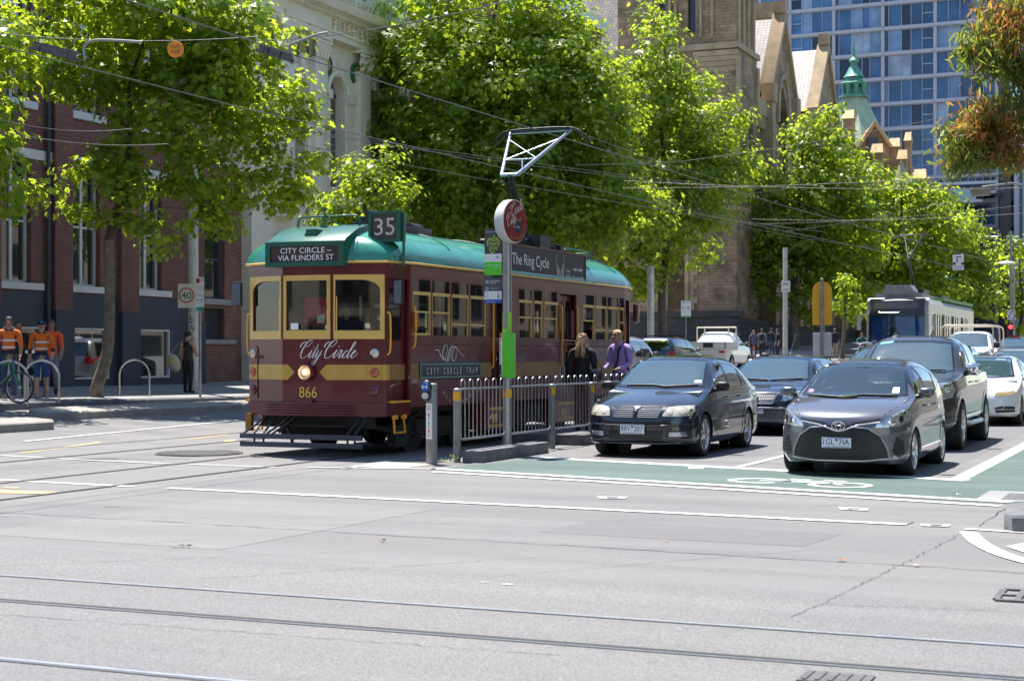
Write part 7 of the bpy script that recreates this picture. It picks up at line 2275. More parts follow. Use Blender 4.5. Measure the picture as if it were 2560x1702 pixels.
mb=MB();mb.text('Tram', o_+rt_u*.10+up_*.035, r2, u2, .055, .15)
for i, ch in enumerate('Catch the'):a=R(160-i*9);mb.text(ch if ch!=' ' else '-', o_+rt_u*.265*math.cos(a)+up_*.265*math.sin(a), rt_u*math.sin(a)-up_*math.cos(a), rt_u*math.cos(a)+up_*math.sin(a), .028, .018)if ch!=' ' else None
for i, ch in enumerate('for a free ride around town'):
 a=R(-115+i*5.2)
 if ch!=' ':mb.text(ch, o_+rt_u*.262*math.cos(a)+up_*.262*math.sin(a),-rt_u*math.sin(a)+up_*math.cos(a),-rt_u*math.cos(a)-up_*math.sin(a), .024, .015)
mb.build('sign_gold_text', mat('dull_gold',(.52, .32, .10), .5, var=0), ds, recalc=False)
dc0=dc;dc=dc0+rt_u*.06-up_*.08
mb=MB();disc_lathe(mb,[(.085, .112),(.001, .112)], 0, 24);mb.build('sign_roundel', mat('roundel_navy',(.01, .03, .09), .4, var=0), ds)
mb=MB();mb.text('Here', dc+rt_n*.115, rt_u, up_, .038, .10);mb.build('roundel_text', M_SIGNW, ds, recalc=False)
dc=dc0
a_=R(8);pu=Vector((math.cos(a_), math.sin(a_), 0));pn=Vector((math.sin(a_),-math.cos(a_), 0));po=Vector((-.20,-.07, 0))
def PPn(u, v, d):return po+pu*u+pn*d+Vector((0, 0, v))
mb=MB();slab(mb, PPn,-.135, .135, 2.28, 3.40, .0,-.02);rp=mb.build('route_panel', M_SIGNG, PO)
def pan(name, m, u0, u1, v0, v1, d=.004):
 mb=MB();slab(mb, PPn, u0, u1, v0, v1, d, 0);mb.build(name, m, rp)
pan('white_field', M_SIGNW,-.135, .135, 2.90, 3.02);pan('green_field', M_LIME,-.135, .135, 2.70, 2.90);pan('black_strip', M_SIGNK,-.135, .135, 2.655, 2.70);pan('blue_grey_field', mat('sign_slate',(.07, .085, .11), .45, var=0),-.135, .135, 2.46, 2.655);pan('white_field', M_SIGNW,-.135, .135, 2.335, 2.46);pan('blue_field', M_BLUE2,-.135, .135, 2.28, 2.335)
def ptext(s, u, v, h, w, mb, d=.006):mb.text(s, PPn(u, v, d), pu,(0, 0, 1), h, w)
mb=MB();ptext('FREE',-.0, 3.235, .05, .14, mb);ptext('TRAM', .0, 3.17, .05, .14, mb);ptext('ZONE', .01, 3.105, .05, .13, mb)
for pts in([(-.06, .10),(-.095, .04),(-.08,-.02)],[(.06, .10),(.10, .04),(.085,-.02)],[(.02, .14),(.0, .125),(.03, .11)],[(-.06,-.06),(-.02,-.13),(.03,-.10)]):
 mb.ribbon(pts, .012, PPn(0, 3.16, .006), pu,(0, 0, 1))
mb.build('lime_text', mat('lime_lettering',(.50, .70, .04), .5, var=0), rp, recalc=False)
mb=MB();ptext("You're in the",-.03, 3.355, .03, .17, mb);ptext('30',-.095, 2.60, .045, .05, mb);ptext('35',-.095, 2.50, .045, .05, mb);ptext('Etihad Stadium', .03, 2.612, .022, .15, mb);ptext('Docklands', .0, 2.585, .022, .09, mb);ptext('City Circle', .02, 2.50, .024, .11, mb);ptext('Route   to',-.06, 2.678, .02, .1, mb);ptext('PT', .05, 0, .03, .03, mb)if False else None
ptext('Melbourne Central', .0, 2.855, .024, .22, mb);ptext('Station', .07, 2.82, .024, .09, mb)
mb.text('Swanston', PPn(-.04, 2.305, .006), pu,(0, 0, 1), .02, .13)
mb.build('white_text', M_SIGNW, rp, recalc=False)
mb=MB();ptext('PT', .07, 2.96, .04, .05, mb);ptext('6', .085, 2.385, .07, .04, mb);ptext('Stop', .09, 2.44, .018, .05, mb)
for z, s in((2.43, 'Pay'),(2.40, 'Tram'),(2.37, 'Here')):ptext(s,-.10, z, .018, .045, mb)
mb.build('black_text', M_SIGNK, rp, recalc=False)
mb=MB();mb.bx(-.02, .13,-.15, .02, 1.16, 1.83);tcase=mb.build('timetable_case', M_LIME, PO, bev=.005)
mb=MB();mb.add([(-.10,-.06, 1.18),(-.02,-.156, 1.18),(-.02,-.156, 1.83),(-.10,-.06, 1.83),(-.08,-.04, 1.18),(0,-.13, 1.18),(0,-.13, 1.83),(-.08,-.04, 1.83)],[(0, 1, 2, 3),(4, 7, 6, 5),(0, 4, 5, 1),(3, 2, 6, 7),(0, 3, 7, 4),(1, 5, 6, 2)]);tt=mb.build('timetable_sheet', M_SIGNW, tcase)
mb=MB()
du=Vector((.08,-.096, 0));nn_=Vector((-.096,-.08, 0)).normalized();o_=Vector((-.10,-.06, 1.18))+nn_*.004
for v0, v1 in((.58, .645),):mb.add([o_+du*.05+up_*v0, o_+du*.95+up_*v0, o_+du*.95+up_*v1, o_+du*.05+up_*v1],[(0, 1, 2, 3)], 0)
mb.add([o_+du*.05+up_*.02, o_+du*.95+up_*.02, o_+du*.95+up_*.18, o_+du*.05+up_*.18],[(0, 1, 2, 3)], 2)
for i in range(16):
 v=.20+i*.022;mb.add([o_+du*.12+up_*v, o_+du*random.uniform(.5, .9)+up_*v, o_+du*.85+up_*(v+.008), o_+du*.12+up_*(v+.008)],[(0, 1, 2, 3)], 1)
mb.build('timetable_print',[M_SIGNR, M_GALVD, mat('dark_print',(.08, .02, .02), .5)], tt, recalc=False)
mb=MB();mb.cyl((0, 0, 1.84),(0, 0, 2.14), .0695, n=18);st_=mb.build('lime_sticker', mat('lime_sticker',(.30, .62, .06), .5, var=.1), PO)
mb=MB()
for z, h, m in((2.06, .06, 0),(1.93, .025, 0),(1.97, .012, 0)):mb.add([(-.035,-.0735, z),(.03,-.0735, z),(.03,-.0735, z+h),(-.035,-.0735, z+h)],[(0, 1, 2, 3)])
mb.build('sticker_print', M_SIGNK, st_, recalc=False)
BO=thing('push_button_bollard', 'short steel bollard with blue push button and crossing instructions', 'bollard',(-9.77, 19.80, 0))
mb=MB();mb.cyl((0, 0,-.03),(0, 0, 1.10), .078, n=18);mb.cyl((0, 0, 1.10),(0, 0, 1.115), .078, .06, 18);mb.build('shaft', M_GALVD, BO)
mb=MB();mb.sph((-.03,-.10, 1.06),(.085, .05, .10), 16, 10);mb.sph((-.03,-.10, .95),(.075, .05, .09), 16, 10);hd_=mb.build('button_housing', M_SIGNK, BO)
mb=MB();mb.cyl((-.03,-.12, 1.065),(-.03,-.156, 1.065), .066, .06, 18);mb.build('blue_disc', M_BLUE2, hd_)
mb=MB();o_=(-.03,-.159, 1.065)
mb.ribbon([(-.045, 0),(.045, 0)], .014, o_,(1, 0, 0),(0, 0, 1));mb.ribbon([(.02, .025),(.047, 0),(.02,-.025)], .012, o_,(1, 0, 0),(0, 0, 1));mb.ribbon([(-.02, .025),(-.047, 0),(-.02,-.025)], .012, o_,(1, 0, 0),(0, 0, 1));mb.build('arrow_symbol', M_SIGNW, hd_, recalc=False)
mb=MB();mb.cyl((-.03,-.13, .945),(-.03,-.156, .945), .05, .046, 16);mb.build('push_button', mat('button_grey',(.5, .52, .5), .25, .3, var=.2), hd_)
mb=MB();mb.bx(-.045, .045,-.086,-.076, .35, .84);ip=mb.build('instruction_plate', M_SIGNW, BO, bev=.004)
mb=MB()
for z, mi in((.68, 0),(.57, 1),(.46, 0)):
 o_=Vector((0,-.088, z));mb.ribbon([(0,-.03),(0, .012)], .016, o_,(1, 0, 0),(0, 0, 1), mi);mb.ribbon([(0, .016),(0, .03)], .014, o_,(1, 0, 0),(0, 0, 1), mi);mb.ribbon([(-.014,-.0),(.014, .0)], .008, o_,(1, 0, 0),(0, 0, 1), mi)
for z in(.80, .775, .75, .63, .52, .41, .385):mb.ribbon([(-.03, 0),(.03, 0)], .007,(0,-.088, z),(1, 0, 0),(0, 0, 1), 2 if z<.74 else 0)
mb.build('instruction_print',[M_SIGNR, M_GREENS, M_GALVD], ip, recalc=False)
def kblock(x0, x1, y0, y1, h, lab):
 mb=MB();mb.bx(x0, x1, y0, y1,-.03, h)
 tag(mb.build('kerb_block', M_BLUESTONE, None, bev=.025), lab, 'kerb', 'kerbed blocks along the tram stop')
kblock(-9.52,-9.22, 20.25, 22.75, .17, 'dark kerb block at the foot of the tall tram stop pole');kblock(-10.75,-9.42, 24.75, 41, .18, 'long low kerbed tram stop platform where the couple stand')
mb=MB()
for i in range(40):
 a=rng.uniform(0, 6.28);r=rng.uniform(.0, .1);p=Vector((FX-.02+r*math.cos(a), posts[0]-.12+r*math.sin(a), rng.uniform(.01, .09)));q=Vector((rng.gauss(0, .03), rng.gauss(0, .03), .02));mb.add([p, p+q, p+q+Vector((0, .02, .02))],[(0, 1, 2)])
tag(mb.build('weed', mat('weed_green',(.10, .20, .02), .6, var=.3, scale=30), recalc=False), 'small green weed at the foot of the end fence post', 'plant')
mb=MB();area(mb,[(-10.6, 19.0),(-9.75, 18.75),(-9.7, 19.7),(-10.5, 19.9)], .006, step=.4)
tag(mb.build('tactile_paving', mat('worn_tactile',(.46, .38, .28), .85, var=.25, scale=6), recalc=False), kind='structure')
# footpath furniture
def foot(px, t):
 d=sight(px, 884);return Vector((d.x*t, d.y*t))
def stand(x, y):return GS(x, y)
for i,(x, y, rz, lab)in enumerate(((-23.05, 27.7, R(-58), 'stainless bike hoop in front of the workman in blue shorts'),(-24.2, 32.5, R(-58), 'stainless bike hoop right of the tree trunk near the basement window'),(-22.55, 26.1, R(-60), 'stainless bike hoop with the green bicycle at the left edge'))):
 mb=MB();w=.36;z0=GS(x, y)
 mb.tube([(-w, 0,-.05),(-w, 0, .52)]+[(-w*math.cos(math.pi*q/10), 0, .52+w*math.sin(math.pi*q/10))for q in range(1, 10)]+[(w, 0, .52),(w, 0,-.05)], .025, 10)
 o=mb.build('bike_hoop', mat('stainless_steel',(.60, .59, .56), .22, 1.0, var=.1));o.location=(x, y, z0);o.rotation_euler=(0, 0,-rz*.55)
 tag(o, lab, 'bike rack', 'bike hoops on the footpath')
BK=thing('bicycle', 'green bicycle leaning on a hoop at the far left edge', 'bicycle',(-22.78, 26.0, GS(-22.6, 26)), R(98))
M_BGREEN=mat('bicycle_green',(.01, .22, .09), .3, var=.05, coat=.6)
for y in(-.52, .52):
 w=thing('wheel', None, None);w.parent=BK;w.location=(0, y, .335)
 mb=MB();mb.tube([(0, .315*math.cos(2*math.pi*i/32), .315*math.sin(2*math.pi*i/32))for i in range(32)], .019, 8, closed=True);mb.build('tyre', M_TYRE, w)
 mb=MB();mb.tube([(0, .295*math.cos(2*math.pi*i/32), .295*math.sin(2*math.pi*i/32))for i in range(32)], .009, 6, closed=True);mb.cyl((-.05, 0, 0),(.05, 0, 0), .02)
 for i in range(16):a=2*math.pi*i/16;mb.cyl((.02*(-1)**i, 0, 0),(0, .29*math.cos(a), .29*math.sin(a)), .0018, n=4)
 mb.build('rim', M_SATIN, w)
mb=MB();bbk, st_, hd0, hd1, rw_, fw_=(0, .08, .30),(0, .22, .78),(0,-.36, .82),(0,-.40, .66),(0, .52, .335),(0,-.52, .335)
for a, b_ in((bbk, st_),(st_, hd0),(bbk, hd1),(hd0, hd1)):mb.cyl(a, b_, .018, n=8)
for s in(.04,-.04):mb.cyl((s, .52, .335),(s*.5, .22, .76), .009, n=6);mb.cyl((s, .52, .335),(s, .08, .30), .010, n=6);mb.cyl((s,-.52, .335),(s,-.40, .66), .012, n=6)
mb.build('frame', M_BGREEN, BK)
mb=MB();mb.tube([(-.28,-.28, .98),(-.2,-.38, .97),(.2,-.38, .97),(.28,-.28, .98)], .012, 6);mb.cyl((0,-.36, .82),(0,-.38, .97), .014);mb.build('handlebar', M_PLASTIC, BK)
mb=MB();mb.sph((0, .28, .93),(.07, .14, .03), 10, 6);mb.cyl((0, .22, .76),(0, .26, .92), .012);mb.build('saddle', M_PLASTIC, BK)
mb=MB();mb.lathe([(.0,-.01),(.09,-.008),(.09, .008),(0, .01)],(.04, .08, .30), 'x', 20);mb.cyl((.08, .08, .30),(.08, .02, .15), .01);mb.cyl((-.06, .08, .30),(-.06, .14, .45), .01);mb.bx(.05, .14,-.02, .06, .14, .16);mb.build('crank', M_PLASTIC, BK)
def post_thing(name, lab, cat, x, y, h, r, m, grp=None, z=None):
 t=thing(name, lab, cat,(x, y, GS(x, y)if z is None else z), 0, grp)
 mb=MB();mb.cyl((0, 0,-.05),(0, 0, h), r, r*.9, 14);mb.build('shaft', m, t)
 return t
M_POLEW=mat('off_white_pole',(.50, .50, .46), .6, var=.22, scale=3)
fcx=foot(483, 43.2)
t=post_thing('speed_sign_pole', 'thick white pole with a 40 speed limit sign beside the tote woman', 'sign', fcx.x, fcx.y, 8.0, .145, M_POLEW)
z_=at_y(470, 740, fcx.y).z-t.location.z;vr=Vector((_c, _s, 0));vn=Vector((_s,-_c, 0));so=vn*.20+vr*-.14
def VS(u, v, d):return so+vr*u+vn*d+Vector((0, 0, z_+v))
mb=MB();slab(mb, VS,-.23, .23,-.33, .32, .012, 0);sg_=mb.build('sign_face', mat('aged_sign_white',(.60, .57, .46), .5, var=.1), t, bev=.02)
mb=MB();mb.ribbon([(.19*math.cos(R(a)), .19*math.sin(R(a))+.01)for a in range(0, 361, 10)], .036, VS(0, 0, .015), vr,(0, 0, 1));mb.build('red_ring', M_SIGNR, sg_, recalc=False)
mb=MB();mb.text('40', VS(0, .01, .016), vr,(0, 0, 1), .19, .27);mb.build('speed_number', M_SIGNK, sg_, recalc=False)
mb=MB()
for i in range(9):
 z0=z_-.55-i*.12;mb.ribbon([(rng.uniform(-.1, .1), rng.uniform(-.08, .08))for _ in range(5)], .015, vn*.175+Vector((0, 0, z0)), vr,(0, 0, 1))
mb.build('graffiti', M_SIGNK, t, recalc=False)
def parking(px, ptop, pbot, pw, x, y, lab, h, two=False):
 t=post_thing('parking_sign', lab, 'sign', x, y, h, .03, M_GALV)
 zt_=at_y(px, ptop, y).z-t.location.z;zb_=at_y(px, pbot, y).z-t.location.z;dpt=y*_c-x*_s;w=pw*dpt/4000
 def S(u, v, d):return vn*(.045+d)+vr*u+Vector((0, 0, v))
 mb=MB();slab(mb, S,-w/2, w/2, zb_, zt_, .006, 0);f=mb.build('sign_face', M_SIGNW, t);H=zt_-zb_
 mb=MB()
 def tx(s, u, v, hh, ww, mi):mb.text(s, S(u*w, zb_+v*H, .009), vr,(0, 0, 1), hh*H, ww*w, mi)
 if not two:
  slab(mb, S,-w*.45,-w*.02, zb_+.80*H, zb_+.96*H, .008, .004, 0)
  tx('2P', .26, .90, .10, .36, 1);tx('2P', .22, .22, .12, .36, 1);tx('8-4',-.2, .68, .06, .4, 0);tx('SAT',-.2, .58, .05, .4, 0);tx('7:30', .22, .68, .05, .4, 1);tx('6:30', .22, .58, .05, .4, 1);tx('MON-FRI',-.2, .48, .04, .44, 0);tx('MTR',-.22, .22, .07, .36, 1)
  for v in(.40, .36, .10):slab(mb, S,-w*.45, w*.45, zb_+v*H, zb_+(v+.008)*H, .008, .004, 1)
  slab(mb, S,-w/2,-w*.1, zb_-.13*H, zb_, .007, 0, 3);slab(mb, S,-w*.1, w/2, zb_-.13*H, zb_, .007, 0, 2)
 else:
  tx('2P',-.24, .88, .14, .34, 2);tx('2P',-.24, .54, .16, .36, 2);tx('MTR',-.24, .28, .10, .36, 2);tx('7-9', .24, .88, .10, .36, 2)
  mb.ribbon([(.16*w*math.cos(R(a)), .16*w*math.sin(R(a)))for a in range(0, 361, 20)], .04*w, S(.24*w, zb_+.52*H, .009), vr,(0, 0, 1), 0);tx('S', .24, .52, .12, .12, 1)
  slab(mb, S,-w/2, w/2, zb_-.1*H, zb_, .007, 0, 2)
 mb.build('sign_print',[M_SIGNR, M_SIGNK, M_GREENS, mat('sign_teal',(.05, .35, .42), .5, var=0)], f, recalc=False)
parking(514, 693, 767, 21,-22.95, 33.5, 'red and black parking sign on thin pole left of the tram', 2.95)
parking(1712, 752, 790, 25,-22.95, 74.2, 'green 2P parking sign on a post in front of the church', 2.75, True)
fcx=foot(1963, 96)
t=post_thing('bicycle_lane_sign', 'small white bicycle lane sign on pale pole before the church', 'sign', fcx.x, fcx.y, 6.5, .15, M_POLEW)
z_=at_y(1963, 716, fcx.y).z-t.location.z;so=vn*.17
mb=MB();slab(mb, VS,-.26, .26,-.33, .33, .012, 0);f=mb.build('sign_face', M_SIGNW, t)
mb=MB();mb.text('LANE', VS(0,-.2, .016), vr,(0, 0, 1), .13, .40)
for cx_ in(-.11, .11):mb.ribbon([(cx_+.075*math.cos(R(a)), .10+.075*math.sin(R(a)))for a in range(0, 361, 24)], .022, VS(0, 0, .016), vr,(0, 0, 1))
mb.ribbon([(-.11, .10),(-.04, .2),(.07, .2),(.11, .10)], .022, VS(0, 0, .016), vr,(0, 0, 1));mb.ribbon([(-.04, .2),(.0, .10),(.07, .2)], .02, VS(0, 0, .016), vr,(0, 0, 1));mb.build('sign_print', M_SIGNK, f, recalc=False)
fcx=foot(1627, 72)
post_thing('street_pole', 'plain grey street pole behind the tail of the maroon tram', 'pole', fcx.x, fcx.y, 4.6, .16, M_POLEW)
YS=thing('traffic_sign', 'yellow round-topped traffic sign seen from behind on grey post', 'sign',(-9.75, 44.3, ramp(44)))
mb=MB();mb.cyl((0,-.06, 0),(0,-.06, 3.40), .045, n=12);mb.sph((0,-.06, 3.40),(.045, .045, .02));mb.build('shaft', M_GALVD, YS)
def VY(u, v, d):return vr*u+vn*d+Vector((0, 0, v))
w_=.27;prof=[(-w_, 2.12),(w_, 2.12),(w_, 3.05)]+[(w_*math.cos(math.pi*i/14), 3.05+w_*1.05*math.sin(math.pi*i/14))for i in range(1, 14)]+[(-w_, 3.05)]
mb=MB();wall(mb, prof,[], VY, .0,-.02);mb.build('sign_back', mat('traffic_yellow',(.75, .36, .005), .45, var=.06), YS)
mb=MB();slab(mb, VY,-.26, .26, 1.25, 1.90, .0,-.02);mb.build('lower_plate', mat('bare_aluminium',(.52, .50, .50), .5, .3, var=.1), YS, bev=.02)
for x, lab in((1855, 'left orange and white flexible road post by the flatbed truck'),(1884, 'right orange and white flexible road post before the patterned-shirt woman')):
 d=foot(x, 77 if x<1870 else 80);z0=G(d.x, d.y)
 t=thing('flexible_post', lab, 'bollard',(d.x, d.y, z0), 0, 'orange flexible road posts');M_OR=mat('fluoro_orange',(.85, .075, .025), .5, var=.04)
 mb=MB()
 for z in(0, .5, .8, .92):mb.cyl((0, 0, z),(0, 0,{0:.5, .5:.5, .8:.88, .92:1.05}[z]), .075 if z<.9 else .085, n=10)
 mb.build('shaft', M_OR, t);mb=MB();mb.cyl((0, 0, .50),(0, 0, .80), .074, n=10);mb.cyl((0, 0, .88),(0, 0, .92), .074, n=10);mb.build('white_band', M_SIGNW, t)
def hook_sign(px, py, t_, w, h, lab, post=False):
 c=far_pt(px, py, t_);t=thing('hook_turn_sign', lab, 'sign',(c.x, c.y, c.z), _yaw)
 mb=MB();mb.bx(-w/2, w/2, 0, .03,-h/2, h/2);f=mb.build('sign_face', M_SIGNW, t)
 mb=MB();o_=(0,-.006, 0)
 for pts, wd in(([(-.12*w,-.02*h),(-.12*w, .18*h),(-.2*w, .34*h),(.26*w, .34*h)], .10*w),([(-.5*w,-.08*h),(-.26*w,-.08*h)], .16*h),([(.26*w,-.08*h),(.5*w,-.08*h)], .16*h)):mb.ribbon(pts, wd, o_,(1, 0, 0),(0, 0, 1))
 mb.text('RIGHT TURN',(0,-.006,-.27*h),(1, 0, 0),(0, 0, 1), .10*h, .8*w);mb.text('FROM LEFT',(0,-.006,-.42*h),(1, 0, 0),(0, 0, 1), .10*h, .8*w)
 mb.build('sign_print', M_SIGNK, f, recalc=False);return t
hook_sign(2396, 656, 100, .68, .98, 'white hook turn sign hanging from the wires above modern tram')
t=hook_sign(2529, 788, 104, .52, .62, 'small hook turn sign on signal pole above the red light')
mb=MB();mb.cyl((0, .12,-3.3),(0, .12, 5.5), .09, n=10);mb.build('pole', M_GALV, t)
c=far_pt(2526, 817, 103.6);t=thing('traffic_light', 'distant traffic light showing red at the far right', 'traffic light',(c.x, c.y, c.z), _yaw)
mb=MB();mb.bx(-.17, .17, 0, .2,-.85, .25);mb.build('housing', M_SIGNK, t);mb=MB();mb.sph((0,-.02, 0),(.13, .05, .13));mb.build('red_lamp', mat('red_signal',(1, .02, .02), .3, var=0, emit=6, ecol=(1, .015, .02)), t)
# people
M_SKIN=mat('skin_fair',(.48, .27, .19), .55, var=.08);M_SKIN2=mat('skin_tanned',(.34, .18, .115), .55, var=.08)
M_EYE=mat('eye_dark',(.02, .015, .012), .3, var=0);M_LIP=mat('lip',(.33, .10, .09), .5, var=0)
def cloth(name, c, r=.8):return mat('cloth_'+name, c, r, var=.18, scale=14, bump=.25, bscale=22)
K_BLK=cloth('black',(.012, .012, .014));K_NAVY=cloth('navy',(.012, .017, .035));K_ORG=cloth('hivis_orange',(.72, .15, .012));K_FLU=cloth('fluoro_orange',(.95, .10, .02));K_REFL=mat('reflective_tape',(.62, .63, .62), .4, var=.05)
K_BLUE=cloth('work_blue',(.02, .06, .17));K_PURP=cloth('purple_shirt',(.36, .24, .52));K_OLIVE=cloth('dark_olive',(.028, .03, .018));K_BEIGE=cloth('beige',(.42, .34, .23));K_JEAN=cloth('denim',(.025, .045, .10));K_GREY=cloth('grey_blue',(.14, .18, .22));K_BOOT=cloth('tan_boot',(.32, .24, .14));K_PAT=mat('patterned_red_trousers',(.13, .035, .04), .8, var=.9, scale=42);K_PATB=mat('patterned_blue_shirt',(.09, .10, .19), .8, var=.8, scale=30);K_WHITE=cloth('white',(.6, .6, .6));K_TEAL=cloth('teal',(.02, .12, .12))
def person(lab, pos, H, face, fit, pose=None, hair=(.03, .02, .015), hairstyle='short', sit=False, skin=None, group=None, z=None, detail=True, bands=False):
 J=dict(pel=(0, 0, .52), sp=(0,-.005, .60), ch=(0,-.005, .72), nk=(0, .005, .835), hb=(0,-.01, .885), hm=(0,-.018, .925), ht=(0,-.008, .965))
 for s, q in((1, 'l'),(-1, 'r')):
  J.update({q+'cl':(s*.05, 0, .80), q+'sh':(s*.108, .005, .795), q+'el':(s*.135, .015, .625), q+'wr':(s*.145,-.02, .49), q+'pa':(s*.145,-.03, .455), q+'hip':(s*.052, 0, .50), q+'kn':(s*.056,-.012, .285), q+'an':(s*.055, .01, .05), q+'he':(s*.055, .0, .022), q+'to':(s*.062,-.085, .018)})
 J.update(pose or{})
 for q in 'lr':
  w, p=Vector(J[q+'wr']), Vector(J[q+'pa']);d=(p-w).normalized();sd=Vector((0, 1, 0))if abs(d.y)<.7 else Vector((0, 0, 1))
  for i in range(4):
   o=p+sd*((i-1.5)*.0095)+d*.012;J['%sf%da'%(q, i)]=tuple(o+d*(.018-.002*abs(i-1.2)));J['%sf%db'%(q, i)]=tuple(o+d*(.036-.003*abs(i-1.2))+Vector((0,-.006, 0)))
  J[q+'th']=tuple(w.lerp(p, .5)+Vector((0,-.022, 0))+d*.012)
 E_=[('pel', 'sp'),('sp', 'ch'),('ch', 'nk'),('nk', 'hb'),('hb', 'hm'),('hm', 'ht')]
 for q in 'lr':
  E_+=[('ch', q+'cl'),(q+'cl', q+'sh'),(q+'sh', q+'el'),(q+'el', q+'wr'),(q+'wr', q+'pa'),('pel', q+'hip'),(q+'hip', q+'kn'),(q+'kn', q+'an'),(q+'an', q+'he'),(q+'he', q+'to'),(q+'wr', q+'th')]
  for i in range(4):E_+=[(q+'pa', '%sf%da'%(q, i)),('%sf%da'%(q, i), '%sf%db'%(q, i))]
 Rr=dict(pel=(.082, .060), sp=(.076, .056), ch=(.092, .062), nk=(.036, .036), hb=(.040, .046), hm=(.047, .058), ht=(.040, .050), cl=(.052, .05), sh=(.047, .046), el=(.029, .029), wr=(.019, .021), pa=(.013, .024), hip=(.062, .062), kn=(.040, .042), an=(.026, .028), he=(.026, .028), to=(.024, .018), th=(.0075, .0075))
 names=list(J);me=bpy.data.meshes.new('person');me.from_pydata([Vector(J[n])*H for n in names],[(names.index(a), names.index(b))for a, b in E_],[])
 ob=bpy.data.objects.new('person', me);COL.objects.link(ob)
 md=ob.modifiers.new('s', 'SKIN');md.use_smooth_shade=True;sv=me.skin_vertices[0].data
 for i, n in enumerate(names):
  kk=n if n in Rr else(n[1:]if n[1:]in Rr else None);r=Rr[kk]if kk else(.0055, .0055);sv[i].radius=(r[0]*H, r[1]*H);sv[i].use_root=n=='pel'
 s2=ob.modifiers.new('d', 'SUBSURF');s2.levels=2 if detail else 1
 dg=bpy.context.evaluated_depsgraph_get();m2=bpy.data.meshes.new_from_object(ob.evaluated_get(dg));ob.modifiers.clear();ob.data=m2;m2.name='person'
 bones=[(Vector(J[a])*H, Vector(J[b])*H, a, b)for a, b in E_];mats_=[];idx=[]
 def lab_(a, b):
  if b in('hb', 'hm', 'ht'):return 'head'
  if b in('sp', 'ch', 'nk')or b[1:]in('cl',):return 'torso'
  t_=b[1:]
  return{'sh':'upper', 'el':'upper', 'wr':'fore', 'pa':'hand', 'th':'hand', 'hip':'hips', 'kn':'thigh', 'an':'shin', 'he':'foot', 'to':'foot'}.get(t_, 'hand')
 sk=skin or M_SKIN
 for p in m2.polygons:
  c=p.center;best=None
  for a, b, an, bn in bones:
   d=b-a;t_=max(0, min(1,(c-a).dot(d)/max(1e-9, d.length_squared)));ds_=(c-a-d*t_).length/(Rr.get(bn, Rr.get(bn[1:],(.02,)))[0]+.01)
   if best is None or ds_<best[0]:best=(ds_, lab_(an, bn), t_)
  m_=sk if best[1]in('head', 'hand')else(fit(best[1], c.z/H, best[2])or sk)
  if m_ not in mats_:mats_.append(m_)
  idx.append(mats_.index(m_))
 m2.materials.clear()
 for m_ in mats_:m2.materials.append(m_)
 m2.polygons.foreach_set('material_index', idx)
 ob.location=pos if z is None else(pos[0], pos[1], z);ob.rotation_euler=(0, 0, face);tag(ob, lab, 'person', group)
 if bands:
  bv=BVHTree.FromPolygons([v.co for v in m2.vertices],[tuple(p.vertices)for p in m2.polygons])
  for zb_ in(.618, .70):
   mb=MB();k=28
   for dz in(-.011, .011):
    for i in range(k):
     a=2*math.pi*i/k;dr=Vector((math.cos(a), math.sin(a), 0));h=bv.ray_cast(Vector((0, 0,(zb_+dz)*H))+dr*.112*H,-dr)[0];rad=h.xy.length if h else .07*H
     mb.v.append(tuple(dr*(min(rad, .10*H)+.004)+Vector((0, 0,(zb_+dz)*H))))
   mb.f=[(i,(i+1)%k,(i+1)%k+k, i+k)for i in range(k)];mb.m=[0]*k;mb.build('reflective_band', K_REFL, ob)
 hc=(Vector(J['hm'])+Vector(J['hb']))/2*H
 if detail:
  mb=MB();f=hc+Vector((0,-.058*H, 0));s=H/1.75
  for sx in(1,-1):
   mb.sph((f.x+sx*.03*s, f.y-.002, f.z+.03*s),(.012*s, .008*s, .008*s), 8, 6, 0);mb.sph((hc.x+sx*.08*s, hc.y+.01, hc.z+.005),(.012*s, .022*s, .03*s), 8, 6, 2)
  mb.sph((f.x, f.y-.012*s, f.z+.005*s),(.013*s, .018*s, .022*s), 8, 6, 2);mb.sph((f.x, f.y+.004*s, f.z-.035*s),(.024*s, .010*s, .007*s), 8, 6, 1);mb.build('face',[M_EYE, M_LIP, sk], ob)
 if hairstyle:
  mb=MB();s=H/1.75;mh=mat('hair_%d'%int(hair[0]*900+hair[1]*90), hair, .55, var=.45, scale=60, bump=.5, bscale=70)
  c=hc+Vector((0, .008*s, .035*s))
  if hairstyle=='cap':
   mb.sph(c+Vector((0, 0, .01)),(.094*s, .112*s, .09*s), 16, 10);mb.v=[(x, y, max(zz_, c.z-.012))for x, y, zz_ in mb.v];mb.obx(c+Vector((0,-.14*s, 0)),(.14*s, .12*s, .012), Matrix.Rotation(R(8), 3, 'X'));mb.build('cap', K_NAVY, ob)
   mb=MB();mb.sph(c+Vector((0,-.105*s, .045)),(.03, .012, .022), 8, 6);mb.build('cap_badge', mat('cap_blue',(.02, .28, .5), .6), ob)
  else:
   mb.sph(c,(.090*s, .106*s, .098*s), 16, 12)
   rh=random.Random(int(H*1000));nv=[]
   for x, y, zz_ in mb.v:
    fr=(y-c.y)<-.045*s
    if fr:zz_=max(zz_, c.z+.018*s)
    else:zz_=max(zz_, c.z-.075*s)
    j=.006*s;nv.append((x+rh.gauss(0, j), y+rh.gauss(0, j)+(.012*s if fr and zz_<c.z+.03*s else 0), zz_+rh.gauss(0, j)))
   mb.v=nv
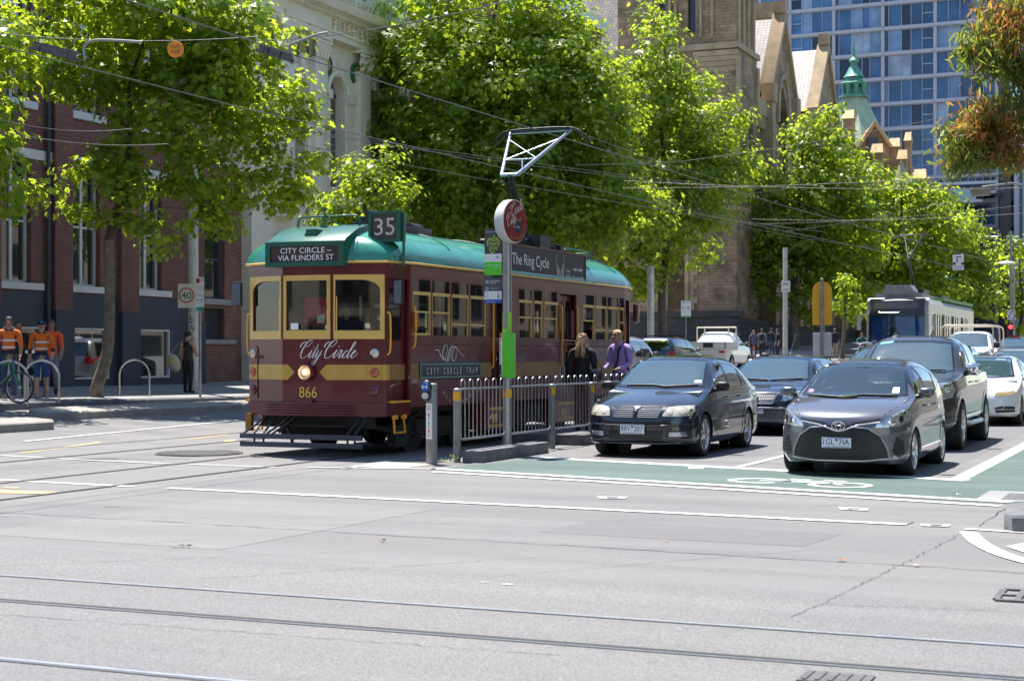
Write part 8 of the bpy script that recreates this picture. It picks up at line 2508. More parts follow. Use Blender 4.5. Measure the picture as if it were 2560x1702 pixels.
   if hairstyle=='long':
    for i in range(70):
     a=math.pi*(-.12+1.24*rh.random());o=c+Vector((.082*s*math.cos(a), .095*s*math.sin(a), .02*rh.random()));L_=rh.uniform(.26, .36)*s;w=rh.uniform(0, 6)
     pts=[o+Vector((math.cos(a)*(.035*q+.012*math.sin(w+q*7)), math.sin(a)*(.05*q+.014*math.cos(w+q*6)),-L_*q))for q in[j_/7 for j_ in range(8)]]
     mb.tube(pts,[.014*s, .017*s, .018*s, .019*s, .018*s, .016*s, .012*s, .004*s], 5, 1 if rh.random()<.55 else 0)
   if hairstyle=='bun':mb.sph(c+Vector((0, .085*s, .055*s)),(.05*s, .05*s, .045*s), 10, 8)
   mb.build('hair',[mh, mat('hair_light_%d'%int(hair[0]*900), tuple(min(1, q*3.0+.06)for q in hair), .5, var=.3, scale=50)], ob)
 return ob
def hivis(sleeve_dark=False, legs=None, shin=None, boots=K_BOOT):
 def fit(p, z, t):
  if p in('torso', 'hips')and z>.53:
   if z<.605:return K_NAVY
   return K_ORG if z<.81 else K_NAVY
  if p=='upper':return K_ORG
  if p=='fore':return None if not sleeve_dark or t>.55 else K_NAVY
  if p in('hips', 'thigh'):return legs or K_JEAN
  if p=='shin':return shin if shin!='skin' else None
  return boots
 return fit
def simple(top, legs, shoes=K_BLK, sleeves='long'):
 def fit(p, z, t):
  if p=='torso' or(p=='hips' and z>.53):return top
  if p=='upper':return top if sleeves!='none' else None
  if p=='fore':return top if sleeves=='long' else None
  if p in('hips', 'thigh', 'shin'):return legs
  return shoes
 return fit
def gfoot(px, t):
 v=foot(px, t);return(v.x, v.y, GS(v.x, v.y)if v.x<KX else G(v.x, v.y))
stride=dict(lkn=(.056,-.10, .30), lan=(.055, .02, .10), lhe=(.055, .035, .07), lto=(.058,-.02, .02), rkn=(-.056,-.06, .29), ran=(-.055,-.13, .05), rhe=(-.055,-.14, .022), rto=(-.06,-.225, .018), lel=(.14,-.03, .63), lwr=(.13,-.11, .52), lpa=(.125,-.135, .49), rel=(-.14, .05, .63), rwr=(-.15, .04, .49), rpa=(-.15, .04, .455))
FACE=_yaw
person('workman in orange hi-vis shirt, cap and blue shorts walking behind a bike hoop', gfoot(104, 36.2), 1.80, FACE+.25, hivis(True, K_BLUE, 'skin'), stride, hairstyle='cap', skin=M_SKIN, bands=True)
person('workman in plain fluorescent orange top walking half hidden behind the capped workman', gfoot(128, 37.6), 1.82, FACE+.2, simple(K_FLU, K_GREY, K_BLK, 'short'),{k:v for k, v in stride.items()}, hair=(.05, .03, .02), skin=M_SKIN2)
person('dark-haired workman in open orange hi-vis shirt by the green bicycle', gfoot(22, 34.8), 1.84, FACE+.3, hivis(False, K_JEAN, K_JEAN), dict(stride, lan=(.055,-.1, .05), lhe=(.055,-.11, .02), lto=(.06,-.19, .02), ran=(-.055, .03, .08), rhe=(-.055, .05, .06), rto=(-.06,-.01, .018)), hair=(.012, .01, .009), skin=M_SKIN2, bands=True)
person('person in dark shirt mostly hidden behind the open-shirted workman', gfoot(47, 36.5), 1.76, FACE+.2, simple(K_BLK, K_NAVY, K_BLK, 'short'), None, hair=(.03, .02, .015), skin=M_SKIN2)
tp=gfoot(470, 42.8)
person('person with hair in a bun and sleeveless olive top, back turned, beside the white pole', tp, 1.68, FACE+2.6, simple(K_OLIVE, K_BLK, K_BLK, 'none'), dict(hm=(.012,-.03, .918), ht=(.012,-.035, .955), rel=(-.14,-.04, .64), rwr=(-.10,-.11, .60), rpa=(-.08,-.125, .595)), hair=(.02, .014, .012), hairstyle='bun')
mb=MB();c=Vector((tp[0]-.36, tp[1]-.20, tp[2]+.80));mb.sph((c.x, c.y, c.z),(.21, .10, .24), 14, 10);mb.v=[(x+.25*(c.z+.2-z_), y, z_)for x, y, z_ in mb.v]
bg=mb.build('tote_bag', mat('calico',(.52, .47, .33), .85, var=.12));tag(bg, 'cream calico tote bag with yellow print on the shoulder by white pole', 'bag')
mb=MB();mb.tube([(c.x-.1, c.y, c.z+.18),(c.x+.12, c.y+.05, c.z+.48),(c.x+.25, c.y+.12, c.z+.60),(c.x+.16, c.y+.05, c.z+.2)], .012, 6);mb.build('handle', M_BOOT if False else K_BEIGE, bg)
mb=MB()
for i, s_t in enumerate(('XX', 'XXX', 'XX')):
 for j in range(3):mb.obx((c.x+.02+j*.045-i*.03, c.y-.102, c.z+.1-i*.06),(.03, .012, .035), Matrix.Rotation(R(20), 3, 'Y'))
mb.build('print', mat('print_yellow',(.7, .5, .02), .6), bg)
d=sight(1456, 884);wp=(d.x*28, d.y*28)
person('woman with long wavy light brown hair, black jacket and patterned trousers, back turned',(wp[0], wp[1], .18), 1.74, FACE+2.75, simple(K_BLK, K_PAT, K_BLK), dict(lkn=(.05,-.02, .285), hm=(.01,-.03, .922)), hair=(.20, .11, .05), hairstyle='long')
mb=MB();mb.sph((wp[0]+.26, wp[1]-.10, 1.14),(.16, .09, .17), 12, 8);mb.v=[(x, y, z_ if z_<1.24 else 1.24+(z_-1.24)*.2)for x, y, z_ in mb.v]
bg=mb.build('handbag', mat('black_leather',(.012, .012, .013), .35, var=.2, coat=.3));tag(bg, 'black leather handbag hanging from the arm of the long-haired woman', 'bag')
mb=MB();mb.tube([(wp[0]+.16, wp[1]-.08, 1.24),(wp[0]+.14, wp[1]-.02, 1.50),(wp[0]+.20, wp[1]+.02, 1.54),(wp[0]+.40, wp[1]-.08, 1.24)], .012, 6);mb.build('handle', K_BLK, bg)
d=sight(1550, 884);mpos=(d.x*30, d.y*30, .18)
mn=person('fair-haired man in purple shirt and sunglasses looking down beside long-haired woman', mpos, 1.84, FACE-.75, simple(K_PURP, K_NAVY), dict(nk=(0,-.012, .83), hb=(0,-.035, .878), hm=(0,-.055, .912), ht=(0,-.055, .952), lel=(.14,-.01, .63), lwr=(.12,-.12, .58), lpa=(.10,-.14, .575), rel=(-.14,-.01, .63), rwr=(-.10,-.13, .57), rpa=(-.08,-.15, .565)), hair=(.42, .24, .09))
mb=MB()
for sx in(1,-1):mb.sph((sx*.034,-.192, 1.70),(.028, .012, .02), 10, 6)
mb.tube([(-.085,-.09, 1.705),(-.07,-.18, 1.705),(.07,-.18, 1.705),(.085,-.09, 1.705)], .006, 6);mb.build('sunglasses', M_FRIT, mn)
mb=MB();mb.tube([(.11, .10, 1.40),(.10, .0, 1.56),(.07,-.13, 1.42),(.04,-.135, 1.2),(-.06,-.12, 1.0)], .022, 6);mb.build('bag_strap', K_NAVY, mn)
seatp=dict(pel=(0, 0, .52), lkn=(.07,-.22, .50), lan=(.07,-.24, .30), lhe=(.07,-.24, .28), lto=(.07,-.30, .28), rkn=(-.07,-.22, .50), ran=(-.07,-.24, .30), rhe=(-.07,-.24, .28), rto=(-.07,-.30, .28), lel=(.14,-.06, .66), lwr=(.10,-.20, .66), lpa=(.09,-.22, .665), rel=(-.14,-.06, .66), rwr=(-.10,-.20, .66), rpa=(-.09,-.22, .665))
dr=person('tram driver in sunglasses seated at the centre window of maroon tram',(-11.78, 21.05, .62), 1.72, 0, simple(K_NAVY, K_BLK), seatp, hair=(.02, .015, .012), skin=M_SKIN2)
mb=MB()
for sx in(1,-1):mb.sph((sx*.03,-.115, 1.60),(.028, .012, .02), 8, 6)
mb.build('sunglasses', M_FRIT, dr)
for i,(x, y, k_, lab)in enumerate(((-11.45, 22.3, K_BLK, 'dark-haired passenger inside the tram behind the right front window'),(-11.4, 24.7, K_PURP, 'passenger in purple standing inside the tram near its first side door'),(-11.4, 30.2, K_OLIVE, 'passenger seated at the rear side windows of the tram'),(-12.7, 26.6, K_BLUE, 'passenger on the far side of the tram saloon'))):
 person(lab,(x, y, .60 if i!=1 else .84), 1.68,[0, 1.2, .3, 2][i], simple(k_, K_JEAN), seatp if i!=1 else None, hair=[(.02, .015, .012),(.2, .11, .05),(.04, .03, .02),(.1, .07, .05)][i], detail=i==0)
person('driver faintly visible behind the windscreen of the grey hatchback',(-4.52, 21.56,-.25), 1.72, 0, simple(K_GREY, K_NAVY), seatp, hair=(.03, .02, .015))
person('driver in the dark pickup seen through its windscreen',(-4.78, 27.4, .12), 1.75, 0, simple(K_NAVY, K_NAVY), seatp, hair=(.03, .02, .015), detail=False)
person('driver of the navy car behind the sedan',(-7.96, 30.98,-.16), 1.74, 0, simple(K_BLK, K_NAVY), seatp, hair=(.02, .015, .01), detail=False)
for px_, t_, h_, fc, top, leg, sl, hr, st_, lab in(
 (1842, 92, 1.72, 2.9, K_BLK, K_NAVY, 'short',(.02, .015, .012), 'short', 'person with blue backpack walking away by the church corner'),
 (1884, 90, 1.74,-.1, K_PATB, K_BLK, 'short',(.10, .035, .03), 'long', 'person in patterned blue shirt and sunglasses facing us by church wall'),
 (1905, 95, 1.76, 2.8, K_GREY, K_BLK, 'long',(.02, .015, .012), 'short', 'person with dark backpack just right of the patterned-shirt woman'),
 (1928, 97, 1.80, 2.6, K_NAVY, K_JEAN, 'long',(.02, .015, .012), 'short', 'person in dark navy jacket and jeans walking away'),
 (1944, 94, 1.78,-1.4, K_BLK, K_BLK, 'short',(.03, .02, .015), 'short', 'person in black tee shirt left of bicycle lane pole'),
 (2056, 90, 1.80, 3.0, K_WHITE, K_JEAN, 'long',(.05, .03, .02), 'short', 'person in pale shirt half hidden behind the yellow sign post'),
 (2072, 88, 1.60, 2.4, K_NAVY, K_NAVY, 'long',(.16, .05, .03), 'short', 'shorter red-haired person right of the yellow sign post'),
 (2087, 94, 1.80, 3.1, K_NAVY, K_BEIGE, 'short',(.06, .035, .025), 'short', 'man in navy tee and beige trousers beside little street tree')):
 v=foot(px_, t_);o=person(lab,(v.x, v.y, GS(v.x, v.y)-.1), h_, FACE+fc, simple(top, leg, K_BLK, sl), stride if px_ in(1928, 1842)else None, hair=hr, hairstyle=st_, detail=px_==1884)
 if 'backpack' in lab:
  mb=MB();mb.sph((0, .13, 1.22),(.15, .10, .24), 10, 8);mb.build('backpack_on_back', K_BLUE if px_==1842 else K_BLK, o)
v=foot(2152, 84);z0=ramp(v.y)
MO=thing('motorcycle', 'dark red motorcycle with rider just left of modern tram', 'motorcycle',(v.x, v.y, z0), FACE*.3)
for y in(-.7, .7):
 mb=MB();mb.tube([(0, y+.26*math.cos(2*math.pi*i/20), .31+.26*math.sin(2*math.pi*i/20))for i in range(20)], .06, 8, closed=True);mb.build('wheel', M_TYRE, MO)
mb=MB();mb.sph((0,-.1, .85),(.16, .32, .14));mb.sph((0, .45, .80),(.14, .4, .07));mb.bx(-.15, .15,-.2, .25, .35, .7);mb.sph((0,-.55, .95),(.12, .1, .12));mb.build('body', mat('motorcycle_red',(.12, .015, .02), .25, coat=.8), MO)
mb=MB();mb.tube([(-.38,-.3, 1.1),(-.2,-.42, 1.05),(.2,-.42, 1.05),(.38,-.3, 1.1)], .018, 6)
for sx in(.08,-.08):mb.cyl((sx,-.7, .3),(sx,-.45, 1.0), .025, n=6)
mb.build('handlebar', M_CHROME, MO)
person('motorcycle rider in teal top left of the modern tram',(v.x, v.y+.25, z0-.08), 1.74, FACE*.3, simple(K_TEAL, K_BLK), dict(seatp, lan=(.09,-.2, .2), ran=(-.09,-.2, .2)), hair=(.02, .015, .012), detail=False)
# trees
def leaf_material(name, c, tr, hue=0.0, gloss=.4):
 m=bpy.data.materials.new(name);m.use_nodes=True;nt=m.node_tree;L=nt.links.new
 nt.nodes.remove(nt.nodes['Principled BSDF']);out=nt.nodes['Material Output']
 at=nt.nodes.new('ShaderNodeAttribute');at.attribute_name='tone'
 def ramp_(c0, c1, c2):
  r=nt.nodes.new('ShaderNodeValToRGB');e=r.color_ramp.elements
  e[0].color=(*c0, 1);e[1].color=(*c2, 1);e.new(.5).color=(*c1, 1);L(at.outputs['Fac'], r.inputs[0]);return r
 c=Vector(c);tr=Vector(tr)
 r1=ramp_(tuple(c*.55), tuple(c), tuple(c*1.45+Vector((.025, .015, 0))));r2=ramp_(tuple(tr*.6), tuple(tr), tuple(tr*1.25+Vector((.06, .02, 0))))
 d=nt.nodes.new('ShaderNodeBsdfPrincipled');d.inputs['Roughness'].default_value=.4;d.inputs['Specular IOR Level'].default_value=gloss
 t=nt.nodes.new('ShaderNodeBsdfTranslucent');mx=nt.nodes.new('ShaderNodeMixShader');mx.inputs[0].default_value=.56
 L(r1.outputs[0], d.inputs['Base Color']);L(r2.outputs[0], t.inputs[0]);L(d.outputs[0], mx.inputs[1]);L(t.outputs[0], mx.inputs[2]);L(mx.outputs[0], out.inputs[0])
 return m
M_LEAF=leaf_material('plane_tree_leaf',(.115, .20, .018),(.52, .65, .038))
M_GUM=leaf_material('gum_leaf',(.10, .15, .035),(.34, .42, .06));M_GUMR=leaf_material('gum_leaf_rust',(.34, .17, .06),(.58, .28, .07))
M_BARK=mat('plane_tree_bark',(.17, .135, .095), .85, var=.4, scale=5, bump=.7, bscale=14)
M_BARKD=mat('dark_branch_bark',(.07, .055, .04), .85, var=.3, scale=5, bump=.5, bscale=14)
LEAF5=np.array([(0,-.9),(.28,-.55),(.85,-.35),(.5, .05),(.95, .45),(.35, .42),(0, 1.05),(-.35, .42),(-.95, .45),(-.5, .05),(-.85,-.35),(-.28,-.55)])*.62
LEAF1=np.array([(0,-1.0),(.55,-.35),(.75, .25),(0, .95),(-.75, .25),(-.55,-.35)])*.7
LEAFG=np.array([(0,-1.5),(.27,-.5),(.22, .6),(0, 1.5),(-.22, .6),(-.27,-.5)])*.6
def leaves(name, P, size, tmpl, m, parent, seed, up=1.0, out=None, hang=False, second=None):
 rg=np.random.default_rng(seed);n=len(P);k=len(tmpl)
 nrm=rg.normal(0, .75,(n, 3));nrm[:, 2]+=up
 if out is not None:nrm+=out*.55
 if hang:nrm=rg.normal(0, 1,(n, 3));nrm[:, 2]*=.5
 nrm/=np.linalg.norm(nrm, axis=1, keepdims=True)
 a=rg.normal(0, 1,(n, 3))
 if hang:a=np.stack([rg.normal(0, .75, n), rg.normal(0, .75, n), np.full(n,-1.0)], 1)
 else:a[:, 2]-=.5
 v=a-nrm*(a*nrm).sum(1, keepdims=True);v/=np.linalg.norm(v, axis=1, keepdims=True);u=np.cross(v, nrm)
 s=size*rg.uniform(.6, 1.25, n)
 co=P[:, None,:]+(u[:, None,:]*tmpl[None,:, 0, None]+v[:, None,:]*tmpl[None,:, 1, None])*s[:, None, None]
 co+=nrm[:, None,:]*(np.abs(tmpl[None,:, 0, None])*.35-.1)*s[:, None, None]
 me=bpy.data.meshes.new(name);me.vertices.add(n*k);me.vertices.foreach_set('co', co.astype(np.float32).ravel())
 me.loops.add(n*k);me.loops.foreach_set('vertex_index', np.arange(n*k, dtype=np.int32));me.polygons.add(n);me.polygons.foreach_set('loop_start', np.arange(0, n*k, k, dtype=np.int32))
 me.materials.append(m)
 if second is not None:
  me.materials.append(second[0]);mi=(rg.random(n)<second[1](P)).astype(np.int32);me.polygons.foreach_set('material_index', mi)
 me.update(calc_edges=True)
 t=me.attributes.new('tone', 'FLOAT', 'FACE');t.data.foreach_set('value', np.clip(rg.normal(.5, .27, n), 0, 1).astype(np.float32))
 o=bpy.data.objects.new(name, me);COL.objects.link(o);o.parent=parent
 return o
def tree(lab, base, fork, lobes, t, seed, leaf=.2, dens=1.0, tmpl=LEAF5, trunk_r=.17, m=M_LEAF, hang=False, second=None, clump=.55, name='plane_tree', per=52, lean=None):
 rr=random.Random(seed);root=thing(name, lab, 'tree');k=t/4000
 cl=[]
 for lx, ly, rx, rz,*dz in lobes:
  c=far_pt(lx, ly, t+(dz[0]if dz else 0));rx*=k*1.16;rz*=k*1.16;ry=max(rx, rz)*.85
  n=max(3, int(dens*4.19*rx*ry*rz/(clump**3*4.2)))
  for _ in range(n):
   q=Vector((rr.gauss(0, 1), rr.gauss(0, 1), rr.gauss(0, 1)));q=q.normalized()*rr.random()**.42
   p=c+ux*(q.x*rx)+uy*(q.y*ry)+Vector((0, 0, q.z*rz));cl.append((p, c))
 nodes=[(Vector(fork), trunk_r*.7,-1)];top=max(p.z for p, c in cl);f=Vector(fork)
 ctr_=sum((p for p, c in cl), Vector())/len(cl)
 for i in range(1, 7):nodes.append((f.lerp(Vector((ctr_.x*.5+f.x*.5, ctr_.y*.5+f.y*.5, f.z+(top-f.z)*.85)), i/6)+Vector((rr.gauss(0, .12), rr.gauss(0, .12), 0)), trunk_r*(.68-.09*i), i-1))
 mb=MB();mb.tube([n[0]for n in nodes],[n[1]for n in nodes], 8)
 order=sorted(range(len(cl)), key=lambda i:(cl[i][0]-f).length);mains=order[::max(1, len(order)//60)]
 for i in mains:
  p=cl[i][0];j=min(range(len(nodes)), key=lambda q:(nodes[q][0]-p).length+(0.7 if nodes[q][0].z>p.z else 0));a, ra, _=nodes[j];r_=min(ra*.75, .02+.014*(p-a).length)
  mid=a.lerp(p, .5)+Vector((rr.gauss(0, .1), rr.gauss(0, .1), .12*(p-a).length))
  mb.tube([a, a.lerp(mid, .55), mid, mid.lerp(p, .5), p],[r_, r_*.9, r_*.75, r_*.6, r_*.35], 6);nodes.append((mid, r_*.75, j));nodes.append((p, r_*.4, j))
 mb.build('limbs', M_BARKD, root)
 b_=Vector(base);mb=MB();pts=[b_+Vector((0, 0,-.1)), b_+Vector((0, 0, .25)), b_.lerp(f, .3)+(Vector(lean)if lean else Vector()), b_.lerp(f, .65)+(Vector(lean)*.7 if lean else Vector()), f]
 pts=cat_rom(pts, 5);mb.tube(pts,[trunk_r*(1.35-.65*(i/(len(pts)-1))**.5)for i in range(len(pts))], 12);mb.build('trunk', M_BARK, root)
 rg=np.random.default_rng(seed);PP=[];OO=[]
 for p, c in cl:
  q=rg.normal(0, 1,(per, 3))*np.array([.52, .52, .30])*clump*1.25
  if hang:q=rg.normal(0, 1,(per, 3))*np.array([.55, .55, .42])*clump
  PP.append(q+np.array(p));o_=np.array(p-c);OO.append(np.repeat((o_/(np.linalg.norm(o_)+.01))[None], per, 0))
 leaves('crown', np.concatenate(PP), leaf, tmpl, m, root, seed, out=np.concatenate(OO), hang=hang, second=second)
 return root
def gs3(x, y):return(x, y, GS(x, y))
b0=far_pt(243, 884, 37.7);f0=far_pt(272, 600, 37.6)
tree('nearest plane tree with slim bare trunk rising beside the workmen',(b0.x, b0.y, GS(b0.x, b0.y)), f0,
  [(330, 20, 250, 110),(560, 110, 160, 130),(640, 290, 130, 110, 1.5),(450, 330, 150, 90),(160, 190, 110, 60),(60, 110, 110, 60),(310, 200, 140, 70),(630, 450, 120, 70, 1),(330, 450, 110, 55),(420, 610, 45, 60),(540, 560, 90, 50),(220, 400, 90, 45),(740, 250, 60, 70, 2),(770, 370, 50, 80, 2),(470, 480, 110, 60),(720, 490, 60, 50, 1.5),(330, 540, 90, 40),(480, 200, 110, 80),(190, 520, 70, 35)], 37.7, 1, leaf=.16, dens=.95, trunk_r=.15, lean=(.12, .1, 0), clump=.36, per=40)
b0=far_pt(-260, 884, 33)
tree('plane tree just outside the left edge reaching its branches into view',(b0.x, b0.y, GS(b0.x, b0.y)), far_pt(-200, 520, 33),[(30, 480, 110, 50),(-120, 300, 150, 200),(20, 90, 100, 90),(-20, 400, 60, 60),(-100, 60, 160, 120)], 33, 2, leaf=.17, clump=.42, per=46)
b0=far_pt(905, 884, 50)
tree('small bright plane tree behind the maroon tram roof and number box',(b0.x, b0.y, GS(b0.x, b0.y)), far_pt(905, 640, 50),[(900, 480, 100, 80),(950, 420, 60, 60),(840, 540, 60, 60),(985, 520, 60, 70),(890, 570, 120, 50)], 50, 3, leaf=.16, clump=.42, per=40)
b0=far_pt(1210, 884, 61)
BIG=tree('biggest plane tree filling the middle behind pantograph',(b0.x, b0.y, GS(b0.x, b0.y)), far_pt(1215, 640, 61),
  [(1060, 40, 150, 120),(1300, 40, 150, 150),(1180, 210, 250, 160),(1360, 250, 210, 180),(1070, 380, 140, 120),(1250, 440, 260, 150),(1470, 420, 170, 150),(1540, 540, 150, 90),(1150, 550, 200, 80),(1400, 580, 200, 80),(970, 160, 70, 100),(1010, 300, 80, 60),(1430, 120, 70, 130),(1480, 260, 80, 130)], 61, 4, leaf=.19, dens=.70, clump=.55, per=56, trunk_r=.28)
b0=far_pt(1655, 884, 84)
tree('tall pointed plane tree in front of the church tower',(b0.x, b0.y, GS(b0.x, b0.y)), far_pt(1655, 720, 84),
  [(1635, 70, 45, 70),(1640, 170, 95, 90),(1620, 290, 120, 100),(1720, 300, 130, 110),(1790, 420, 110, 90),(1690, 450, 170, 120),(1700, 570, 140, 90),(1600, 640, 110, 90),(1840, 410, 60, 50),(1560, 230, 60, 80),(1590, 720, 60, 50)], 84, 5, leaf=.22, dens=.68, clump=.66, per=56, trunk_r=.3)
b0=far_pt(1985, 884, 112)
tree('plane tree with forked trunk before the copper spire building',(b0.x, b0.y, GS(b0.x, b0.y)), far_pt(1985, 740, 112),
  [(2062, 290, 45, 55),(2050, 380, 95, 80),(2010, 490, 130, 90),(1940, 590, 100, 70),(2100, 500, 110, 90),(1900, 660, 60, 60),(1980, 670, 100, 60),(2060, 620, 110, 70),(2140, 600, 80, 80),(2105, 690, 90, 60),(1880, 560, 60, 60),(1900, 740, 60, 45),(1830, 650, 70, 60),(2010, 760, 70, 40)], 112, 6, leaf=.26, dens=.78, clump=.8, per=54, trunk_r=.35, tmpl=LEAF1)
b0=far_pt(2270, 884, 128)
tree('plane tree behind the modern tram roof',(b0.x, b0.y, GS(b0.x, b0.y)), far_pt(2270, 760, 128),
  [(2180, 460, 80, 60),(2240, 540, 120, 80),(2130, 600, 90, 80),(2300, 500, 60, 60),(2250, 640, 120, 70),(2190, 690, 110, 60),(2150, 530, 80, 70),(2330, 590, 90, 90),(2330, 700, 90, 60)], 128, 7, leaf=.30, dens=.78, clump=.9, per=46, trunk_r=.35, tmpl=LEAF1)
b0=far_pt(2400, 884, 148)
tree('farthest plane tree left of the brown finned building',(b0.x, b0.y, GS(b0.x, b0.y)), far_pt(2400, 780, 148),
  [(2330, 520, 60, 55),(2385, 570, 75, 70),(2420, 640, 75, 75),(2340, 650, 90, 70),(2440, 720, 55, 50),(2370, 720, 80, 50),(2450, 640, 50, 60),(2400, 760, 90, 40)], 148, 8, leaf=.32, dens=.78, clump=1.0, per=46, trunk_r=.35, tmpl=LEAF1)
b0=far_pt(2545, 884, 125)
tree('narrow plane tree at the far right beside the signal pole',(b0.x, b0.y, ramp(b0.y)), far_pt(2548, 830, 125),[(2565, 630, 40, 45),(2545, 690, 50, 60),(2560, 770, 55, 60),(2520, 770, 30, 50)], 125, 9, leaf=.35, dens=.9, clump=.9, per=46, trunk_r=.25, tmpl=LEAF1)
b0=far_pt(2105, 884, 92)
tree('little street tree with bright low leaves behind the yellow sign',(b0.x, b0.y, GS(b0.x, b0.y)), far_pt(2112, 790, 92),[(2095, 750, 35, 28),(2130, 775, 40, 25),(2120, 720, 35, 30)], 92, 10, leaf=.22, clump=.45, per=40, trunk_r=.14)
gf=Vector((2.2, 38.5, 8.5))
tree('gum tree with rust-coloured hanging foliage at the top right',(3.0, 38.0, ramp(38)), gf,
  [(2540, 50, 90, 70),(2470, 160, 55, 50),(2530, 190, 90, 70),(2440, 300, 75, 55),(2520, 310, 90, 70),(2400, 360, 40, 35),(2480, 370, 80, 45),(2405, 420, 28, 40),(2545, 400, 40, 35),(2430, 130, 12, 20)], 37, 11, leaf=.15, dens=1.5, clump=.42, per=140, tmpl=LEAFG, m=M_GUM, hang=True, name='gum_tree', trunk_r=.3,
  second=(M_GUMR, lambda P:np.clip(.34+.34*np.sin(P[:, 2]*2.3+P[:, 0]*1.7), .08, .75)))
for x, y, rz, lab in((8.5, 24, 1.2, 'plane tree on the near kerb right of the photo, nearest of the two'),(8.5, 40, 2.6, 'plane tree on the near kerb right of the photo, farther of the two')):  # unseen copies of the big tree, added to darken car and tram reflections
 o=copy_tree(BIG);o['label']=lab;o['group']='plane trees outside the photo on the right';q=Matrix.Rotation(rz, 3, 'Z')@Vector((b0.x, b0.y, 0))if False else None
 p=far_pt(1215, 884, 61);v=Matrix.Rotation(rz, 3, 'Z')@Vector((p.x, p.y, 0));o.rotation_euler=(0, 0, rz);o.location=(x-v.x, y-v.y,-.6)
# modern tram
MT=thing('modern_tram', 'white modern tram with dark destination box waiting behind the cars', 'tram',(-12.2, 70.0, ramp(70.5)))
M_TW=mat('tram_white',(.37, .355, .315), .4, var=.12, scale=1.5, coat=.3);M_TDK=mat('tram_smoked_panel',(.022, .02, .02), .3, var=.1, coat=.3)
TLn=15.0
mb=MB();W2=1.32
prof=[(0.10, .35),(.02, .9),(0, 1.25),(.10, 2.55),(.28, 3.12),(.45, 3.22)]
sec=[(-W2, .3),(-W2, 2.9),(-W2+.16, 3.16),(-W2+.4, 3.24),(W2-.4, 3.24),(W2-.16, 3.16),(W2, 2.9),(W2, .3)]
wl=[(1.1, 1.75),(2.35, 2.95),(3.0, 3.6),(5.0, 5.6),(5.7, 6.3),(8.0, 8.6),(8.7, 9.3),(11.4, 12.0),(12.1, 12.7)];dl=[(.45, 1.05)if False else(1.75, 2.3),(4.0, 4.9),(7.0, 7.9),(10.2, 11.1)]
for s in(1,-1):
 P=(lambda u, v, d, s=s:Vector((s*(W2+d), u, v)))
 plate(mb, rect(.35, TLn, .3, 2.95),[rect(a, b_, 1.3, 2.55)for a, b_ in wl]+[rect(a, b_, .45, 2.55)for a, b_ in dl], P, 0,-.06)
 for a, b_ in wl:
  g=MB();plate(g, rect(a, b_, 1.3, 2.55),[], P,-.02,-.03);wd=g.build('window', M_TGLASS, MT)
  g=MB();plate(g, rect(a, b_, 1.3, 2.55),[rect(a+.04, b_-.04, 1.34, 1.95), rect(a+.04, b_-.04, 2.0, 2.51)], P, .005,-.03);g.build('window_frame', M_TW, wd)
 for a, b_ in dl:
  g=MB();plate(g, rect(a, b_, .45, 2.55),[rect(a+.08,(a+b_)/2-.03, .7, 2.45), rect((a+b_)/2+.03, b_-.08, .7, 2.45)], P,-.05,-.08);dd_=g.build('door', M_YRAIL if a<2 else mat('tram_door_dark',(.16, .09, .03), .4), MT)
  g=MB();plate(g, rect(a+.08, b_-.08, .7, 2.45),[], P,-.06,-.07);g.build('door_glass', M_SIDEG, dd_)
mb.add([Vector((x, y, z))for y in(.35, TLn)for x, z in((-W2, 2.95),(-W2+.16, 3.18),(W2-.16, 3.18),(W2, 2.95))],[(0, 1, 5, 4),(1, 2, 6, 5),(2, 3, 7, 6)])
mb.bx(-W2, W2, TLn-.05, TLn, .3, 3.1);mb.bx(-W2+.1, W2-.1, .4, TLn, .85, .92)
PFt=lambda u, v, d:Vector((u, interp(v,[(a[1], a[0])for a in prof])+.10*(u/W2)**2*2-d, v))
def front(mb_, u0, u1, v0, v1, d, nu=8, nv=6, mi=0):
 vs=[PFt(u0+(u1-u0)*i/nu, v0+(v1-v0)*j/nv, d)for j in range(nv+1)for i in range(nu+1)]
 mb_.add(vs,[(j*(nu+1)+i, j*(nu+1)+i+1,(j+1)*(nu+1)+i+1,(j+1)*(nu+1)+i)for j in range(nv)for i in range(nu)], mi)
front(mb,-W2, W2, .35, 1.22, 0);front(mb,-W2, W2, 2.5, 3.22, 0);front(mb,-W2,-W2+.1, 1.22, 2.5, 0);front(mb, W2-.14, W2, 1.22, 2.5, 0)
mb.build('body', M_TW, MT)
mb=MB();front(mb,-W2+.1, W2-.14, 1.22, 2.5, .0);mb.build('windscreen', glass_mat('tram_windscreen_blue',(.55, .75, .95), .02, .02,(.01, .05, .14), .25), MT, recalc=False)
mb=MB();front(mb,-W2+.16, W2-.16, 2.45, 3.10, .06);front(mb,-W2+.1, W2-.14, 2.40, 2.52, .02);db_=mb.build('destination_box', M_TDK, MT, recalc=False)
mb=MB();front(mb,-W2+.35, W2-.4, 2.74, 3.02, .065);mb.build('destination_screen', mat('dim_screen',(.07, .065, .065), .2, var=.1), db_, recalc=False)
mb=MB();mb.tube([PFt(-.75, 2.60, .1), PFt(-.72, 2.56, .14), PFt(.1, 2.56, .14), PFt(.15, 2.60, .1)], .018, 6);mb.build('handrail', M_SATIN, db_)
mb=MB();o_=PFt(-.95, 1.30, .03);mb.text('PT', o_,(1, 0, 0),(0, 0, 1), .13, .22);mb.text('227', PFt(.62, 1.28, .04),(1, 0, 0),(0, 0, 1), .15, .42);mb.build('fleet_lettering', M_SIGNW, MT, recalc=False)
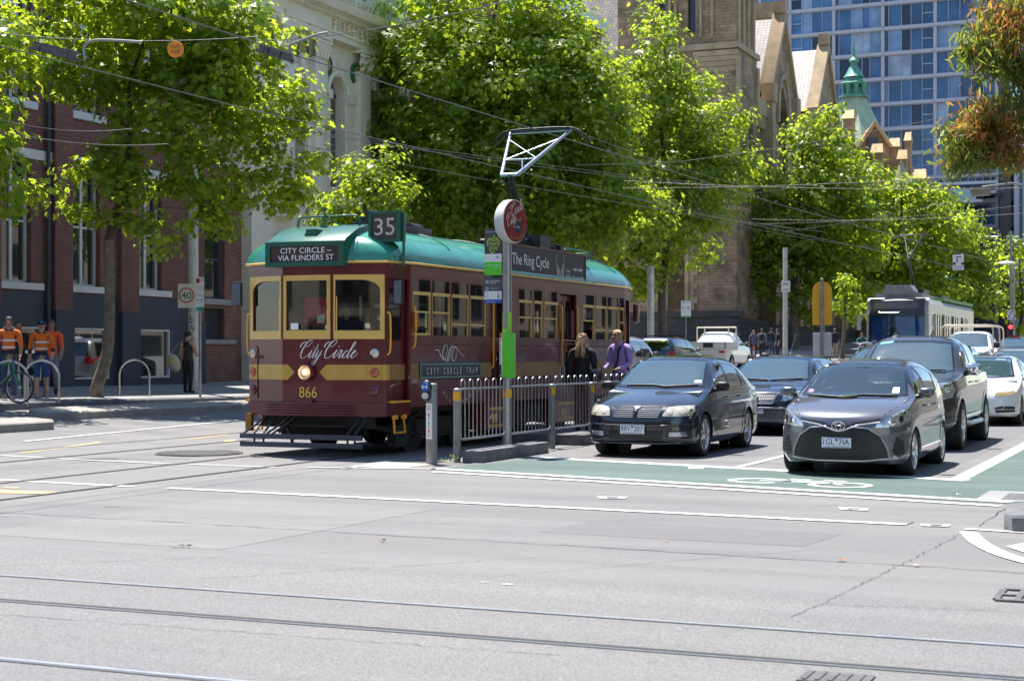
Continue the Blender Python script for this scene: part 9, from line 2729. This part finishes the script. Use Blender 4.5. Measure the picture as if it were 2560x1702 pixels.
mb=MB();mb.bx(-1.15, 1.1, .6, .64, .95, 2.45);mb.build('cab_bulkhead', mat('cab_blue',(.02, .12, .40), .6, var=.2), MT)
mb=MB();front(mb,-.95,-.2, .98, 1.12, .02);mb.build('red_notice', mat('pinkish_red',(.55, .03, .08), .5), MT, recalc=False)
person('driver of the modern tram behind its big windscreen',(-12.4, 70.42, ramp(70)+.55), 1.7, 0, simple(K_NAVY, K_NAVY), seatp, hair=(.02, .015, .01), detail=False)
for s in(1,-1):
 mb=MB();mb.tube([(s*W2, .2, 2.5),(s*(W2+.28), .02, 2.48)], .02, 6);mb.obx((s*(W2+.28), .02, 2.12),(.16, .10, .62), Matrix.Identity(3));mb.build('mirror', mat('mirror_grey',(.35, .37, .36), .4), MT)
mb=MB();mb.bx(-1.28, 1.28, 5, TLn, 3.2, 3.34);mb.build('roof_edge', mat('route_green',(.10, .30, .05), .5, var=.2), MT)
mb=MB();mb.bx(-1.0, 1.0, .6, 1.5, 3.2, 3.42);mb.bx(-.9, .9, 1.5, 8, 3.2, 3.40);mb.add([Vector((x*k, .5+y, z))for z, k in((3.35, .62),(3.52, .66),(3.78, .5))for x, y in((-1, 0),(1, 0),(1, 1.2),(-1, 1.2))],[(0, 1, 5, 4),(1, 2, 6, 5),(2, 3, 7, 6),(3, 0, 4, 7),(4, 5, 9, 8),(5, 6, 10, 9),(6, 7, 11, 10),(7, 4, 8, 11),(8, 9, 10, 11)]);mb.build('roof_unit', M_GALVD, MT)
mb=MB();mb.bx(-.6, .6, 3.6, 5.2, 3.4, 3.7);mb.bx(-.6, .6, 9, 11.5, 3.3, 3.6);mb.tube([(0, 4.9, 3.6),(.1, 2.6, 5.0)], .06, 6);mb.tube([(.1, 2.6, 5.0),(-.35, 4.2, 6.15)], .035, 6);mb.tube([(.1, 2.6, 5.0),(.45, 4.2, 6.15)], .035, 6);mb.tube([(-.85, 4.2, 6.0),(-.6, 4.2, 6.2),(.6, 4.2, 6.2),(.85, 4.2, 6.0)], .03, 6);mb.build('pantograph', M_BLACK, MT)
mb=MB()
for y in(1.2, 3, 11, 13):
 for s in(1,-1):mb.lathe([(0,-.05),(.33,-.05),(.33, .05),(0, .05)],(s*.75, y, .34), 'x', 16)
mb.build('wheels_and_truck', M_UNDER, MT)
# overhead wires
M_WIRE=mat('copper_contact_wire',(.13, .12, .115), .45, .5, var=.2)
def wire(pts, r, lab, sag=0.0, grp='overhead tram wires', nm='overhead_wire', n=10, m=None):
 P=[]
 for a, b_ in zip(pts, pts[1:]):
  a, b_=Vector(a), Vector(b_)
  for i in range(n):q=i/n;P.append(a.lerp(b_, q)-Vector((0, 0, sag*4*q*(1-q))))
 P.append(Vector(pts[-1]));mb=MB();mb.tube(P, r*.75, 6)
 return tag(mb.build(nm, m or M_WIRE), lab, 'wire', grp)
wire([(-12.15, y, 5.86+ramp(y))for y in(4, 20, 50, 90, 140, 190)], .013, 'contact wire directly above the maroon tram, touching the pantograph')
wire([(-16.1, y, 6.0+ramp(y))for y in(4, 25, 55, 95, 140, 190)], .013, 'contact wire above the other track, left of the maroon tram')
for a, b_, t0, t1, r, lab in(
 ((-60, 78),(640, 92), 27, 29, .009, 'thin span wire holding the CUT OFF disc'),((640, 103),(1330,-12), 29, 20, .010, 'span wire rising from the elbow bracket across the big plane tree'),
 ((700, 318),(1900, 472), 36, 70, .010, 'upper feeder wire crossing behind the pantograph'),((800, 338),(1840, 470), 36, 66, .009, 'second feeder wire crossing just under the upper one'),((760, 365),(2010, 575), 34, 72, .010, 'lower feeder wire passing the big plane tree'),((0, 300),(330, 322), 30, 32, .010, 'short dark cable across the brick wall, upper'),((0, 328),(420, 360), 30, 32, .010, 'short dark cable across the brick wall, lower'),((640, 410),(960, 430), 44, 46, .010, 'dark cable in front of the cream hall'),
 ((1440, 413),(1718, 402), 40, 44, .010, 'left arm of the V-shaped span wire'),((1718, 402),(2580, 245), 44, 38, .010, 'long span wire climbing right across the glass tower'),((1470, 340),(1900, 472), 40, 62, .009, 'diagonal wire running down to the wire junction'),((1560, 452),(2580, 470), 50, 44, .011, 'nearly level wire right across the trees, upper'),((1560, 470),(2580, 428), 48, 40, .011, 'wire bowing up to the right above the copper building base'),((1640, 500),(2060, 580), 50, 60, .009, 'wire dropping toward the second wire junction'),((1640, 520),(2200, 622), 50, 66, .009, 'lowest wire running right toward the modern tram'),((1880, 548),(2580, 532), 54, 48, .010, 'long level wire above the modern tram'),((1900, 560),(2580, 510), 54, 46, .009, 'slightly rising wire under the long level one'),((1960, 580),(2580, 455), 56, 44, .009, 'rising wire from the lower junction to right edge'),((1900, 476),(1960, 575), 58, 58, .009, 'short wire joining the two junctions'),((1905, 470),(2300, 605), 58, 72, .009, 'diagonal wire continuing right past the junction'),((1820, 492),(2580, 360), 60, 50, .008, 'thin rising wire across the copper roofed building'),((2150, 465),(2580, 415), 60, 48, .012, 'thick cable at the right leading to the hanging lamp')):
 wire([far_pt(*a, t0), far_pt(*b_, t1)], r, lab, .12 if abs(a[0]-b_[0])>300 else .02)
def fitting(p0, p1, t_, arm, lab):
 a, b_=far_pt(*p0, t_), far_pt(*p1, t_);t=thing('wire_insulator', lab, 'insulator', tuple(a), 0, 'insulators on the overhead wires');d=b_-a;ax=d.normalized();u, w=frame(ax);M_=Matrix((ax, u, w)).transposed();mb=MB()
 mb.obx(d/2,(d.length, .05, .05), M_)
 for q in(.15, .3, .5, .7, .85):mb.obx(d*q+Vector((0, 0, .05)),(.09 if q!=.5 else .25, .10, .14), M_)
 mb.build('body', mat('rusty_insulator',(.10, .085, .085), .6, var=.5, scale=20), t)
 mb=MB();P=cat_rom([far_pt(*q, t_)-a for q in arm], 5);mb.tube(P, .022, 8);mb.build('bracket_arm', M_GALVD, t)
fitting((75, 120),(200, 152), 25,((212, 152),(210, 120),(226, 104),(270, 101),(355, 106)), 'rusty wire insulator and grey bracket near the CUT OFF disc')
fitting((640, 125),(735, 155), 26,((733, 150),(724, 118),(745, 105),(790, 88),(820, 82)), 'rusty wire insulator and elbow bracket before the cream hall')
c=far_pt(439, 124, 27.2);t=thing('cut_off_sign', 'round orange CUT OFF disc hanging on a wire in the tree', 'sign',(c.x, c.y, c.z), _yaw)
mb=MB();mb.lathe([(.001, .01),(.138, .01),(.142, 0),(.138,-.01),(.001,-.01)],(0, 0, 0), 'y', 28);mb.build('disc', mat('sign_orange',(.80, .27, .01), .45, var=.08), t)
mb=MB();mb.text('CUT',(0,-.014, .045),(1, 0, 0),(0, 0, 1), .062, .16);mb.text('OFF',(0,-.014,-.045),(1, 0, 0),(0, 0, 1), .062, .16);mb.build('sign_print', M_SIGNK, t, recalc=False)
def lamp(px0, py0, px1, py1, t_, lab, head=.5):
 a, b_=far_pt(px0, py0, t_), far_pt(px1, py1, t_);t=thing('street_lamp', lab, 'street lamp',(b_.x, b_.y, GS(b_.x, b_.y)if b_.x<KX else ramp(b_.y)), 0, 'street lamps');o=Vector(t.location);mb=MB()
 mb.tube([(0, 0, 0), b_-o,(a-o).lerp(b_-o, .5)+Vector((0, 0, .15)), a-o], .06, 8);mb.build('post', M_GALV, t);mb=MB();mb.sph(tuple(a-o),(head, head*.6, .10), 10, 6);mb.build('lamp_head', M_SIGNW, t)
lamp(2115, 427, 2060, 430, 122, 'street lamp head poking out before the copper building', .55);lamp(2480, 592, 2420, 600, 160, 'street lamp arm before the brown finned building', .7);lamp(2515, 657, 2535, 665, 100, 'street lamp arm at the right beside hook turn sign', .5)
c=far_pt(2455, 478, 50);t=thing('hanging_lamp', 'boxy floodlight slung on cables before the glass tower', 'lamp', tuple(c), _yaw)
mb=MB();mb.add([(-.24,-.1,-.16),(.26,-.1,-.12),(.26, .2,-.12),(-.24, .2,-.16),(-.34,-.14, .10),(.20,-.14, .14),(.20, .2, .14),(-.34, .2, .10)],[(0, 3, 2, 1),(4, 5, 6, 7),(0, 1, 5, 4),(1, 2, 6, 5),(2, 3, 7, 6),(3, 0, 4, 7)]);mb.build('housing', mat('lamp_bronze',(.22, .20, .15), .4), t);mb=MB();mb.tube([(.0, 0, .13),(.9, 0, .25),(1.4, .1, .2)], .03, 6);mb.build('arm', M_GALV, t)
